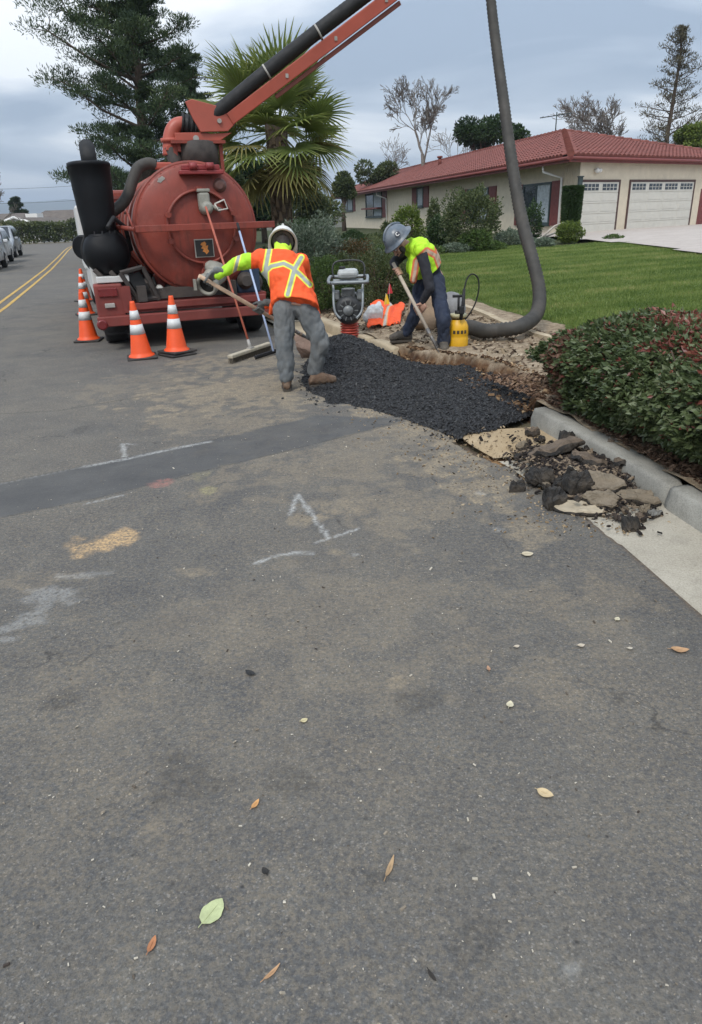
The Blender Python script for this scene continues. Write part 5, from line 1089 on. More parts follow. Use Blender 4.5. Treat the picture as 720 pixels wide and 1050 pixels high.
ax2 = (HN - HT).normalized(); u2 = (nk2 - pel2).normalized(); r2 = (shN - shF).normalized(); f2 = r2.cross(u2).normalized(); f2 = f2 if f2.x < 0 else -f2
g = MB()
for a, b, ra, rb in ((hpF, knF, .078, .056), (knF, anF, .054, .038), (hpB, knB, .078, .056), (knB, anB, .054, .038), (shN, elN, .048, .038), (elN, HN + (elN - HN).normalized() * .09, .038, .028), (shF, elF, .048, .038), (elF, HT + (elF - HT).normalized() * .09, .038, .028), (nk2 - u2 * .06, hd2 + Vector((.03, .02, 0)), .055, .052)): g.cap(s2(a), s2(b), ra, rb)
g.loft([(s2(pel2 - u2 * .08), r2 * .13, f2 * .09), (s2(pel2), r2 * .15, f2 * .1), (s2(pel2.lerp(chs2, .4)), r2 * .135, f2 * .09), (s2(chs2), r2 * .17, f2 * .11), (s2(nk2 - u2 * .03), r2 * .12, f2 * .07)])
P_, M_h = head(g, s2(hd2 + Vector((0, 0, -.03))), Vector((-.55, -.35, -.75)), Vector((-.7, -.1, .6)))
for an, toe in ((anF, Vector((-.17, .02, -.07))), (anB, Vector((.02, -.15, -.07)))): g.cap(s2(an + Vector((0, 0, -.03))), s2(an + toe), .034, .03)
grip(g, s2(HN), ax2, (elN - HN), .019, 1, 1.12); grip(g, s2(HT), ax2, (elF - HT), .019, -1, 1.12)
remesh(g, 'body', skin, w2, .0055, 2); face_bits(P_, M_h, w2, hairb, True)
g = MB()
for a, b, ra, rb in ((hpF, knF, .098, .078), (knF, anF + Vector((0, 0, .02)), .078, .068), (hpB, knB, .1, .082), (knB, anB + Vector((0, 0, .02)), .082, .074)): g.cap(s2(a), s2(b), ra, rb)
g.loft([(s2(pel2 + Vector((0, 0, -.13))), r2 * .13, f2 * .1), (s2(pel2 + Vector((0, 0, -.05))), r2 * .165, f2 * .125), (s2(pel2 + u2 * .05), r2 * .16, f2 * .12), (s2(pel2 + u2 * .12), r2 * .15, f2 * .1)])
remesh(g, 'jeans', jean('navy_jeans', (.014, .022, .045), (.07, .075, .08)), w2, .010, 4, .012, 8, (1.3, 1.3, .9), 5)
g = MB(); g.loft([(s2(pel2 + u2 * .02), r2 * .17, f2 * .13), (s2(pel2.lerp(chs2, .5)), r2 * .165, f2 * .12), (s2(chs2), r2 * .18, f2 * .125), (s2(nk2 - u2 * .01), r2 * .09, f2 * .07)])
for a, b, ra, rb in ((shN, elN, .07, .058), (elN, HN + (elN - HN).normalized() * .12, .056, .04), (shF, elF, .07, .056), (elF, HT + (elF - HT).normalized() * .12, .055, .038)): g.cap(s2(a), s2(b), ra, rb)
remesh(g, 'black_shirt', mat('black_shirt', (.015, .015, .02), .85, .3, 10, .3, 100), w2, .0095, 4, .006, 9, (1, 1, 1), 2)
g = MB(); g.loft([(s2(pel2 + u2 * .07 + f2 * .01), r2 * .21, f2 * .165), (s2(pel2.lerp(chs2, .5)), r2 * .205, f2 * .155), (s2(chs2), r2 * .215, f2 * .15), (s2(chs2 + u2 * .1), r2 * .205, f2 * .125), (s2(nk2 - u2 * .01), r2 * .115, f2 * .085), (s2(nk2 + u2 * .02), r2 * .09, f2 * .075)])
g.ell(s2(shN + Vector((-.01, 0, .01))), (.088, .075, .085)); g.ell(s2(shF), (.08, .07, .08))
# front flap of the vest hangs away from the chest
g.cap(s2(chs2 + f2 * .11 + r2 * .06), s2(D(424, 286, 8.38)), .08, .05); g.cap(s2(chs2 + f2 * .1 - r2 * .05), s2(D(420, 278, 8.52)), .06, .04)
tp2 = [strip([(424, 288), (427, 268), (438, 257), (447, 262)], 5.4), strip([(449, 250), (450, 262), (461, 279)], 5.4), strip([(447, 262), (452, 276)], 5.0)]
remesh(g, 'safety_vest', hivis('hivis_lime', (.46, .80, .025), (.46, .8, .03), (.50, .36, .26), (.66, .17, .07), .68), w2, .0085, 3, .015, 7.5, (1, 1, .8), 6, {'tape': lambda p: max(f_(p + O2) for f_ in tp2), 'sleeve': lambda p: 0.0})
hg = mat('grey_hard_hat', (.10, .125, .155), .38, .2, 12, .1, 60, dirt=.45, dirtc=(.33, .33, .32))
hup = Vector((-.62, -.25, .74)).normalized(); hc2 = hd2 + Vector((-.015, -.02, .035)); h_, hr, hf, hu = hardhat(s2(hc2), hup, Vector((-.6, -.3, -.7)), hg, w2, rub, full=True, sz=1.12)
# round emblem with a letter C on its side
toC = (CAMP - hc2).normalized(); sdv = (hr if hr.dot(toC) > 0 else -hr); best = (sdv * .75 + hu * .45 + toC * .35).normalized()
cc = s2(hc2) + hu * .016 + best * .150; tx = hu.cross(best).normalized(); ty = best.cross(tx).normalized()
g = MB(); n = 22; g.add([cc + (tx * math.cos(t_) + ty * math.sin(t_)) * .032 for t_ in np.linspace(0, 6.283, n + 1)[:-1]], [tuple(range(n))]); g.build('emblem_disc', mat('emblem_dark', (.02, .025, .04), .5, .1, 9), h_)
g = MB(); g.tube([cc + best * .003 + (tx * math.cos(t_) + ty * math.sin(t_)) * .018 for t_ in np.linspace(R(50), R(310), 16)], .0055, 6); g.build('emblem_letter', white, h_)
for an, heel, toe in ((anF, tuple(anF + Vector((.06, .0, -.085))), tuple(anF + Vector((-.2, .0, -.09)))), (anB, tuple(anB + Vector((.01, .06, -.085))), tuple(anB + Vector((-.02, -.2, -.09))))):
    g = MB(); boot(g, s2(Vector(heel) + Vector((0, 0, .02))), s2(Vector(toe) + Vector((0, 0, .02))), s2(an)); bo = remesh(g, 'boot', mat('dark_boot', (.05, .045, .04), .8, .3, 14, .3, dirt=.5, dirtc=(.2, .16, .11)), w2, .008, 3, .004, 20)
    g = MB(); sole(g, s2(Vector(heel)), s2(Vector(toe))); g.build('sole', som, bo)
shovel('shovel', HT, D(455, 370, 7.95), -.5, 'shovel dug in at the kerb by the worker in the lime vest', mat('grey_wood_handle', (.45, .38, .3), .75, .15, 12, .2))
# ================================================================== CONES, TOOLS, MACHINES
orange = mat('cone_orange', (.80, .085, .012), .5, .08, 7, .15, 30, .002, dirt=.22, dirtc=(.25, .07, .03)); refl = mat('cone_white_band', (.62, .63, .62), .45, .08, 12, .1, dirt=.25, dirtc=(.3, .29, .27)); conebase = mat('cone_black_base', (.03, .028, .027), .8, .3, 8, .3, dirt=.3)
def make_cone(label, group='orange traffic cones round the truck', H=.71, nbase=1):
    r = empty('traffic_cone', (0, 0, 0), 0, label, 'traffic cone', group)
    rad = lambda z: .135 - (.135 - .028) * (z - .04) / (H - .04)
    for k in range(nbase):
        g = MB(); g.bev((.012 * k, .01 * k, .016 + .036 * k), (.37, .37, .03), .012, rz=.12 * k); g.build('base', conebase, r)
    zb_ = .036 * (nbase - 1)
    g = MB(); g.lathe((0, 0, zb_), (0, 0, 1), [(.03, .165), (.045, .16), (.055, .14), (.08, rad(.07)), (H - .02, rad(H - .02)), (H, rad(H)), (H, rad(H) - .006), (H - .2, .03)], 32, False); g.build('cone_body', orange, r)
    for z0, z1 in ((.31, .43), (.49, .60)): g = MB(); g.lathe((0, 0, zb_), (0, 0, 1), [(z0, rad(z0) + .001), (z0, rad(z0) + .0035), (z1, rad(z1) + .0035), (z1, rad(z1) + .001)], 32, False); g.build('reflective_band', refl, r)
    return r
def lean(o, x, y, px_, py_, ang, H=.71):
    o.location = (x, y, .0)
c1 = make_cone('orange traffic cone nearest the camera, left of the one on doubled bases'); p = G(146, 367); c1.location = p; c1.rotation_euler = (R(1), R(-2), .3)
c2 = make_cone('orange traffic cone standing on two stacked black bases before the truck bumper', nbase=2); p = G(182, 364); c2.location = p; c2.rotation_euler = (0, R(1), .75)
for px_, py_, lb, rz in ((91.5, 349.5, 'first traffic cone on the left side of the truck, beside the rear wheel', .1), (89, 323, 'second traffic cone back along the truck\'s left side, half hidden by the first', .5), (88, 309, 'farthest traffic cone back along the truck\'s left side', .9)):
    c = copy_tree(c1); c['label'] = lb; c.location = G(px_, py_); c.rotation_euler = (0, 0, rz)
# ---- push broom leaning on the cross bar
redh = mat('red_broom_handle', (.38, .1, .06), .55, .2, 12, .1); bl_h = mat('blue_white_handle', (.35, .42, .58), .45, .15, 9, .1)
bh0, bh1 = G(236, 369, .05), G(277, 355, .05); bc = (bh0 + bh1) / 2 + Vector((0, 0, .02)); bd_ = (bh1 - bh0); ba = math.atan2(bd_.y, bd_.x); bw = bd_.length
br = empty('push_broom', (bc.x, bc.y, 0), 0, 'push broom with a red handle and wide beige block leaning against the truck', 'broom')
top = D(211, 212, 9.62)
g = MB(); g.bev((0, 0, .085), (bw, .075, .045), .012, rz=ba); g.build('broom_block', mat('beige_broom_block', (.42, .37, .28), .7, .15, 14, .2), br)
g = MB(); rnd = random.Random(4)
for i in range(64):
    for j in range(6):
        a = Vector((math.cos(ba), math.sin(ba), 0)) * (-bw / 2 + bw * (i + .5) / 64) + Vector((-math.sin(ba), math.cos(ba), 0)) * (-.028 + .011 * j); e_ = Vector((rnd.uniform(-.008, .008), rnd.uniform(-.012, .012), 0))
        g.add([a + Vector((-.003, 0, .065)), a + Vector((.003, 0, .065)), a + e_ + Vector((.003, 0, .004)), a + e_ + Vector((-.003, 0, .004))], [(0, 1, 2, 3)])
o = g.build('bristles', mat('dark_bristle', (.09, .075, .055), .9, .3, 30), br); o['kind'] = 'stuff'
hb_ = D(257.5, 354, 9.18) - Vector((bc.x, bc.y, 0)); hb_ = Vector((0, 0, .11)); g = MB(); g.tube([hb_, Vector(top) - Vector((bc.x, bc.y, 0))], .0135, 10); g.build('handle', redh, br)
g = MB(); g.tube([Vector((0, 0, .1)), Vector((0, 0, .1)) + (Vector(top) - bc).normalized() * .12], [.026, .018], 10); g.box((0, 0, .11), (.09, .06, .02), rz=ba); g.build('handle_clamp', bare, br)
# ---- second tool: floor squeegee with a blue and white handle
q0, q1 = G(262, 369, .01), G(289, 360, .01); qc = (q0 + q1) / 2; sq = empty('floor_squeegee', qc, 0, 'floor squeegee with a blue and white handle behind the worker in orange', 'squeegee')
qa = math.atan2(q1.y - q0.y, q1.x - q0.x); g = MB(); g.bev((0, 0, .035), ((q1 - q0).length, .03, .03), .005, rz=qa); g.build('blade_holder', rub, sq); g = MB(); g.box((0, 0, .012), ((q1 - q0).length, .008, .02), rz=qa); g.build('rubber_blade', blk, sq)
tq = D(245, 235, 9.72) - qc; g = MB(); g.tube([Vector((0.06, 0, .05)), tq], .0135, 10); g.build('handle', bl_h, sq); g = MB(); g.tube([tq * .985 + Vector((0.001, 0, 0)), tq * 1.05], .017, 10); g.build('grip', rub, sq)
# ---- tamping rammer
tpos = G(359, 349.5, 0.05); tm = empty('tamping_rammer', (tpos.x, tpos.y, 0.03), R(-3), 'upright tamping rammer with a looped handle, grey engine and red bellows on the kerb', 'rammer'); TS = .95
alum = mat('cast_aluminium', (.2, .21, .21), .45, .25, 14, .3, 80, .002, metal=.4, dirt=.55, dirtc=(.1, .095, .085)); engb = mat('engine_black', (.025, .026, .027), .5, .3, 16, .3)
gh = mat('rammer_handle', (.24, .26, .27), .45, .2, 10, .15, metal=.3); bel = mat('bellows_red', (.42, .055, .03), .6, .15, 12, .1)
g = MB(); g.bev((0, -.02, .03), (.26, .33, .06), .02); g.build('foot_plate', steel, tm)
g = MB(); pr = [(0, .085)]
for k in range(7): pr += [(.012 + k * .034, .125), (.022 + k * .034, .125), (.03 + k * .034, .095), (.036 + k * .034, .095)]
g.lathe((0, 0, .06), (0, 0, 1), pr, 28, False); g.build('bellows', bel, tm)
g = MB(); g.lathe((0, 0, .30), (0, 0, 1), [(0, .12), (.03, .13), (.1, .125), (.22, .14), (.25, .12)], 24); g.bev((0, .06, .5), (.22, .2, .3), .04); g.build('crankcase', alum, tm)
ec = Vector((0, -.12, .44)); g = MB(); g.lathe(ec + Vector((0, .1, 0)), (0, -1, 0), [(0, .17), (.04, .185), (.12, .185), (.16, .16), (.18, .12)], 28); eng = g.build('fan_housing', engb, tm)
for k in range(10): a_ = k * math.pi / 5; g = MB(); g.box(ec + Vector((math.cos(a_) * .105, -.075, math.sin(a_) * .105)), (.05, .02, .014), m=Matrix.Rotation(-a_, 3, 'Y')); g.build('fan_slot', alum, eng)
g = MB(); g.lathe(ec + Vector((0, -.06, 0)), (0, -1, 0), [(0, .07), (.04, .065), (.055, .045), (.058, .0)], 20, False); g.build('recoil_starter', alum, eng)
g = MB()
for k in range(8): g.box((0, -.06, .60 + k * .014), (.17, .15, .006))
g.bev((0, -.05, .65), (.13, .11, .12), .01); g.build('cylinder_fins', alum, tm)
for s, m_ in ((-1, alum), (1, alum)): g = MB(); g.bev((s * .155, -.06, .62), (.09, .13, .13), .025); g.build('muffler' if s < 0 else 'air_cleaner', m_, tm)
for s in (-1, 1): g = MB(); g.tube(smooth([(s * .1, -.22, .34), (s * .17, -.2, .42), (s * .19, -.16, .55), (s * .19, -.1, .7), (s * .2, -.06, .78)], 4), .017, 8); g.build('guard_bar', gh, tm)
g = MB(); g.tube(smooth([(-.215, -.2, .79), (.215, -.2, .79), (.25, -.14, .8), (.25, .2, .83), (.2, .26, .83), (-.2, .26, .83), (-.25, .2, .83), (-.25, -.14, .8), (-.215, -.2, .79)], 4), .022, 10); g.bev((0, .03, .80), (.4, .1, .03), .01); g.build('handle_frame', gh, tm)
g = MB(); g.tube(smooth([(-.2, .2, .82), (-.215, .22, .92), (-.19, .24, 1.0), (-.1, .25, 1.03), (.1, .25, 1.03), (.19, .24, 1.0), (.215, .22, .92), (.2, .2, .82)], 5), .012, 10); g.build('top_handle', engb, tm)
g = MB(); g.bev((0, .02, .885), (.27, .2, .12), .05); ft = g.build('fuel_tank', mat('fuel_tank_grey', (.42, .44, .44), .5, .15, 9, .1, dirt=.3), tm); g = MB(); g.cyl((-.07, .0, .94), (-.07, .0, .975), .04, n=16); g.build('fuel_cap', rub, ft)
# ---- yellow pump sprayer
sp0 = G(469, 357, .13); spr = empty('pump_sprayer', (sp0.x, sp0.y, .12), 0, 'yellow pump sprayer with a black wand and looped hose beside the digging worker', 'sprayer')
ylp = mat('sprayer_yellow', (.68, .37, .012), .45, .12, 8, .1, dirt=.25, dirtc=(.25, .16, .05))
g = MB(); g.lathe((0, 0, 0), (0, 0, 1), [(0, .10), (.02, .118), (.05, .122), (.14, .122), (.155, .115), (.17, .122), (.26, .12), (.31, .1), (.34, .075), (.36, .07)], 32); g.build('tank', ylp, spr)
g = MB(); g.lathe((0, 0, .36), (0, 0, 1), [(0, .085), (.02, .1), (.04, .1), (.045, .09)], 28); g.build('collar', mat('sprayer_collar', (.42, .38, .22), .5, .15, 9), spr)
g = MB(); g.lathe((0, 0, .345), (0, 0, 1), [(0, .078), (.015, .085), (.02, .08)], 28); g.cyl((0, 0, .39), (0, 0, .44), .04); g.cyl((0, 0, .43), (0, 0, .6), .013); g.cyl((-.07, 0, .6), (.07, 0, .6), .016); g.build('pump_handle', rub, spr)
g = MB()
for k in range(12):
    a0_, a1_ = R(235 + k * 7), R(242 + k * 7)
    if k % 3 == 2: continue
    vs = [Vector((math.cos(a_) * r_, math.sin(a_) * r_, z_)) for a_ in (a0_, a1_) for r_, z_ in ((.1215, .19), (.1245, .192), (.1245, .228), (.1215, .23))]; g.add(vs, [(0, 1, 5, 4), (1, 2, 6, 5), (2, 3, 7, 6)])
g.build('label_lettering', mat('label_dark', (.06, .04, .02), .6, .2, 30), spr)
sv = lambda px_, py_, Y_: D(px_, py_, Y_) - Vector(spr.location)
g = MB(); g.tube([sv(472.5, 328, sp0.y - .12), sv(475, 312, sp0.y - .12), sv(476, 296, sp0.y - .1)], [.02, .022, .016], 10); g.bev(sv(473.5, 318, sp0.y - .13), (.06, .05, .09), .012); g.build('wand', rub, spr)
g = MB(); g.tube(smooth([sv(476, 297, sp0.y - .1), sv(479, 286, sp0.y - .08), sv(484, 281, sp0.y - .06), sv(490, 285, sp0.y - .02), sv(491, 297, sp0.y), sv(487, 312, sp0.y + .02), sv(480, 324, sp0.y + .03), sv(474, 330, sp0.y + .02)], 6), .0085, 8); g.build('hose', rub, spr)
# ---- orange vest and white bag dumped by the kerb
def cloth_heap(name, pts, m, label, cat, th=.03, seed=1, amp=.05, attrs=None):
    """crumpled cloth: a draped sheet with thickness"""
    n = 26; q = [Vector(p) for p in pts]; V = []
    for i in range(n):
        for j in range(n):
            u_, v_ = i / (n - 1), j / (n - 1); p = q[0].lerp(q[1], u_).lerp(q[3].lerp(q[2], u_), v_)
            w = mnoise.noise((u_ * 4 + seed, v_ * 4, 1.2)); p = p + Vector((mnoise.noise((u_ * 3, v_ * 3, seed)) * amp, mnoise.noise((u_ * 3, v_ * 3, seed + 5)) * amp, abs(w) * amp * 2.2 + (.16 * math.sin(math.pi * min(1, v_ * 1.1)) * (1 - .4 * u_)) + .01)); V.append(tuple(p))
    me = np_mesh(name, np.array(V), grid_faces(n, n), True, attrs(n) if attrs else None); o = link(name, me, m); md = o.modifiers.new('t', 'SOLIDIFY'); md.thickness = .006; return tag(o, label, cat)
vm = hivis('hivis_orange_heap', (.86, .10, .02), (.42, .75, .03), (.45, .42, .38), (.6, .3, .12))
def va(n): u = np.repeat(np.linspace(0, 1, n), n); return {'tape': np.clip(1 - np.abs(u - .55) / .09, 0, 1), 'sleeve': u * 0}
cloth_heap('folded_vest', [G(376, 338, .16), G(410, 334, .16), G(417, 316, .2), G(386, 314, .2)], vm, 'crumpled orange hi-vis vest lying on the bark chips between rammer and worker', 'vest', attrs=va)
g = MB(); q = G(384, 332, .2); q.y += .12; g.ell(q + Vector((0, 0, .11)), (.13, .10, .15)); g.ell(q + Vector((.07, .02, .2)), (.06, .05, .09)); g.ell(q + Vector((-.06, 0, .07)), (.1, .08, .09)); o = remesh(g, 'plastic_bag', mat('white_plastic_bag', (.55, .56, .56), .4, .1, 12, .4, 30, .01), None, .011, 3, .018, 7); tag(o, 'white crumpled plastic bag behind the rammer beside the orange vest', 'bag')
for px_, py_, c_, lb in ((396, 316, (.75, .52, .02), 'small yellow marker flag standing behind the orange vest'), (399.5, 309, (.38, .03, .04), 'small dark red marker flag standing behind the yellow one')):
    q = G(px_, py_ + 10, .2); fl = empty('marker_flag', q, 0, lb, 'flag', 'marker flags in the planting strip'); h = .35 if c_[0] > .5 else .42; g = MB(); g.tube([(0, 0, 0), (0, 0, h)], .003, 5); g.build('wire_stem', bare, fl)
    g = MB(); g.add([(0, 0, h), (.02, 0, h - .02), (.055, .01, h - .15), (-.03, 0, h - .16), (0, .006, h), (.02, .006, h - .02), (.055, .016, h - .15), (-.03, .006, h - .16)], [(0, 1, 2, 3), (7, 6, 5, 4), (0, 4, 5, 1), (1, 5, 6, 2), (2, 6, 7, 3), (3, 7, 4, 0)]); g.build('flag', mat('flag_%s' % ('yellow' if c_[0] > .5 else 'red'), c_, .6, .1, 9), fl)
# ---- stones, rubble and slabs
def rock(name, c, dims, m, label, cat, seed=0, rot=(0, 0, 0), group=None, parent=None, rough=.25, sub=3, chop=5):
    rn = random.Random(seed); bm = bmesh.new(); bmesh.ops.create_icosphere(bm, subdivisions=sub, radius=1)
    for k in range(chop):
        d_ = Vector((rn.gauss(0, 1), rn.gauss(0, 1), rn.gauss(0, 1))).normalized(); h = rn.uniform(.45, .8)
        for v in bm.verts:
            s_ = v.co.dot(d_)
            if s_ > h: v.co -= d_ * (s_ - h) * .92
    for v in bm.verts: v.co += v.co.normalized() * (mnoise.noise(v.co * 1.7 + Vector((seed * 3.1, 0, 0))) * rough + mnoise.noise(v.co * 5 + Vector((seed, 4, 0))) * rough * .35)
    M = Matrix.Rotation(rot[2], 3, 'Z') @ Matrix.Rotation(rot[0], 3, 'X') @ Matrix.Rotation(rot[1], 3, 'Y')
    for v in bm.verts: v.co = M @ Vector((v.co.x * dims[0], v.co.y * dims[1], v.co.z * dims[2]))
    me = bpy.data.meshes.new(name); bm.to_mesh(me); bm.free()
    for p in me.polygons: p.use_smooth = True
    me.set_sharp_from_angle(angle=R(28))
    o = link(name, me, m, parent, Vector(c)); return tag(o, label, cat, group)
tanrock = mat('tan_boulder', (.32, .23, .155), .9, .25, 6, .6, 40, .01); greyrock = mat('grey_boulder', (.22, .22, .22), .9, .25, 6, .5, 40, .01)
q = G(436, 338, .18); rock('boulder', (q.x, q.y + .1, .36), (.27, .22, .27), tanrock, 'tan boulder on the planting strip behind the digging worker\'s legs', 'boulder', 3)
q = G(462, 330, .18); rock('boulder', (q.x + .02, q.y + .15, .34), (.2, .2, .25), greyrock, 'smooth grey boulder behind the digging worker, near the sprayer', 'boulder', 8, rough=.12, chop=1)
q = G(311, 371, .0); rock('broken_slab', (q.x, q.y + .25, .14), (.17, .12, .16), mat('rusty_rubble', (.22, .15, .115), .9, .35, 9, .7, 30, .01, dirt=.5, dirtc=(.1, .06, .045)), 'reddish brown lump of rubble between the boots of the worker in orange', 'rubble', 12, chop=7)
ma_t = mat('slab_tan_face', (.21, .17, .12), .92, .3, 12, .8, 60, .012, dirt=.45, dirtc=(.09, .07, .055)); ma_d = mat('slab_brown_face', (.15, .112, .08), .9, .35, 12, .8, 60, .012, dirt=.5, dirtc=(.04, .035, .03)); ma_k = mat('broken_asphalt_black', (.022, .02, .018), .85, .4, 14, .9, 60, .014, dirt=.6, dirtc=(.13, .1, .07)); ma_l = mat('concrete_bit', (.38, .32, .23), .9, .2, 12, .6, 60)
def slabchunk(px_, py_, z, w, l, th, rz, tx, ty, m, label, group=None, seed=0, side=None):
    """an irregular broken slab: polygonal outline, thickness, ragged edges, uneven top"""
    rn = random.Random(seed); n = rn.randint(6, 8); ang = sorted(2 * math.pi * (k + rn.uniform(-.28, .28)) / n for k in range(n)); out_ = []
    rad_ = [rn.uniform(.78, 1.1) for _ in ang]; m_ = 30
    for k in range(m_):
        a_ = 2 * math.pi * k / m_; j = 0
        while j < n and ang[j] < a_: j += 1
        a0_, a1_ = (ang[j - 1], ang[j % n]); r0, r1 = rad_[j - 1], rad_[j % n]
        if j == 0: a0_ = ang[-1] - 2 * math.pi
        if j == n: a1_ = ang[0] + 2 * math.pi
        p0, p1 = Vector((math.cos(a0_) * r0, math.sin(a0_) * r0)), Vector((math.cos(a1_) * r1, math.sin(a1_) * r1)); t_ = (a_ - a0_) / (a1_ - a0_ + 1e-6); p = p0.lerp(p1, t_); out_.append(p * rn.uniform(.95, 1.04))
    V = [Vector((0, 0, .5))]; rings = [(.35, .5), (.7, .5), (.93, .47), (1.0, .25), (1.03, -.1), (.98, -.4), (.8, -.5)]
    for s_, z_ in rings:
        for p in out_: V.append(Vector((p.x * s_, p.y * s_, z_)))
    F_ = [(0, 1 + k, 1 + (k + 1) % m_) for k in range(m_)] + [(1 + i * m_ + k, 1 + (i + 1) * m_ + k, 1 + (i + 1) * m_ + (k + 1) % m_, 1 + i * m_ + (k + 1) % m_) for i in range(len(rings) - 1) for k in range(m_)]; F_.append(tuple(1 + 6 * m_ + k for k in reversed(range(m_))))
    M = Matrix.Rotation(rz, 3, 'Z') @ Matrix.Rotation(tx, 3, 'X') @ Matrix.Rotation(ty, 3, 'Y'); W = []
    for v in V:
        q_ = Vector((v.x * w / 2, v.y * l / 2, v.z * th)); q_ += Vector((1, 1, 1)) * 0; q_.z += mnoise.noise((v.x * 2.2 + seed, v.y * 2.2, v.z)) * th * .45 + mnoise.noise((v.x * 7 + seed, v.y * 7, v.z * 3)) * th * .22
        q_.x += mnoise.noise((v.x * 5, v.y * 5 + seed, v.z * 4)) * .012; W.append(M @ q_)
    g = MB(); g.add(W, F_, False); g.mi = [0 if i < m_ * 4 else 1 for i in range(len(g.f))]
    q_ = G(px_, py_, z); o = g.build('asphalt_chunk', [m, side or m], None, q_); return tag(o, label, 'asphalt chunk', group)
GC = 'broken pavement chunks heaped against the kerb'
big = [(566, 463, .13, .36, .34, .06, .3, -.45, -.25, ma_d, 'largest broken pavement slab, brown faced, at the top of the heap against the kerb', 11),
       (600, 474, .13, .26, .22, .06, 1.1, .35, .3, ma_d, 'dark tilted pavement slab right of the largest slab on the heap', 12),
       (612, 497, .11, .30, .22, .055, -.4, .30, .1, ma_t, 'tan cracked pavement slab in the middle of the heap by the kerb', 13),
       (616, 515, .06, .22, .14, .05, -.2, .5, 0, ma_t, 'tan slab leaning at the front of the heap below the cracked slab', 14),
       (650, 513, .05, .26, .12, .045, -.35, .3, .15, ma_t, 'long flat tan chunk at the right end of the heap', 15),
       (660, 494, .06, .17, .13, .08, .6, .4, .4, ma_t, 'blocky brown chunk at the right end of the heap near the kerb joint', 16),
       (592, 524, .02, .30, .15, .03, -.3, .06, .02, ma_l, 'flat pale concrete piece in front of the heap on the gutter', 17),
       (566, 515, .05, .22, .18, .08, .8, .3, -.2, ma_k, 'black broken asphalt chunk at the lower left of the heap', 18),
       (590, 500, .10, .22, .2, .1, .2, .4, .2, ma_k, 'black crumbly asphalt chunk in the centre of the heap', 19),
       (552, 492, .08, .18, .2, .08, 1.5, -.2, .3, ma_k, 'black asphalt chunk at the left edge of the heap under the brown slab', 20),
       (528, 503, .025, .13, .10, .05, .4, .1, .1, ma_k, 'single dark asphalt lump lying apart on the road left of the heap', 21),
       (668, 530, .02, .09, .06, .035, .2, .1, 0, mat('grey_stone_bit', (.17, .165, .15), .9, .2, 9, .5), 'small grey stone on the gutter right of the heap', 22),
       (586, 487, .12, .2, .07, .03, .8, .2, .9, ma_l, 'thin pale sliver of concrete standing across the heap', 23),
       (640, 480, .09, .2, .16, .07, .5, -.3, .4, ma_d, 'brown chunk resting against the kerb face behind the heap', 24),
       (578, 452, .12, .16, .14, .07, .5, -.3, .4, ma_k, 'black lump on top of the heap behind the largest slab', 25),
       (622, 458, .12, .18, .12, .06, 1.5, -.3, .2, ma_d, 'brown black slab edge tucked between the heap and the kerb', 26)]
for a in big:
    a = list(a); k_ = .9 if a[9] is ma_k else 1.12; a[2] *= .85; a[3] *= k_; a[4] *= k_; a[1] -= 3; a[0] += 2; a[7] *= .75; a[8] *= .75; slabchunk(*a[:10], a[10], GC, a[11], side=ma_k)
rn = random.Random(31)
for k in range(64):
    t_ = rn.random(); px_ = rn.gauss(590, 34); py_ = 488 + (px_ - 590) * .35 + rn.gauss(0, 14); s_ = rn.uniform(.04, .12)
    mm_ = rn.choice([ma_k, ma_k, ma_k, ma_d, ma_t])
    slabchunk(px_, py_, max(.01, .09 - abs(px_ - 590) * .0012) if rn.random() < .7 else .015, s_, s_ * rn.uniform(.6, 1), s_ * rn.uniform(.35, .7), rn.uniform(0, 6), rn.uniform(-.6, .6), rn.uniform(-.6, .6), mm_, ('small %s bit of pavement %s of the heap' % ('tan or brown' if mm_ in (ma_t, ma_d) else 'black', 'at the left end' if px_ < 566 else ('in the middle' if px_ < 614 else 'at the right end'))), GC, 100 + k, side=ma_k)
n = 5200; qx_ = RNG.normal(593, 27, n); qy_ = 490 + (qx_ - 593) * .36 + RNG.normal(0, 12, n); pp = np.array([tuple(G(a, b, .02))[:2] for a, b in zip(qx_, qy_)])
cc_ = G(595, 485, .02); dd_ = np.hypot((pp[:, 0] - cc_.x) / .42, (pp[:, 1] - cc_.y) / .62); k = (pp[:, 0] < CX(pp[:, 1]) - .01)
tag(link('rubble_crumbs', chips('rubble_crumbs', 0, (pp[k, 0], pp[k, 1]), .016, None, lambda x, y: .008 + .085 * np.clip(1 - dd_[k] ** 2, 0, 1) + RNG.random(len(x)) * .02, .7), leafmat('rubble_mix', [(0.0, (.014, .013, .013)), (.6, (.05, .04, .035)), (1.0, (.26, .2, .14))], .9, .1, 0.0)), 'small crumbs of broken asphalt filling the heap of slabs', 'rubble', kind='stuff')
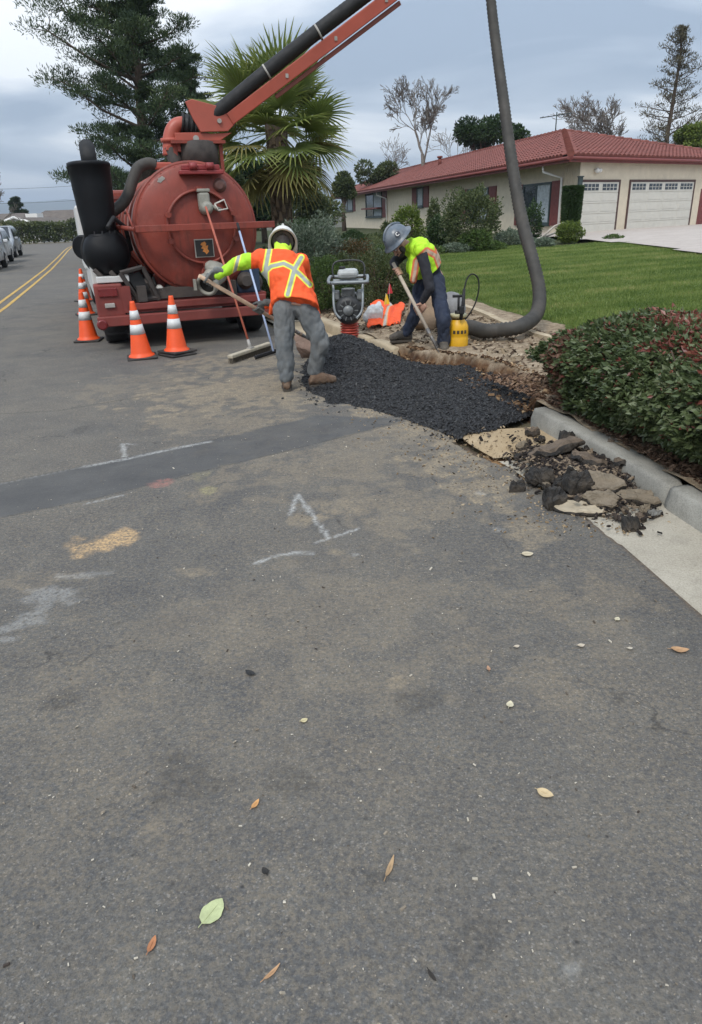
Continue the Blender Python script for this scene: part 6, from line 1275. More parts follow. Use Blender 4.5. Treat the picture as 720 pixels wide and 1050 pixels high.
# ---- fallen leaves on the road
def fleaf(px_, py_, L_, W_, rz, col, label, curl=.15, name='fallen_leaf'):
    q = G(px_, py_, .004); n = 9; g = MB(); vs = []
    for i in range(n):
        t_ = i / (n - 1); w_ = W_ / 2 * (math.sin(math.pi * t_ ** .85)) ** .7 * random.uniform(.93, 1.05) if 0 < i < n - 1 else .0008; x_ = (t_ - .5) * L_
        z_ = .002 + curl * L_ * (2 * t_ - 1) ** 2 * .6
        for s_ in (-1, -.5, 0, .5, 1): vs.append(Vector((x_, w_ * s_, z_ + abs(s_) * curl * w_ * .8 + (0 if s_ else -.0006))))
    Mr = Matrix.Rotation(rz, 3, 'Z'); vs = [Mr @ v for v in vs]; top_ = len(vs); vs += [v - Vector((0, 0, .0007)) for v in vs]
    g.add(vs, [(i * 5 + j, i * 5 + j + 1, i * 5 + j + 6, i * 5 + j + 5) for i in range(n - 1) for j in range(4)] + [(top_ + i * 5 + j, top_ + i * 5 + j + 5, top_ + i * 5 + j + 6, top_ + i * 5 + j + 1) for i in range(n - 1) for j in range(4)], True)
    g.tube([Mr @ Vector((-L_ * .66, .002, .004)), Mr @ Vector((L_ * .42, 0, .0016 + 0 * curl))], [.0011, .0005], 5)
    o = g.build(name, mat('leaf_%s' % label.split()[0] + label.split()[1], col, .75, .18, 60, .4, 300, .001, dirt=.3, dirtc=tuple(c * .5 for c in col)), None, q); return tag(o, label, 'leaf', 'fallen leaves on the road')
for a in ((218, 935, .078, .056, 1.05, (.42, .46, .24), 'pale green oval leaf, largest on the road near the bottom of the photo', .05), (559, 814, .05, .034, -.6, (.52, .40, .23), 'cream tan oval leaf in the lower right of the road', .15),
          (697, 667, .068, .038, -.2, (.42, .25, .13), 'brown curled leaf near the gutter at the right edge', .2), (523, 723, .036, .026, 1.2, (.52, .47, .33), 'small cream leaf in the middle right of the road', .2),
          (400, 890, .07, .014, 1.2, (.36, .24, .13), 'thin brown leaf curl right of the pale green leaf', .2), (312, 739, .026, .022, .5, (.52, .45, .26), 'tiny round yellow leaf right of the black leaf bit', .1),
          (262, 825, .038, .016, 1.1, (.52, .27, .10), 'small orange leaf above the pale green leaf', .15), (156, 969, .042, .018, 1.4, (.38, .16, .07), 'rusty orange leaf left of the pale green leaf', .15),
          (257, 691, .045, .026, -.6, (.02, .02, .02), 'black crumpled leaf left of the tiny yellow leaf', .3), (272, 894, .024, .018, 2.2, (.02, .018, .016), 'small black seed pod above right of the pale green leaf', .3),
          (596, 662, .03, .022, .2, (.5, .43, .33), 'small beige petal left of the brown leaf near the gutter', .1), (633, 635, .03, .022, .9, (.52, .48, .38), 'small cream petal beside the gutter edge', .1),
          (530, 663, .024, .018, .4, (.50, .43, .33), 'tiny beige petal in the upper right of the road', .1), (501, 686, .03, .014, 1.6, (.38, .22, .13), 'tiny reddish leaf below the beige petal', .2),
          (646, 665, .022, .016, .1, (.5, .45, .36), 'tiny pale petal next to the curled brown leaf', .1), (541, 568, .06, .05, .1, (.5, .43, .3), 'pale dried leaf flattened near the heap of slabs', .02),
          (443, 1001, .03, .01, -1, (.03, .025, .02), 'dark twig piece at the bottom edge right of the pale green leaf', .1), (279, 998, .05, .01, .8, (.2, .11, .06), 'brown curled twig below the pale green leaf', .2)): fleaf(*a)
# ================================================================== PLANTS
def leaf_verts(P, N, L, W, rnd, fold=.25):
    """diamond leaves at P, pointing along N"""
    n = len(P); N = N / (np.linalg.norm(N, axis=1, keepdims=True) + 1e-9); a = RNG.normal(size=(n, 3)); Sd = np.cross(N, a); Sd /= (np.linalg.norm(Sd, axis=1, keepdims=True) + 1e-9); Up = np.cross(Sd, N)
    L = np.asarray(L).reshape(-1, 1) * np.ones((n, 1)); W = np.asarray(W).reshape(-1, 1) * np.ones((n, 1))
    V = np.stack([P, P + N * L * .5 + Sd * W * .5 + Up * W * fold, P + N * L, P + N * L * .5 - Sd * W * .5 + Up * W * fold], 1).reshape(-1, 3)
    i = np.arange(n)[:, None] * 4; F_ = np.concatenate([i + np.array([[0, 1, 2]]), i + np.array([[0, 2, 3]])], 0)
    return V, F_, np.repeat(rnd, 4)
def leaves(name, P, N, L, W, rnd, m, parent=None, fold=.25):
    V, F_, r_ = leaf_verts(P, N, L, W, rnd, fold); return link(name, np_mesh(name, V, F_, False, {'rnd': r_}), m, parent)
def shell(n, c, r, inner=.55, flat_bottom=True, lump=.25, lf=2.5, seed=0):
    d = RNG.normal(size=(n, 3)); d /= np.linalg.norm(d, axis=1, keepdims=True); k = inner + (1 - inner) * RNG.random(n) ** .5
    l = np.array([mnoise.noise(Vector(tuple(v * lf + seed))) for v in d]) * lump * 1.6 + 1; P = d * (k * l)[:, None] * np.array(r) + np.array(c); return P, d, k
M_GREEN = leafmat('shrub_green', [(0, (.03, .06, .014)), (.5, (.075, .125, .03)), (.85, (.13, .19, .05)), (1, (.22, .27, .09))])
M_DGREEN = leafmat('shrub_dark_green', [(0, (.018, .038, .012)), (.55, (.042, .078, .024)), (.9, (.085, .13, .042)), (1, (.15, .19, .08))])
M_LGREEN = leafmat('shrub_lime', [(0, (.05, .08, .015)), (.5, (.12, .17, .03)), (.85, (.2, .25, .05)), (1, (.28, .3, .08))])
M_GREY = leafmat('shrub_grey_green', [(0, (.07, .10, .065)), (.5, (.14, .18, .125)), (.85, (.25, .29, .22)), (1, (.42, .45, .38))])
M_RUST = leafmat('shrub_rust', [(0, (.03, .035, .012)), (.4, (.08, .06, .02)), (.7, (.17, .075, .03)), (1, (.24, .15, .05))])
M_OLIVE = leafmat('shrub_olive', [(0, (.035, .052, .018)), (.5, (.085, .11, .04)), (.85, (.15, .17, .07)), (1, (.24, .22, .11))])
bark = mat('bark_brown', (.085, .062, .045), .95, .3, 6, .8, 30, .02); barkg = mat('bark_grey', (.17, .15, .13), .95, .25, 6, .6, 30, .02)
def shrub(loc, r, m, label, n=3500, L_=.05, group='shrubs in the planting bed', name='shrub', lump=.25, inner=.55, stems=7, cat='shrub', loose=.0):
    x, y = loc[0], loc[1]; z = loc[2] if len(loc) > 2 else float(zg(x, y)); s = empty(name, (x, y, z), 0, label, cat, group)
    P, d, k = shell(n, (0, 0, r[2] * .95), (r[0], r[1], r[2]), inner, lump=lump, seed=x * 3 + y); P[:, 2] = np.maximum(P[:, 2], .02 + RNG.random(n) * .05)
    N = d + RNG.normal(size=(n, 3)) * .7 + np.array([0, 0, .25]); rr = np.clip(.45 + .3 * (fbm(P[:, 0] * 5 + 9, P[:, 2] * 5 + P[:, 1] * 4, 3) - .5) * 2 + RNG.normal(0, .18, n), 0, 1)
    leaves('foliage', P, N, L_ * (.7 + .6 * RNG.random(n)), L_ * .5, rr, m, s)
    g = MB(); rn = random.Random(int(x * 100))
    for k_ in range(stems): a_ = rn.uniform(0, 6.28); q = Vector((math.cos(a_) * r[0] * .6, math.sin(a_) * r[1] * .6, r[2] * 1.3)); g.tube([(0, 0, 0), q * .5 + Vector((0, 0, .05)), q], [.02, .014, .006], 5)
    g.build('stems', bark, s); return s
def PXr(px_, py_, Y_, wpx, hpx):
    """position + radii for a shrub seen centred at px, base at py, at depth Y"""
    p = D(px_, py_, Y_); k = Y_ * .92 / F_PX * (1.16 if Y_ < 21 else 1.05); return (p.x, Y_, p.z), (wpx / 2 * k, wpx / 2 * k, hpx / 2 * k)
def sh(px_, py_, Y_, wpx, hpx, m, label, **kw):
    (x, y, z), r = PXr(px_, py_, Y_, wpx, hpx); z = min(z, float(zg(x, y)) + .03) if kw.pop('drop', True) else z; return shrub((x, y, z), r, m, label, **kw)
# the foreground hedge: separate bushes grown together read as one clipped hedge
hg_ = empty('hedge', (2.5, 5.0, .14), 0, 'dense dark glossy hedge with red new tips growing along the kerb at the right', 'hedge'); nL = 92000
def hx0(y): return CX(y) + .20
hy = 1.5 + RNG.random(nL) * 4.55; dep = RNG.random(nL); hz_ = RNG.random(nL)
def htop(x, y): return .72 - .34 * np.clip((y - 5.0) / 1.3, 0, 1) ** 1.4 + .14 * (fbm(x * 2.2, y * 2.2, 3) - .5) + .06 * np.clip((5 - y) / 2, 0, 1)
wd = 1.9 + .3 * (fbm(hy, hy * 0, 2) - .5)
side = RNG.random(nL)
P = np.empty((nL, 3)); u_ = RNG.random(nL); bulge = .26 * np.sin(np.pi * np.clip(u_ * .9 + .05, 0, 1)) 
X0 = CX(hy) + .30 + .30 * np.clip((hy - 5.2) / .8, 0, 1) + (fbm(hy * 3.2, u_ * 3, 3) - .5) * .34
fr_ = side < .52
T = htop(X0, hy); P[:, 1] = hy; P[:, 2] = np.where(fr_, .04 + u_ * T, T * (1 - .12 * RNG.random(nL) ** 2)); P[:, 0] = np.where(fr_, X0 - bulge + .16 * RNG.random(nL) ** 1.5 + .28 * u_ ** 6, X0 + .02 + dep * wd)
T2 = htop(P[:, 0], hy); P[:, 2] = np.where(fr_, P[:, 2], T2 - .10 * RNG.random(nL) ** 2 - .22 * np.clip(.25 - (P[:, 0] - X0), 0, 1)) + .15
end = RNG.random(nL) < .10; ea = RNG.random(nL) * 3.14; er = .85 + .15 * RNG.random(nL)
P[end, 0] = (CX(6.0) + 1.3 + np.cos(ea[end]) * .8 * er[end]); P[end, 1] = (6.0 + np.sin(ea[end]) * .5 * er[end]); P[end, 2] = .16 + u_[end] * (htop(P[end, 0], P[end, 1]))
N = np.stack([np.where(fr_, -1.0, RNG.normal(0, .4, nL)), RNG.normal(0, .45, nL) - .1, np.where(fr_, .15, .9)], 1) + RNG.normal(size=(nL, 3)) * .55
N[end] = np.stack([np.cos(ea[end]), np.sin(ea[end]), RNG.normal(0, .4, end.sum())], 1)
topness = np.clip((P[:, 2] - .15) / np.maximum(htop(P[:, 0], P[:, 1]), .2), 0, 1.1)
patchy = fbm(P[:, 0] * 3 + 4, P[:, 1] * 3 + P[:, 2] * 3, 3)
redp = RNG.random(nL) < np.where(topness > .86, np.clip((patchy - .36) * 2.4, .06, .6), np.where(topness > .6, .07, .025))
q1 = G(614, 392, .5); qd_ = np.sqrt((P[:, 1] - 5.35) ** 2 + ((P[:, 2] - .48) * 1.0) ** 2); brn = fr_ & (qd_ < .34 + .12 * (patchy - .5)) & (RNG.random(nL) < .62)
cls = np.where(redp, 1, np.where(brn, 2, 0)); szl = .026 + .040 * RNG.random(nL) ** 1.4
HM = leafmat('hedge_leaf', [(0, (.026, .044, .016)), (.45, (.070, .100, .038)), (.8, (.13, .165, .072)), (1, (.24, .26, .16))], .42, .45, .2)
HR = leafmat('hedge_new_leaf', [(0, (.07, .02, .016)), (.5, (.17, .045, .035)), (1, (.28, .11, .07))], .4, .5, .2); HB_ = leafmat('hedge_dead_leaf', [(0, (.04, .022, .016)), (.5, (.11, .06, .04)), (1, (.22, .14, .1))], .8, .2, .1)
for ci, nm, mm, sc_ in ((0, 'foliage', HM, 1), (1, 'new_growth', HR, .9), (2, 'dead_leaves', HB_, 1.15)):
    k = cls == ci; V_, F_, r_ = leaf_verts(P[k] - np.array([2.5, 5.0, .14]), N[k], szl[k] * sc_, szl[k] * .52 * sc_, np.clip(.3 + (patchy[k] - .5) * .6 + RNG.random(k.sum()) * .5, 0, 1), .18); o = link(nm, np_mesh(nm, V_, F_, False, {'rnd': r_}), mm, hg_)
g = MB(); rn = random.Random(9)
for k in range(125):
    y = 1.6 + k * .034; x = float(CX(y)) + rn.uniform(.35, 1.9); h = float(htop(x, y)); a_ = rn.uniform(-.2, .2); b_ = Vector((x - 2.5, y - 5.0, 0)); g.tube([b_, b_ + Vector((a_ * .4, rn.uniform(-.1, .1), h * .5)), b_ + Vector((a_ - .1, rn.uniform(-.2, .2), h * .93))], [.014, .01, .004], 5)
g.build('branches', bark, hg_)
# inner leaves, shade put into their darker colour, so that the hedge is not see-through
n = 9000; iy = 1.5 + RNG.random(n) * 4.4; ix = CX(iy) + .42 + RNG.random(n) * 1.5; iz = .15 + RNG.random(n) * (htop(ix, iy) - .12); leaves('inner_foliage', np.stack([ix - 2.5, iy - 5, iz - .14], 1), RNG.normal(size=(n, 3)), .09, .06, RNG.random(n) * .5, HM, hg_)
# low plants in front of / around
sh(336, 316, 12.0, 46, 46, M_GREEN, 'round dark green mound shrub just left of the tamping rammer', n=9000, L_=.035, lump=.15)
sh(388, 313, 12.3, 62, 50, M_OLIVE, 'loose olive green shrub behind the rammer and the orange vest', n=8000, L_=.04)
sh(362, 284, 14.5, 46, 46, M_RUST, 'rusty red leaved shrub above the tamping rammer', n=6000, L_=.04)
sh(323, 296, 14.5, 66, 64, M_GREY, 'silvery grey green shrub behind the worker in orange', n=9000, L_=.06, lump=.35)
sh(372, 275, 16.5, 40, 34, M_GREY, 'low grey green plant beside the rust shrub', n=3500, L_=.06)
sh(300, 240, 18, 56, 34, M_OLIVE, 'olive brown shrub below the fan palm', n=5000, L_=.06)
sh(340, 246, 20, 36, 28, M_GREEN, 'clipped green ball shrub, left one of the pair before the house', n=6500, L_=.05, lump=.06, inner=.8)
sh(362, 246, 22, 28, 32, M_DGREEN, 'clipped darker ball shrub, right one of the pair before the house', n=5500, L_=.05, lump=.08, inner=.8)
sh(306, 244, 23, 40, 44, M_DGREEN, 'dark evergreen shrub between palm and clipped balls', n=4500, L_=.08)
sh(283, 275, 13.6, 40, 46, M_OLIVE, 'olive shrub at the right side of the truck tank', n=4500, L_=.06)
sh(286, 330, 12.6, 34, 50, M_DGREEN, 'dark shrub between the truck and the round mound', n=4500, L_=.05)
sh(400, 290, 15.5, 30, 22, M_GREEN, 'small leafy green plant behind the digging worker\'s head', n=2500, L_=.05)
sh(418, 246, 27, 30, 42, M_LGREEN, 'bright green leafy shrub with pale flowers at the house wall', n=3000, L_=.11)
sh(452, 247, 27.5, 26, 30, M_DGREEN, 'dark green shrub beside the bright leafy shrub', n=2500, L_=.1)
sh(482, 248, 25.5, 54, 56, M_OLIVE, 'large dark reddish green shrub covering the bedroom window', n=7500, L_=.10, lump=.35)
sh(445, 240, 29.5, 13, 42, M_OLIVE, 'narrow upright olive shrub against the cream wall', n=1800, L_=.1)
sh(397, 238, 38, 12, 16, M_OLIVE, 'small clipped shrub under the corner window', n=900, L_=.12)
sh(545, 248, 27.8, 18, 34, M_DGREEN, 'thin leafy shrub in front of the large shuttered window', n=1500, L_=.1, lump=.4)
sh(488, 247, 24.6, 30, 20, M_GREEN, 'low rounded green shrub at the foot of the large dark one', n=2200, L_=.08)
sh(522, 249, 26.5, 26, 14, M_GREY, 'low grey ground shrub between the two front windows', n=1500, L_=.09)
sh(386, 249, 30, 40, 14, M_OLIVE, 'low spreading olive shrub at the far corner of the lawn', n=2200, L_=.09)
sh(583, 249, 26.5, 25, 20, M_LGREEN, 'light green rounded plant at the foot of the topiary column', n=2600, L_=.08)
sh(628, 248.5, 26, 18, 7, M_GREEN, 'tiny green tuft on the lawn edge before the garage', n=900, L_=.07)
for k, (px_, w_) in enumerate(((440, 34), (468, 30), (505, 26), (556, 22))): sh(px_, 251, 24.5, w_, 8, M_GREY if k % 2 else M_GREEN, ['low grey foliage clump left along the house bed', 'low green foliage clump under the large dark shrub', 'low clump of foliage between windows in the house bed', 'low foliage clump before the white driftwood branch'][k], n=1200, L_=.08)
# clipped column beside the garage
p = D(584.5, 233, 29); tc_ = empty('topiary_column', (p.x, 29, .6), 0, 'tall clipped dark green column shrub between window and garage', 'topiary', None); rr_ = .36; hh = 1.62; n = 16000
a_ = RNG.random(n) * 6.283; t_ = RNG.random(n); cap_ = RNG.random(n) < .15; rad_ = np.where(cap_, np.sqrt(RNG.random(n)), .7 + .3 * RNG.random(n)) * rr_ * (1 - .18 * (1 - t_) ** 2); P = np.stack([np.cos(a_) * rad_, np.sin(a_) * rad_, np.where(cap_, hh - .05 * RNG.random(n), t_ * hh) + .15], 1)
leaves('foliage', P, np.stack([np.cos(a_), np.sin(a_), RNG.normal(0, .5, n)], 1) + RNG.normal(size=(n, 3)) * .4, .08, .05, np.clip(.25 + RNG.random(n) * .4, 0, 1), M_DGREEN, tc_); g = MB(); g.tube([(0, 0, -.05), (0, 0, 1.6)], [.05, .02], 6); g.build('stem', bark, tc_)
# driftwood branch lying in the bed
g = MB(); q = [D(541, 250, 26), D(555, 247, 26.5), D(570, 242, 27.2)]; g.tube([(v.x, v.y, float(zg(v.x, v.y)) + .1 + .12 * i) for i, v in enumerate(q)], [.06, .05, .03], 7); q0_ = q[1]; g.tube([(q0_.x, q0_.y, float(zg(q0_.x, q0_.y)) + .22), (q0_.x + .5, q0_.y + .2, 1.05), (q0_.x + .9, q0_.y + .5, 1.15)], [.04, .03, .02], 6)
tag(g.build('driftwood_branch', mat('bleached_wood', (.42, .38, .33), .9, .2, 6, .4)), 'bleached branch lying in the bed under the shuttered window', 'branch')
# ---- trees
def tube_tree(g, p, d, L_, r, depth, rn, spread=.6, tips=None, shrink=.72, n=3, up=.15, wig=.25):
    d = d.normalized(); pts = [p]; rs = [r]
    for i in range(3):
        d = (d + Vector((rn.gauss(0, 1), rn.gauss(0, 1), rn.gauss(0, 1))) * wig * .35 + Vector((0, 0, up * .3))).normalized(); pts.append(pts[-1] + d * L_ / 3); rs.append(r * (1 - .13 * (i + 1)))
    g.tube(pts, [max(q_, .017) for q_ in rs], 3 if depth < 2 else (5 if depth < 4 else 7), False)
    if depth == 0:
        if tips is not None: tips.append((pts[-1], d))
        return
    for k in range(n):
        ax_ = d.orthogonal().normalized(); ax_ = Matrix.Rotation(rn.uniform(0, 6.28), 3, d) @ ax_; nd = Matrix.Rotation(spread * rn.uniform(.5, 1.3), 3, ax_) @ d
        tube_tree(g, pts[-1] if k < 2 else pts[rn.choice([1, 2])], nd, L_ * shrink * rn.uniform(.8, 1.15), rs[-1] * .68, depth - 1, rn, spread, tips, shrink, n, up, wig)
# big open pine behind the truck
def pine(base, H, label, seed, crown_px=None, nb=34, m=None, group='trees behind the truck and houses', rad=None, needle=.16, per=150, r0=.35, lo=.22):
    rn = random.Random(seed); s = empty('pine_tree', base, 0, label, 'tree', group); g = MB(); pts = [Vector((0, 0, 0))]; lx_ = 0
    for i in range(1, 9): lx_ += rn.uniform(-.25, .25) * H / 20; pts.append(Vector((lx_, 0, H * i / 8)))
    g.tube(pts, [r0 * (1 - i / 9) + .03 for i in range(9)], 10); g.build('trunk', bark, s)
    g = MB(); P = []; NN = []; RR = []
    for k in range(nb):
        t_ = lo + (1 - lo) * (k + .5) / nb; base_p = pts[0].lerp(pts[-1], t_); j = min(int(t_ * 8), 7); base_p = pts[j].lerp(pts[j + 1], t_ * 8 - j); a_ = k * 2.4 + rn.uniform(-.5, .5)
        ln = rad(t_, a_, rn) * rn.choice((.6, .9, 1.0, 1.15, 1.3)); dr = Vector((math.cos(a_), math.sin(a_), rn.uniform(.05, .45))); q = [base_p]
        for i in range(4): dr = (dr + Vector((rn.gauss(0, .13), rn.gauss(0, .13), .05))).normalized(); q.append(q[-1] + dr * ln / 4)
        g.tube(q, [max(.02, .022 * ln * (1 - i / 5)) for i in range(5)], 5, False)
        for i in range(2 if t_ < .8 else 1, 5):
            for sub in range(3):
                c_ = q[i] + Vector((rn.gauss(0, .09), rn.gauss(0, .09), rn.gauss(.03, .05))) * ln; cr_ = (.075 + .06 * rn.random()) * ln + .12
                if sub: g.tube([q[i - 1].lerp(q[i], .5), c_], [.025, .012], 4, False)
                nn = int(per * (.6 + rn.random() * .8)); d_ = RNG.normal(size=(nn, 3)); d_ /= np.linalg.norm(d_, axis=1, keepdims=True); P.append(np.array(tuple(c_)) + d_ * (RNG.random((nn, 1)) ** .5) * cr_ * np.array([1.25, 1.25, .5])); NN.append(d_ * .6 + RNG.normal(size=(nn, 3)) * .35 + np.array([0, 0, .65])); RR.append(np.clip(.4 + rn.gauss(0, .16) + RNG.normal(0, .15, nn), 0, 1))
    g.build('limbs', bark, s); P = np.concatenate(P); NN = np.concatenate(NN); leaves('crown', P, NN, needle * 2.0, needle * .45, np.concatenate(RR), m or M_PINE, s); return s
M_PINE = leafmat('pine_needles', [(0, (.02, .038, .018)), (.5, (.05, .08, .034)), (.85, (.095, .13, .05)), (1, (.15, .17, .075))], .6, .25, .12)
bp = D(136, 110, 34); topz = D(150, -6, 34).z
def rad1(t_, a_, rn): return (3.9 * (math.sin(math.pi * min(1, (t_ * .80 + .13))) ** .8) * rn.uniform(.55, 1.15)) * (.92 if math.cos(a_) < 0 else .85)
pine((bp.x, 34, -.2), topz + .4, 'tall broad dark pine with an open uneven crown behind the truck', 5, nb=62, rad=rad1, per=140, needle=.085, lo=.2)
bp = D(210, 222, 40); pine((bp.x, 40, 0), D(210, 60, 40).z, 'narrower dark conifer just right of the big pine', 8, nb=30, rad=lambda t_, a_, rn: 1.9 * (1.05 - t_) * rn.uniform(.7, 1.2) + .3, per=60, needle=.11, lo=.3)
bp = D(18, 222, 125); pine((bp.x, 125, -2), D(18, 205, 125).z + 2, 'small round conifer far beyond the houses at the left', 12, nb=14, rad=lambda t_, a_, rn: 2.4 * (1.1 - t_) * rn.uniform(.8, 1.1) + .2, per=80, needle=.3, lo=.2)
# fan palm
fpb = D(291, 250, 15.5); crn = D(290, 133, 15.5); palm = empty('fan_palm', (fpb.x, 15.5, .35), 0, 'fan palm with a full head of green and yellow tipped fronds right of the truck', 'palm tree'); PZ = crn.z - .35
g = MB(); g.tube([(0, 0, -.1), (.02, 0, PZ * .5), (0, 0, PZ + .1)], [.19, .17, .2], 14); g.build('trunk', bark, palm)
g = MB()
for k in range(120): a_ = k * 2.399; z_ = PZ * (.15 + .85 * k / 120); g.prism([Vector((math.cos(a_ + o_) * .17, math.sin(a_ + o_) * .17, z_ + zz_)) for o_, zz_ in ((-.25, 0), (.25, 0), (.12, .16), (-.12, .16))], (math.cos(a_) * .05, math.sin(a_) * .05, .06))
o = g.build('leaf_bases', mat('palm_fibre', (.13, .095, .06), .95, .35, 10, .7), palm); o['kind'] = 'stuff'
M_PALM = leafmat('palm_frond', [(0, (.075, .105, .028)), (.5, (.16, .21, .055)), (.8, (.28, .31, .085)), (1, (.46, .44, .18))], .45, .4, .3); M_PALMDRY = leafmat('palm_frond_dry', [(0, (.12, .1, .04)), (.5, (.22, .2, .07)), (1, (.38, .34, .14))], .7, .2, .3)
def frond_mesh(seed, droop, dry):
    rn = random.Random(seed); V = []; F_ = []; A_ = []; pl = .72; Rf = .72 * rn.uniform(.9, 1.1)
    pts = [Vector((t_ * pl, 0, -droop * .18 * t_ * t_)) for t_ in np.linspace(0, 1, 6)]
    for i, p in enumerate(pts): V += [p + Vector((0, .012, .0)), p + Vector((0, 0, -.012)), p + Vector((0, -.012, 0))]; A_ += [.5] * 3
    for i in range(5): F_ += [(i * 3, i * 3 + 1, i * 3 + 4, i * 3 + 3), (i * 3 + 1, i * 3 + 2, i * 3 + 5, i * 3 + 4)]
    hub = pts[-1]; ns = 30
    for k in range(ns):
        a_ = R(-138 + 276 * k / (ns - 1)); ln = Rf * (.72 + .28 * math.cos(a_ * .62)) * rn.uniform(.92, 1.06); d_ = Vector((math.cos(a_), math.sin(a_), 0)); sd_ = Vector((-d_.y, d_.x, 0)); b0 = len(V); dr = rn.uniform(.04, .16) * (1 + droop)
        for t_, w_ in ((0, .004), (.35, .021), (.62, .017), (.85, .009), (1.0, .001)):
            c_ = hub + d_ * ln * t_ * (1 - .1 * t_ * dr) + Vector((0, 0, .10 * t_ - ln * dr * max(0, t_ - .42) ** 1.6 * 2.6 - droop * .12 * t_)); V += [c_ + sd_ * w_ + Vector((0, 0, w_ * .5)), c_ + Vector((0, 0, -w_ * .3)), c_ - sd_ * w_ + Vector((0, 0, w_ * .5))]; A_ += [min(1, .35 + .55 * t_ ** 3 + rn.uniform(-.1, .15))] * 3
        for i in range(4): F_ += [(b0 + i * 3, b0 + i * 3 + 1, b0 + i * 3 + 4, b0 + i * 3 + 3), (b0 + i * 3 + 1, b0 + i * 3 + 2, b0 + i * 3 + 5, b0 + i * 3 + 4)]
    me = np_mesh('frond', np.array([tuple(v) for v in V]), np.array(F_), False, {'rnd': np.array(A_)}); me.materials.append(M_PALMDRY if dry else M_PALM); return me
fm = [frond_mesh(k, .2 + .3 * (k % 3), False) for k in range(5)] + [frond_mesh(9, 1.2, True), frond_mesh(10, 1.0, True)]
rn = random.Random(2)
for k in range(60):
    t_ = k / 59; el = R(84 - 130 * t_ + rn.uniform(-9, 9)); az = k * 2.399 + rn.uniform(-.2, .2); dry = t_ > .93 or (t_ > .6 and rn.random() < .2)
    o = bpy.data.objects.new('frond', fm[5 + k % 2] if dry else fm[k % 5]); COL.objects.link(o); o.parent = palm; o.location = (math.cos(az) * .1, math.sin(az) * .1, PZ + .12 - .25 * t_); o.rotation_euler = (rn.uniform(-.5, .5), -el, az); s_ = .95 + .25 * rn.random(); o.scale = (s_, s_, s_)
# bare and leafy trees behind the house
def bare_tree(px0, pyb, Yd, seed, H, label, dirv=Vector((0, 0, 1)), depth=5, spread=.5, r0=.2, n=3, m=None, shrink=.74, up=.12, wig=.3, nm='bare_tree', zb_=None):
    p = D(px0, pyb, Yd); s = empty(nm, (p.x, Yd, p.z if zb_ is None else zb_), 0, label, 'tree', 'trees behind the truck and houses'); g = MB(); rn = random.Random(seed); tube_tree(g, Vector((0, 0, 0)), dirv, H, r0, depth, rn, spread, None, shrink, n, up, wig); g.build('limbs', m or barkg, s); return s
bare_tree(441, 190, 62, 4, 3.1, 'leaning leafless tree with a forked twisting trunk behind the house roof', Vector((-.3, 0, 1)), 7, .50, .22, 3, shrink=.68, up=.10, zb_=3.0)
bare_tree(404, 185, 70, 14, 2.2, 'low leafless tree left of the leaning one behind the roof', Vector((.1, 0, 1)), 5, .6, .14, 3, shrink=.72, zb_=2.6)
bare_tree(462, 175, 70, 21, 2.2, 'thin leafless tree right of the leaning one behind the roof', Vector((0, 0, 1)), 5, .6, .12, 3, shrink=.72, zb_=2.6)
bare_tree(636, 150, 60, 33, 2.6, 'twiggy leafless tree beside the sparse conifer behind the roof', Vector((-.05, 0, 1)), 7, .6, .14, 3, shrink=.72, zb_=3.2)
bare_tree(602, 150, 66, 35, 1.9, 'small leafless treetop just behind the roof peak', Vector((.1, 0, 1)), 5, .6, .1, 3, shrink=.72, zb_=4.2)
bare_tree(0, 222, 60, 37, 2.0, 'faint leafless tree at the far left edge of the sky', Vector((.0, 0, 1)), 5, .6, .06, 3, shrink=.72, zb_=0)
bare_tree(722, 150, 58, 39, 2.4, 'leafless tree at the right edge behind the garage', Vector((-.1, 0, 1)), 5, .6, .12, 3, shrink=.72, zb_=3)
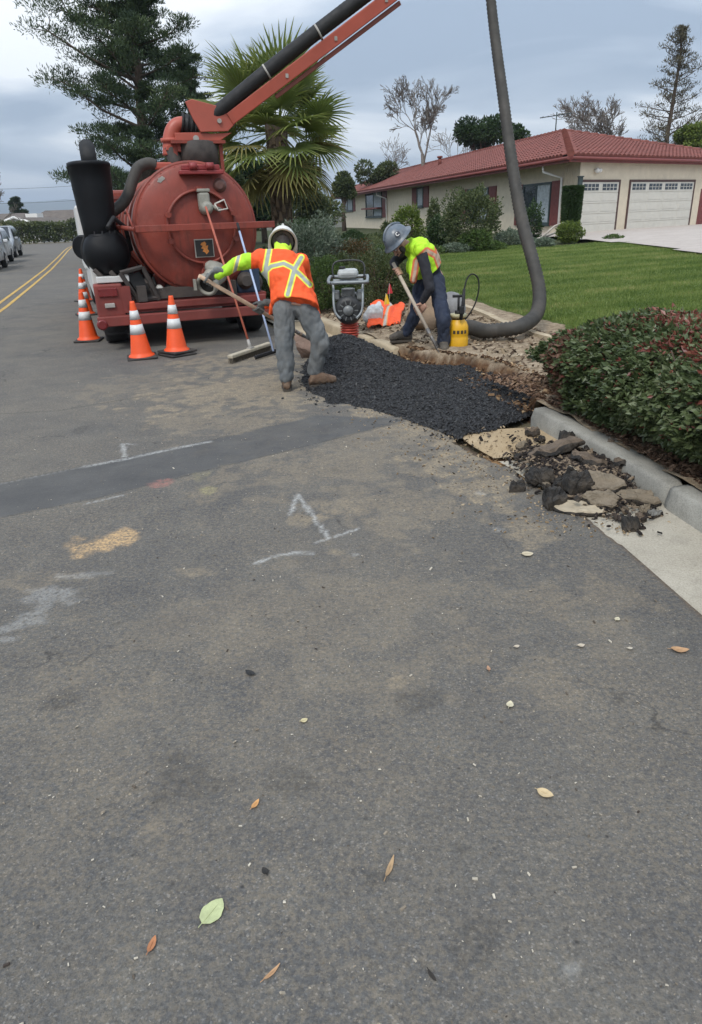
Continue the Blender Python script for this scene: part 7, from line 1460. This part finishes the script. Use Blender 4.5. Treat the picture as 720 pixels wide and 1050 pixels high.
# sparse conical conifer at the right
bp = D(688, 90, 58); M_SPARSE = leafmat('sparse_needles', [(0, (.06, .055, .035)), (.6, (.12, .11, .07)), (1, (.2, .18, .12))], .8, .2, .1)
s = pine((bp.x, 58, 0), D(690, 29, 58).z, 'tall sparse grey brown conifer at the upper right', 17, nb=70, m=M_SPARSE, rad=lambda t_, a_, rn: (3.4 * (1.02 - t_) ** .75 + .15) * rn.uniform(.75, 1.15), per=8, needle=.12, r0=.22, lo=.3)
def leafy(px_, pyc, Yd, wpx, hpx, m, label, n=4000, L_=.25, nb=7, zbase=0.0, nm='leafy_tree', seed=1):
    c = D(px_, pyc, Yd); k = Yd * .92 / F_PX; s = empty(nm, (c.x, Yd, zbase), 0, label, 'tree', 'trees behind the truck and houses'); rn = random.Random(seed); cz = c.z - zbase; rx, rz_ = wpx / 2 * k, hpx / 2 * k
    g = MB(); g.tube([(0, 0, 0), (rn.uniform(-.2, .2), 0, cz * .5), (0, 0, cz)], [.2, .15, .08], 8); P = []; NN = []; RR = []
    for j in range(nb):
        a_ = rn.uniform(0, 6.28); q = Vector((math.cos(a_) * rx * rn.uniform(.2, .75), math.sin(a_) * rx * .6 * rn.random(), cz + rn.uniform(-.6, .6) * rz_)); cr_ = rn.uniform(.28, .5) * min(rx, rz_ * 1.6); g.tube([(0, 0, cz * .6), q], [.08, .02], 5, False); nn = n // nb
        d_ = RNG.normal(size=(nn, 3)); d_ /= np.linalg.norm(d_, axis=1, keepdims=True); P.append(np.array(tuple(q)) + d_ * (.55 + .45 * RNG.random((nn, 1))) * np.array([cr_ * 1.1, cr_ * 1.1, cr_ * .8])); NN.append(d_ + RNG.normal(size=(nn, 3)) * .6); RR.append(np.clip(.42 + rn.gauss(0, .12) + RNG.normal(0, .18, nn), 0, 1))
    g.build('trunk', bark, s); leaves('crown', np.concatenate(P), np.concatenate(NN), L_, L_ * .55, np.concatenate(RR), m, s); return s
leafy(494, 140, 62, 54, 32, M_DGREEN, 'dark evergreen treetop rising behind the middle of the roof', 6000, .26, 11, seed=3)
leafy(528, 137, 64, 24, 18, M_DGREEN, 'small dark treetop right of the larger one behind the roof', 2000, .24, 6, seed=4)
leafy(708, 141, 50, 52, 24, M_LGREEN, 'yellow green bushy treetop behind the garage roof at the right', 6000, .22, 12, seed=5)
leafy(384, 176, 66, 46, 24, M_OLIVE, 'grey olive treetop behind the left part of the roof', 3500, .25, 9, seed=6)
leafy(352, 190, 60, 30, 30, M_OLIVE, 'olive tree at the left end of the house roof', 3000, .25, 8, seed=7)
leafy(322, 205, 48, 64, 46, M_OLIVE, 'dusky olive tree mass behind the palm', 6000, .24, 14, seed=8)
leafy(268, 196, 45, 70, 70, M_DGREEN, 'dark green tree behind the palm and tank', 6500, .26, 14, seed=9)
leafy(232, 190, 42, 50, 60, M_OLIVE, 'olive tree showing between the tank and the palm', 4500, .26, 12, seed=10)
leafy(150, 205, 46, 60, 44, M_DGREEN, 'dark tree low behind the black silencer', 5000, .28, 12, seed=11)
# hedge closing the far end of the street
hd_ = empty('street_hedge', (-26, 80.5, 0), 0, 'long rough green hedge closing the far end of the street', 'hedge'); n = 26000; x_ = -20 + RNG.random(n) * 46; hh_ = 2.1 + .7 * (fbm(x_ * .5, x_ * 0, 3) - .5); z_ = RNG.random(n) ** .8 * hh_; y_ = RNG.normal(0, .5, n) + (fbm(x_ * 1.4, z_ * 1.4, 3) - .5) * 1.6
leaves('foliage', np.stack([x_ - 8, y_, z_ + .05], 1), np.stack([RNG.normal(0, .5, n), RNG.normal(-.7, .5, n), RNG.normal(.3, .5, n)], 1), .3, .18, np.clip(.1 + fbm(x_ * .7 + 3, z_ * .9, 3) + RNG.normal(0, .12, n), 0, 1), M_OLIVE, hd_)
g = MB()
for k in range(40): g.tube([(-28 + k * 1.15, .3, 0), (-28 + k * 1.15 + .2, .2, 1.6)], [.06, .02], 5)
g.build('stems', bark, hd_)
# overhead wires across the far left sky
def pole(px_, Yd, H, label):
    p = G(px_, 240) if False else D(px_, 222, Yd); s = empty('utility_pole', (p.x, Yd, 0), 0, label, 'utility pole'); g = MB(); g.tube([(0, 0, 0), (0, 0, H)], [.15, .1], 10); g.build('post', bark, s); g = MB(); g.box((0, 0, H - .4), (1.8, .1, .1)); g.build('crossarm', bark, s); return p.x
pxa, pxb = pole(-90, 84, 6.4, 'wooden utility pole outside the left edge carrying the wires'), pole(150, 84, 6.4, 'wooden utility pole hidden behind the truck carrying the wires')
for k, (z0_, dx_) in enumerate(((4.6, -.8), (6.05, .8))):
    g = MB(); g.tube([(pxa + (pxb - pxa) * t_, 84 + .02 * k, z0_ - .5 * 4 * t_ * (1 - t_)) for t_ in np.linspace(0, 1, 24)], .018, 4, False); tag(g.build('overhead_wire', rub), ['lower thin wire crossing the sky at the far left', 'upper thin wire crossing the sky at the far left'][k], 'wire')
for k, a in enumerate(((352, 262, 19, 60, 26, M_OLIVE, 'wide olive shrub behind the silvery plants', 3500), (400, 256, 21, 34, 20, M_DGREEN, 'dark low shrub at the left end of the lawn', 2500), (300, 282, 15.5, 50, 50, M_DGREEN, 'dark bushy shrub right behind the bending worker\'s head', 4500),
                       (384, 262, 18, 40, 24, M_GREEN, 'mid green shrub between rust shrub and lawn', 3000), (330, 268, 16.5, 60, 40, M_GREY, 'upper silvery grey shrub behind the first', 4500), (372, 252, 24, 60, 22, M_OLIVE, 'olive ground shrubs before the corner windows', 3500),
                       (410, 252, 24, 26, 18, M_GREEN, 'leafy border plant at the far lawn corner', 1800), (348, 300, 13.4, 36, 40, M_OLIVE, 'olive shrub directly behind the rammer handle', 3500), (318, 262, 15.2, 70, 30, M_OLIVE, 'broad olive shrub below the palm trunk', 4500), (392, 276, 17, 44, 26, M_GREEN, 'soft green shrub beside the lawn behind the grey hard hat', 3500), (405, 312, 12.6, 34, 34, M_DGREEN, 'dark green shrub behind the digging worker\'s hands', 3000))):
    sh(*a[:7], n=a[7], L_=.06)

# ---- the air: far things fade towards the blue of the horizon
g = MB(); g.box((0, 2300, 124), (11000, 9000, 252)); m = bpy.data.materials.new('haze_air'); m.use_nodes = True; t = m.node_tree; t.nodes.clear(); o_ = t.nodes.new('ShaderNodeOutputMaterial'); v = t.nodes.new('ShaderNodeVolumePrincipled')
v.inputs['Color'].default_value = (.72, .82, .95, 1); v.inputs['Density'].default_value = .00028; v.inputs['Anisotropy'].default_value = .2; t.links.new(v.outputs[0], o_.inputs['Volume'])
hz = g.build('haze', m); hz.location = (0, 0, -23 + 1 - .0); tag(hz, kind='stuff')
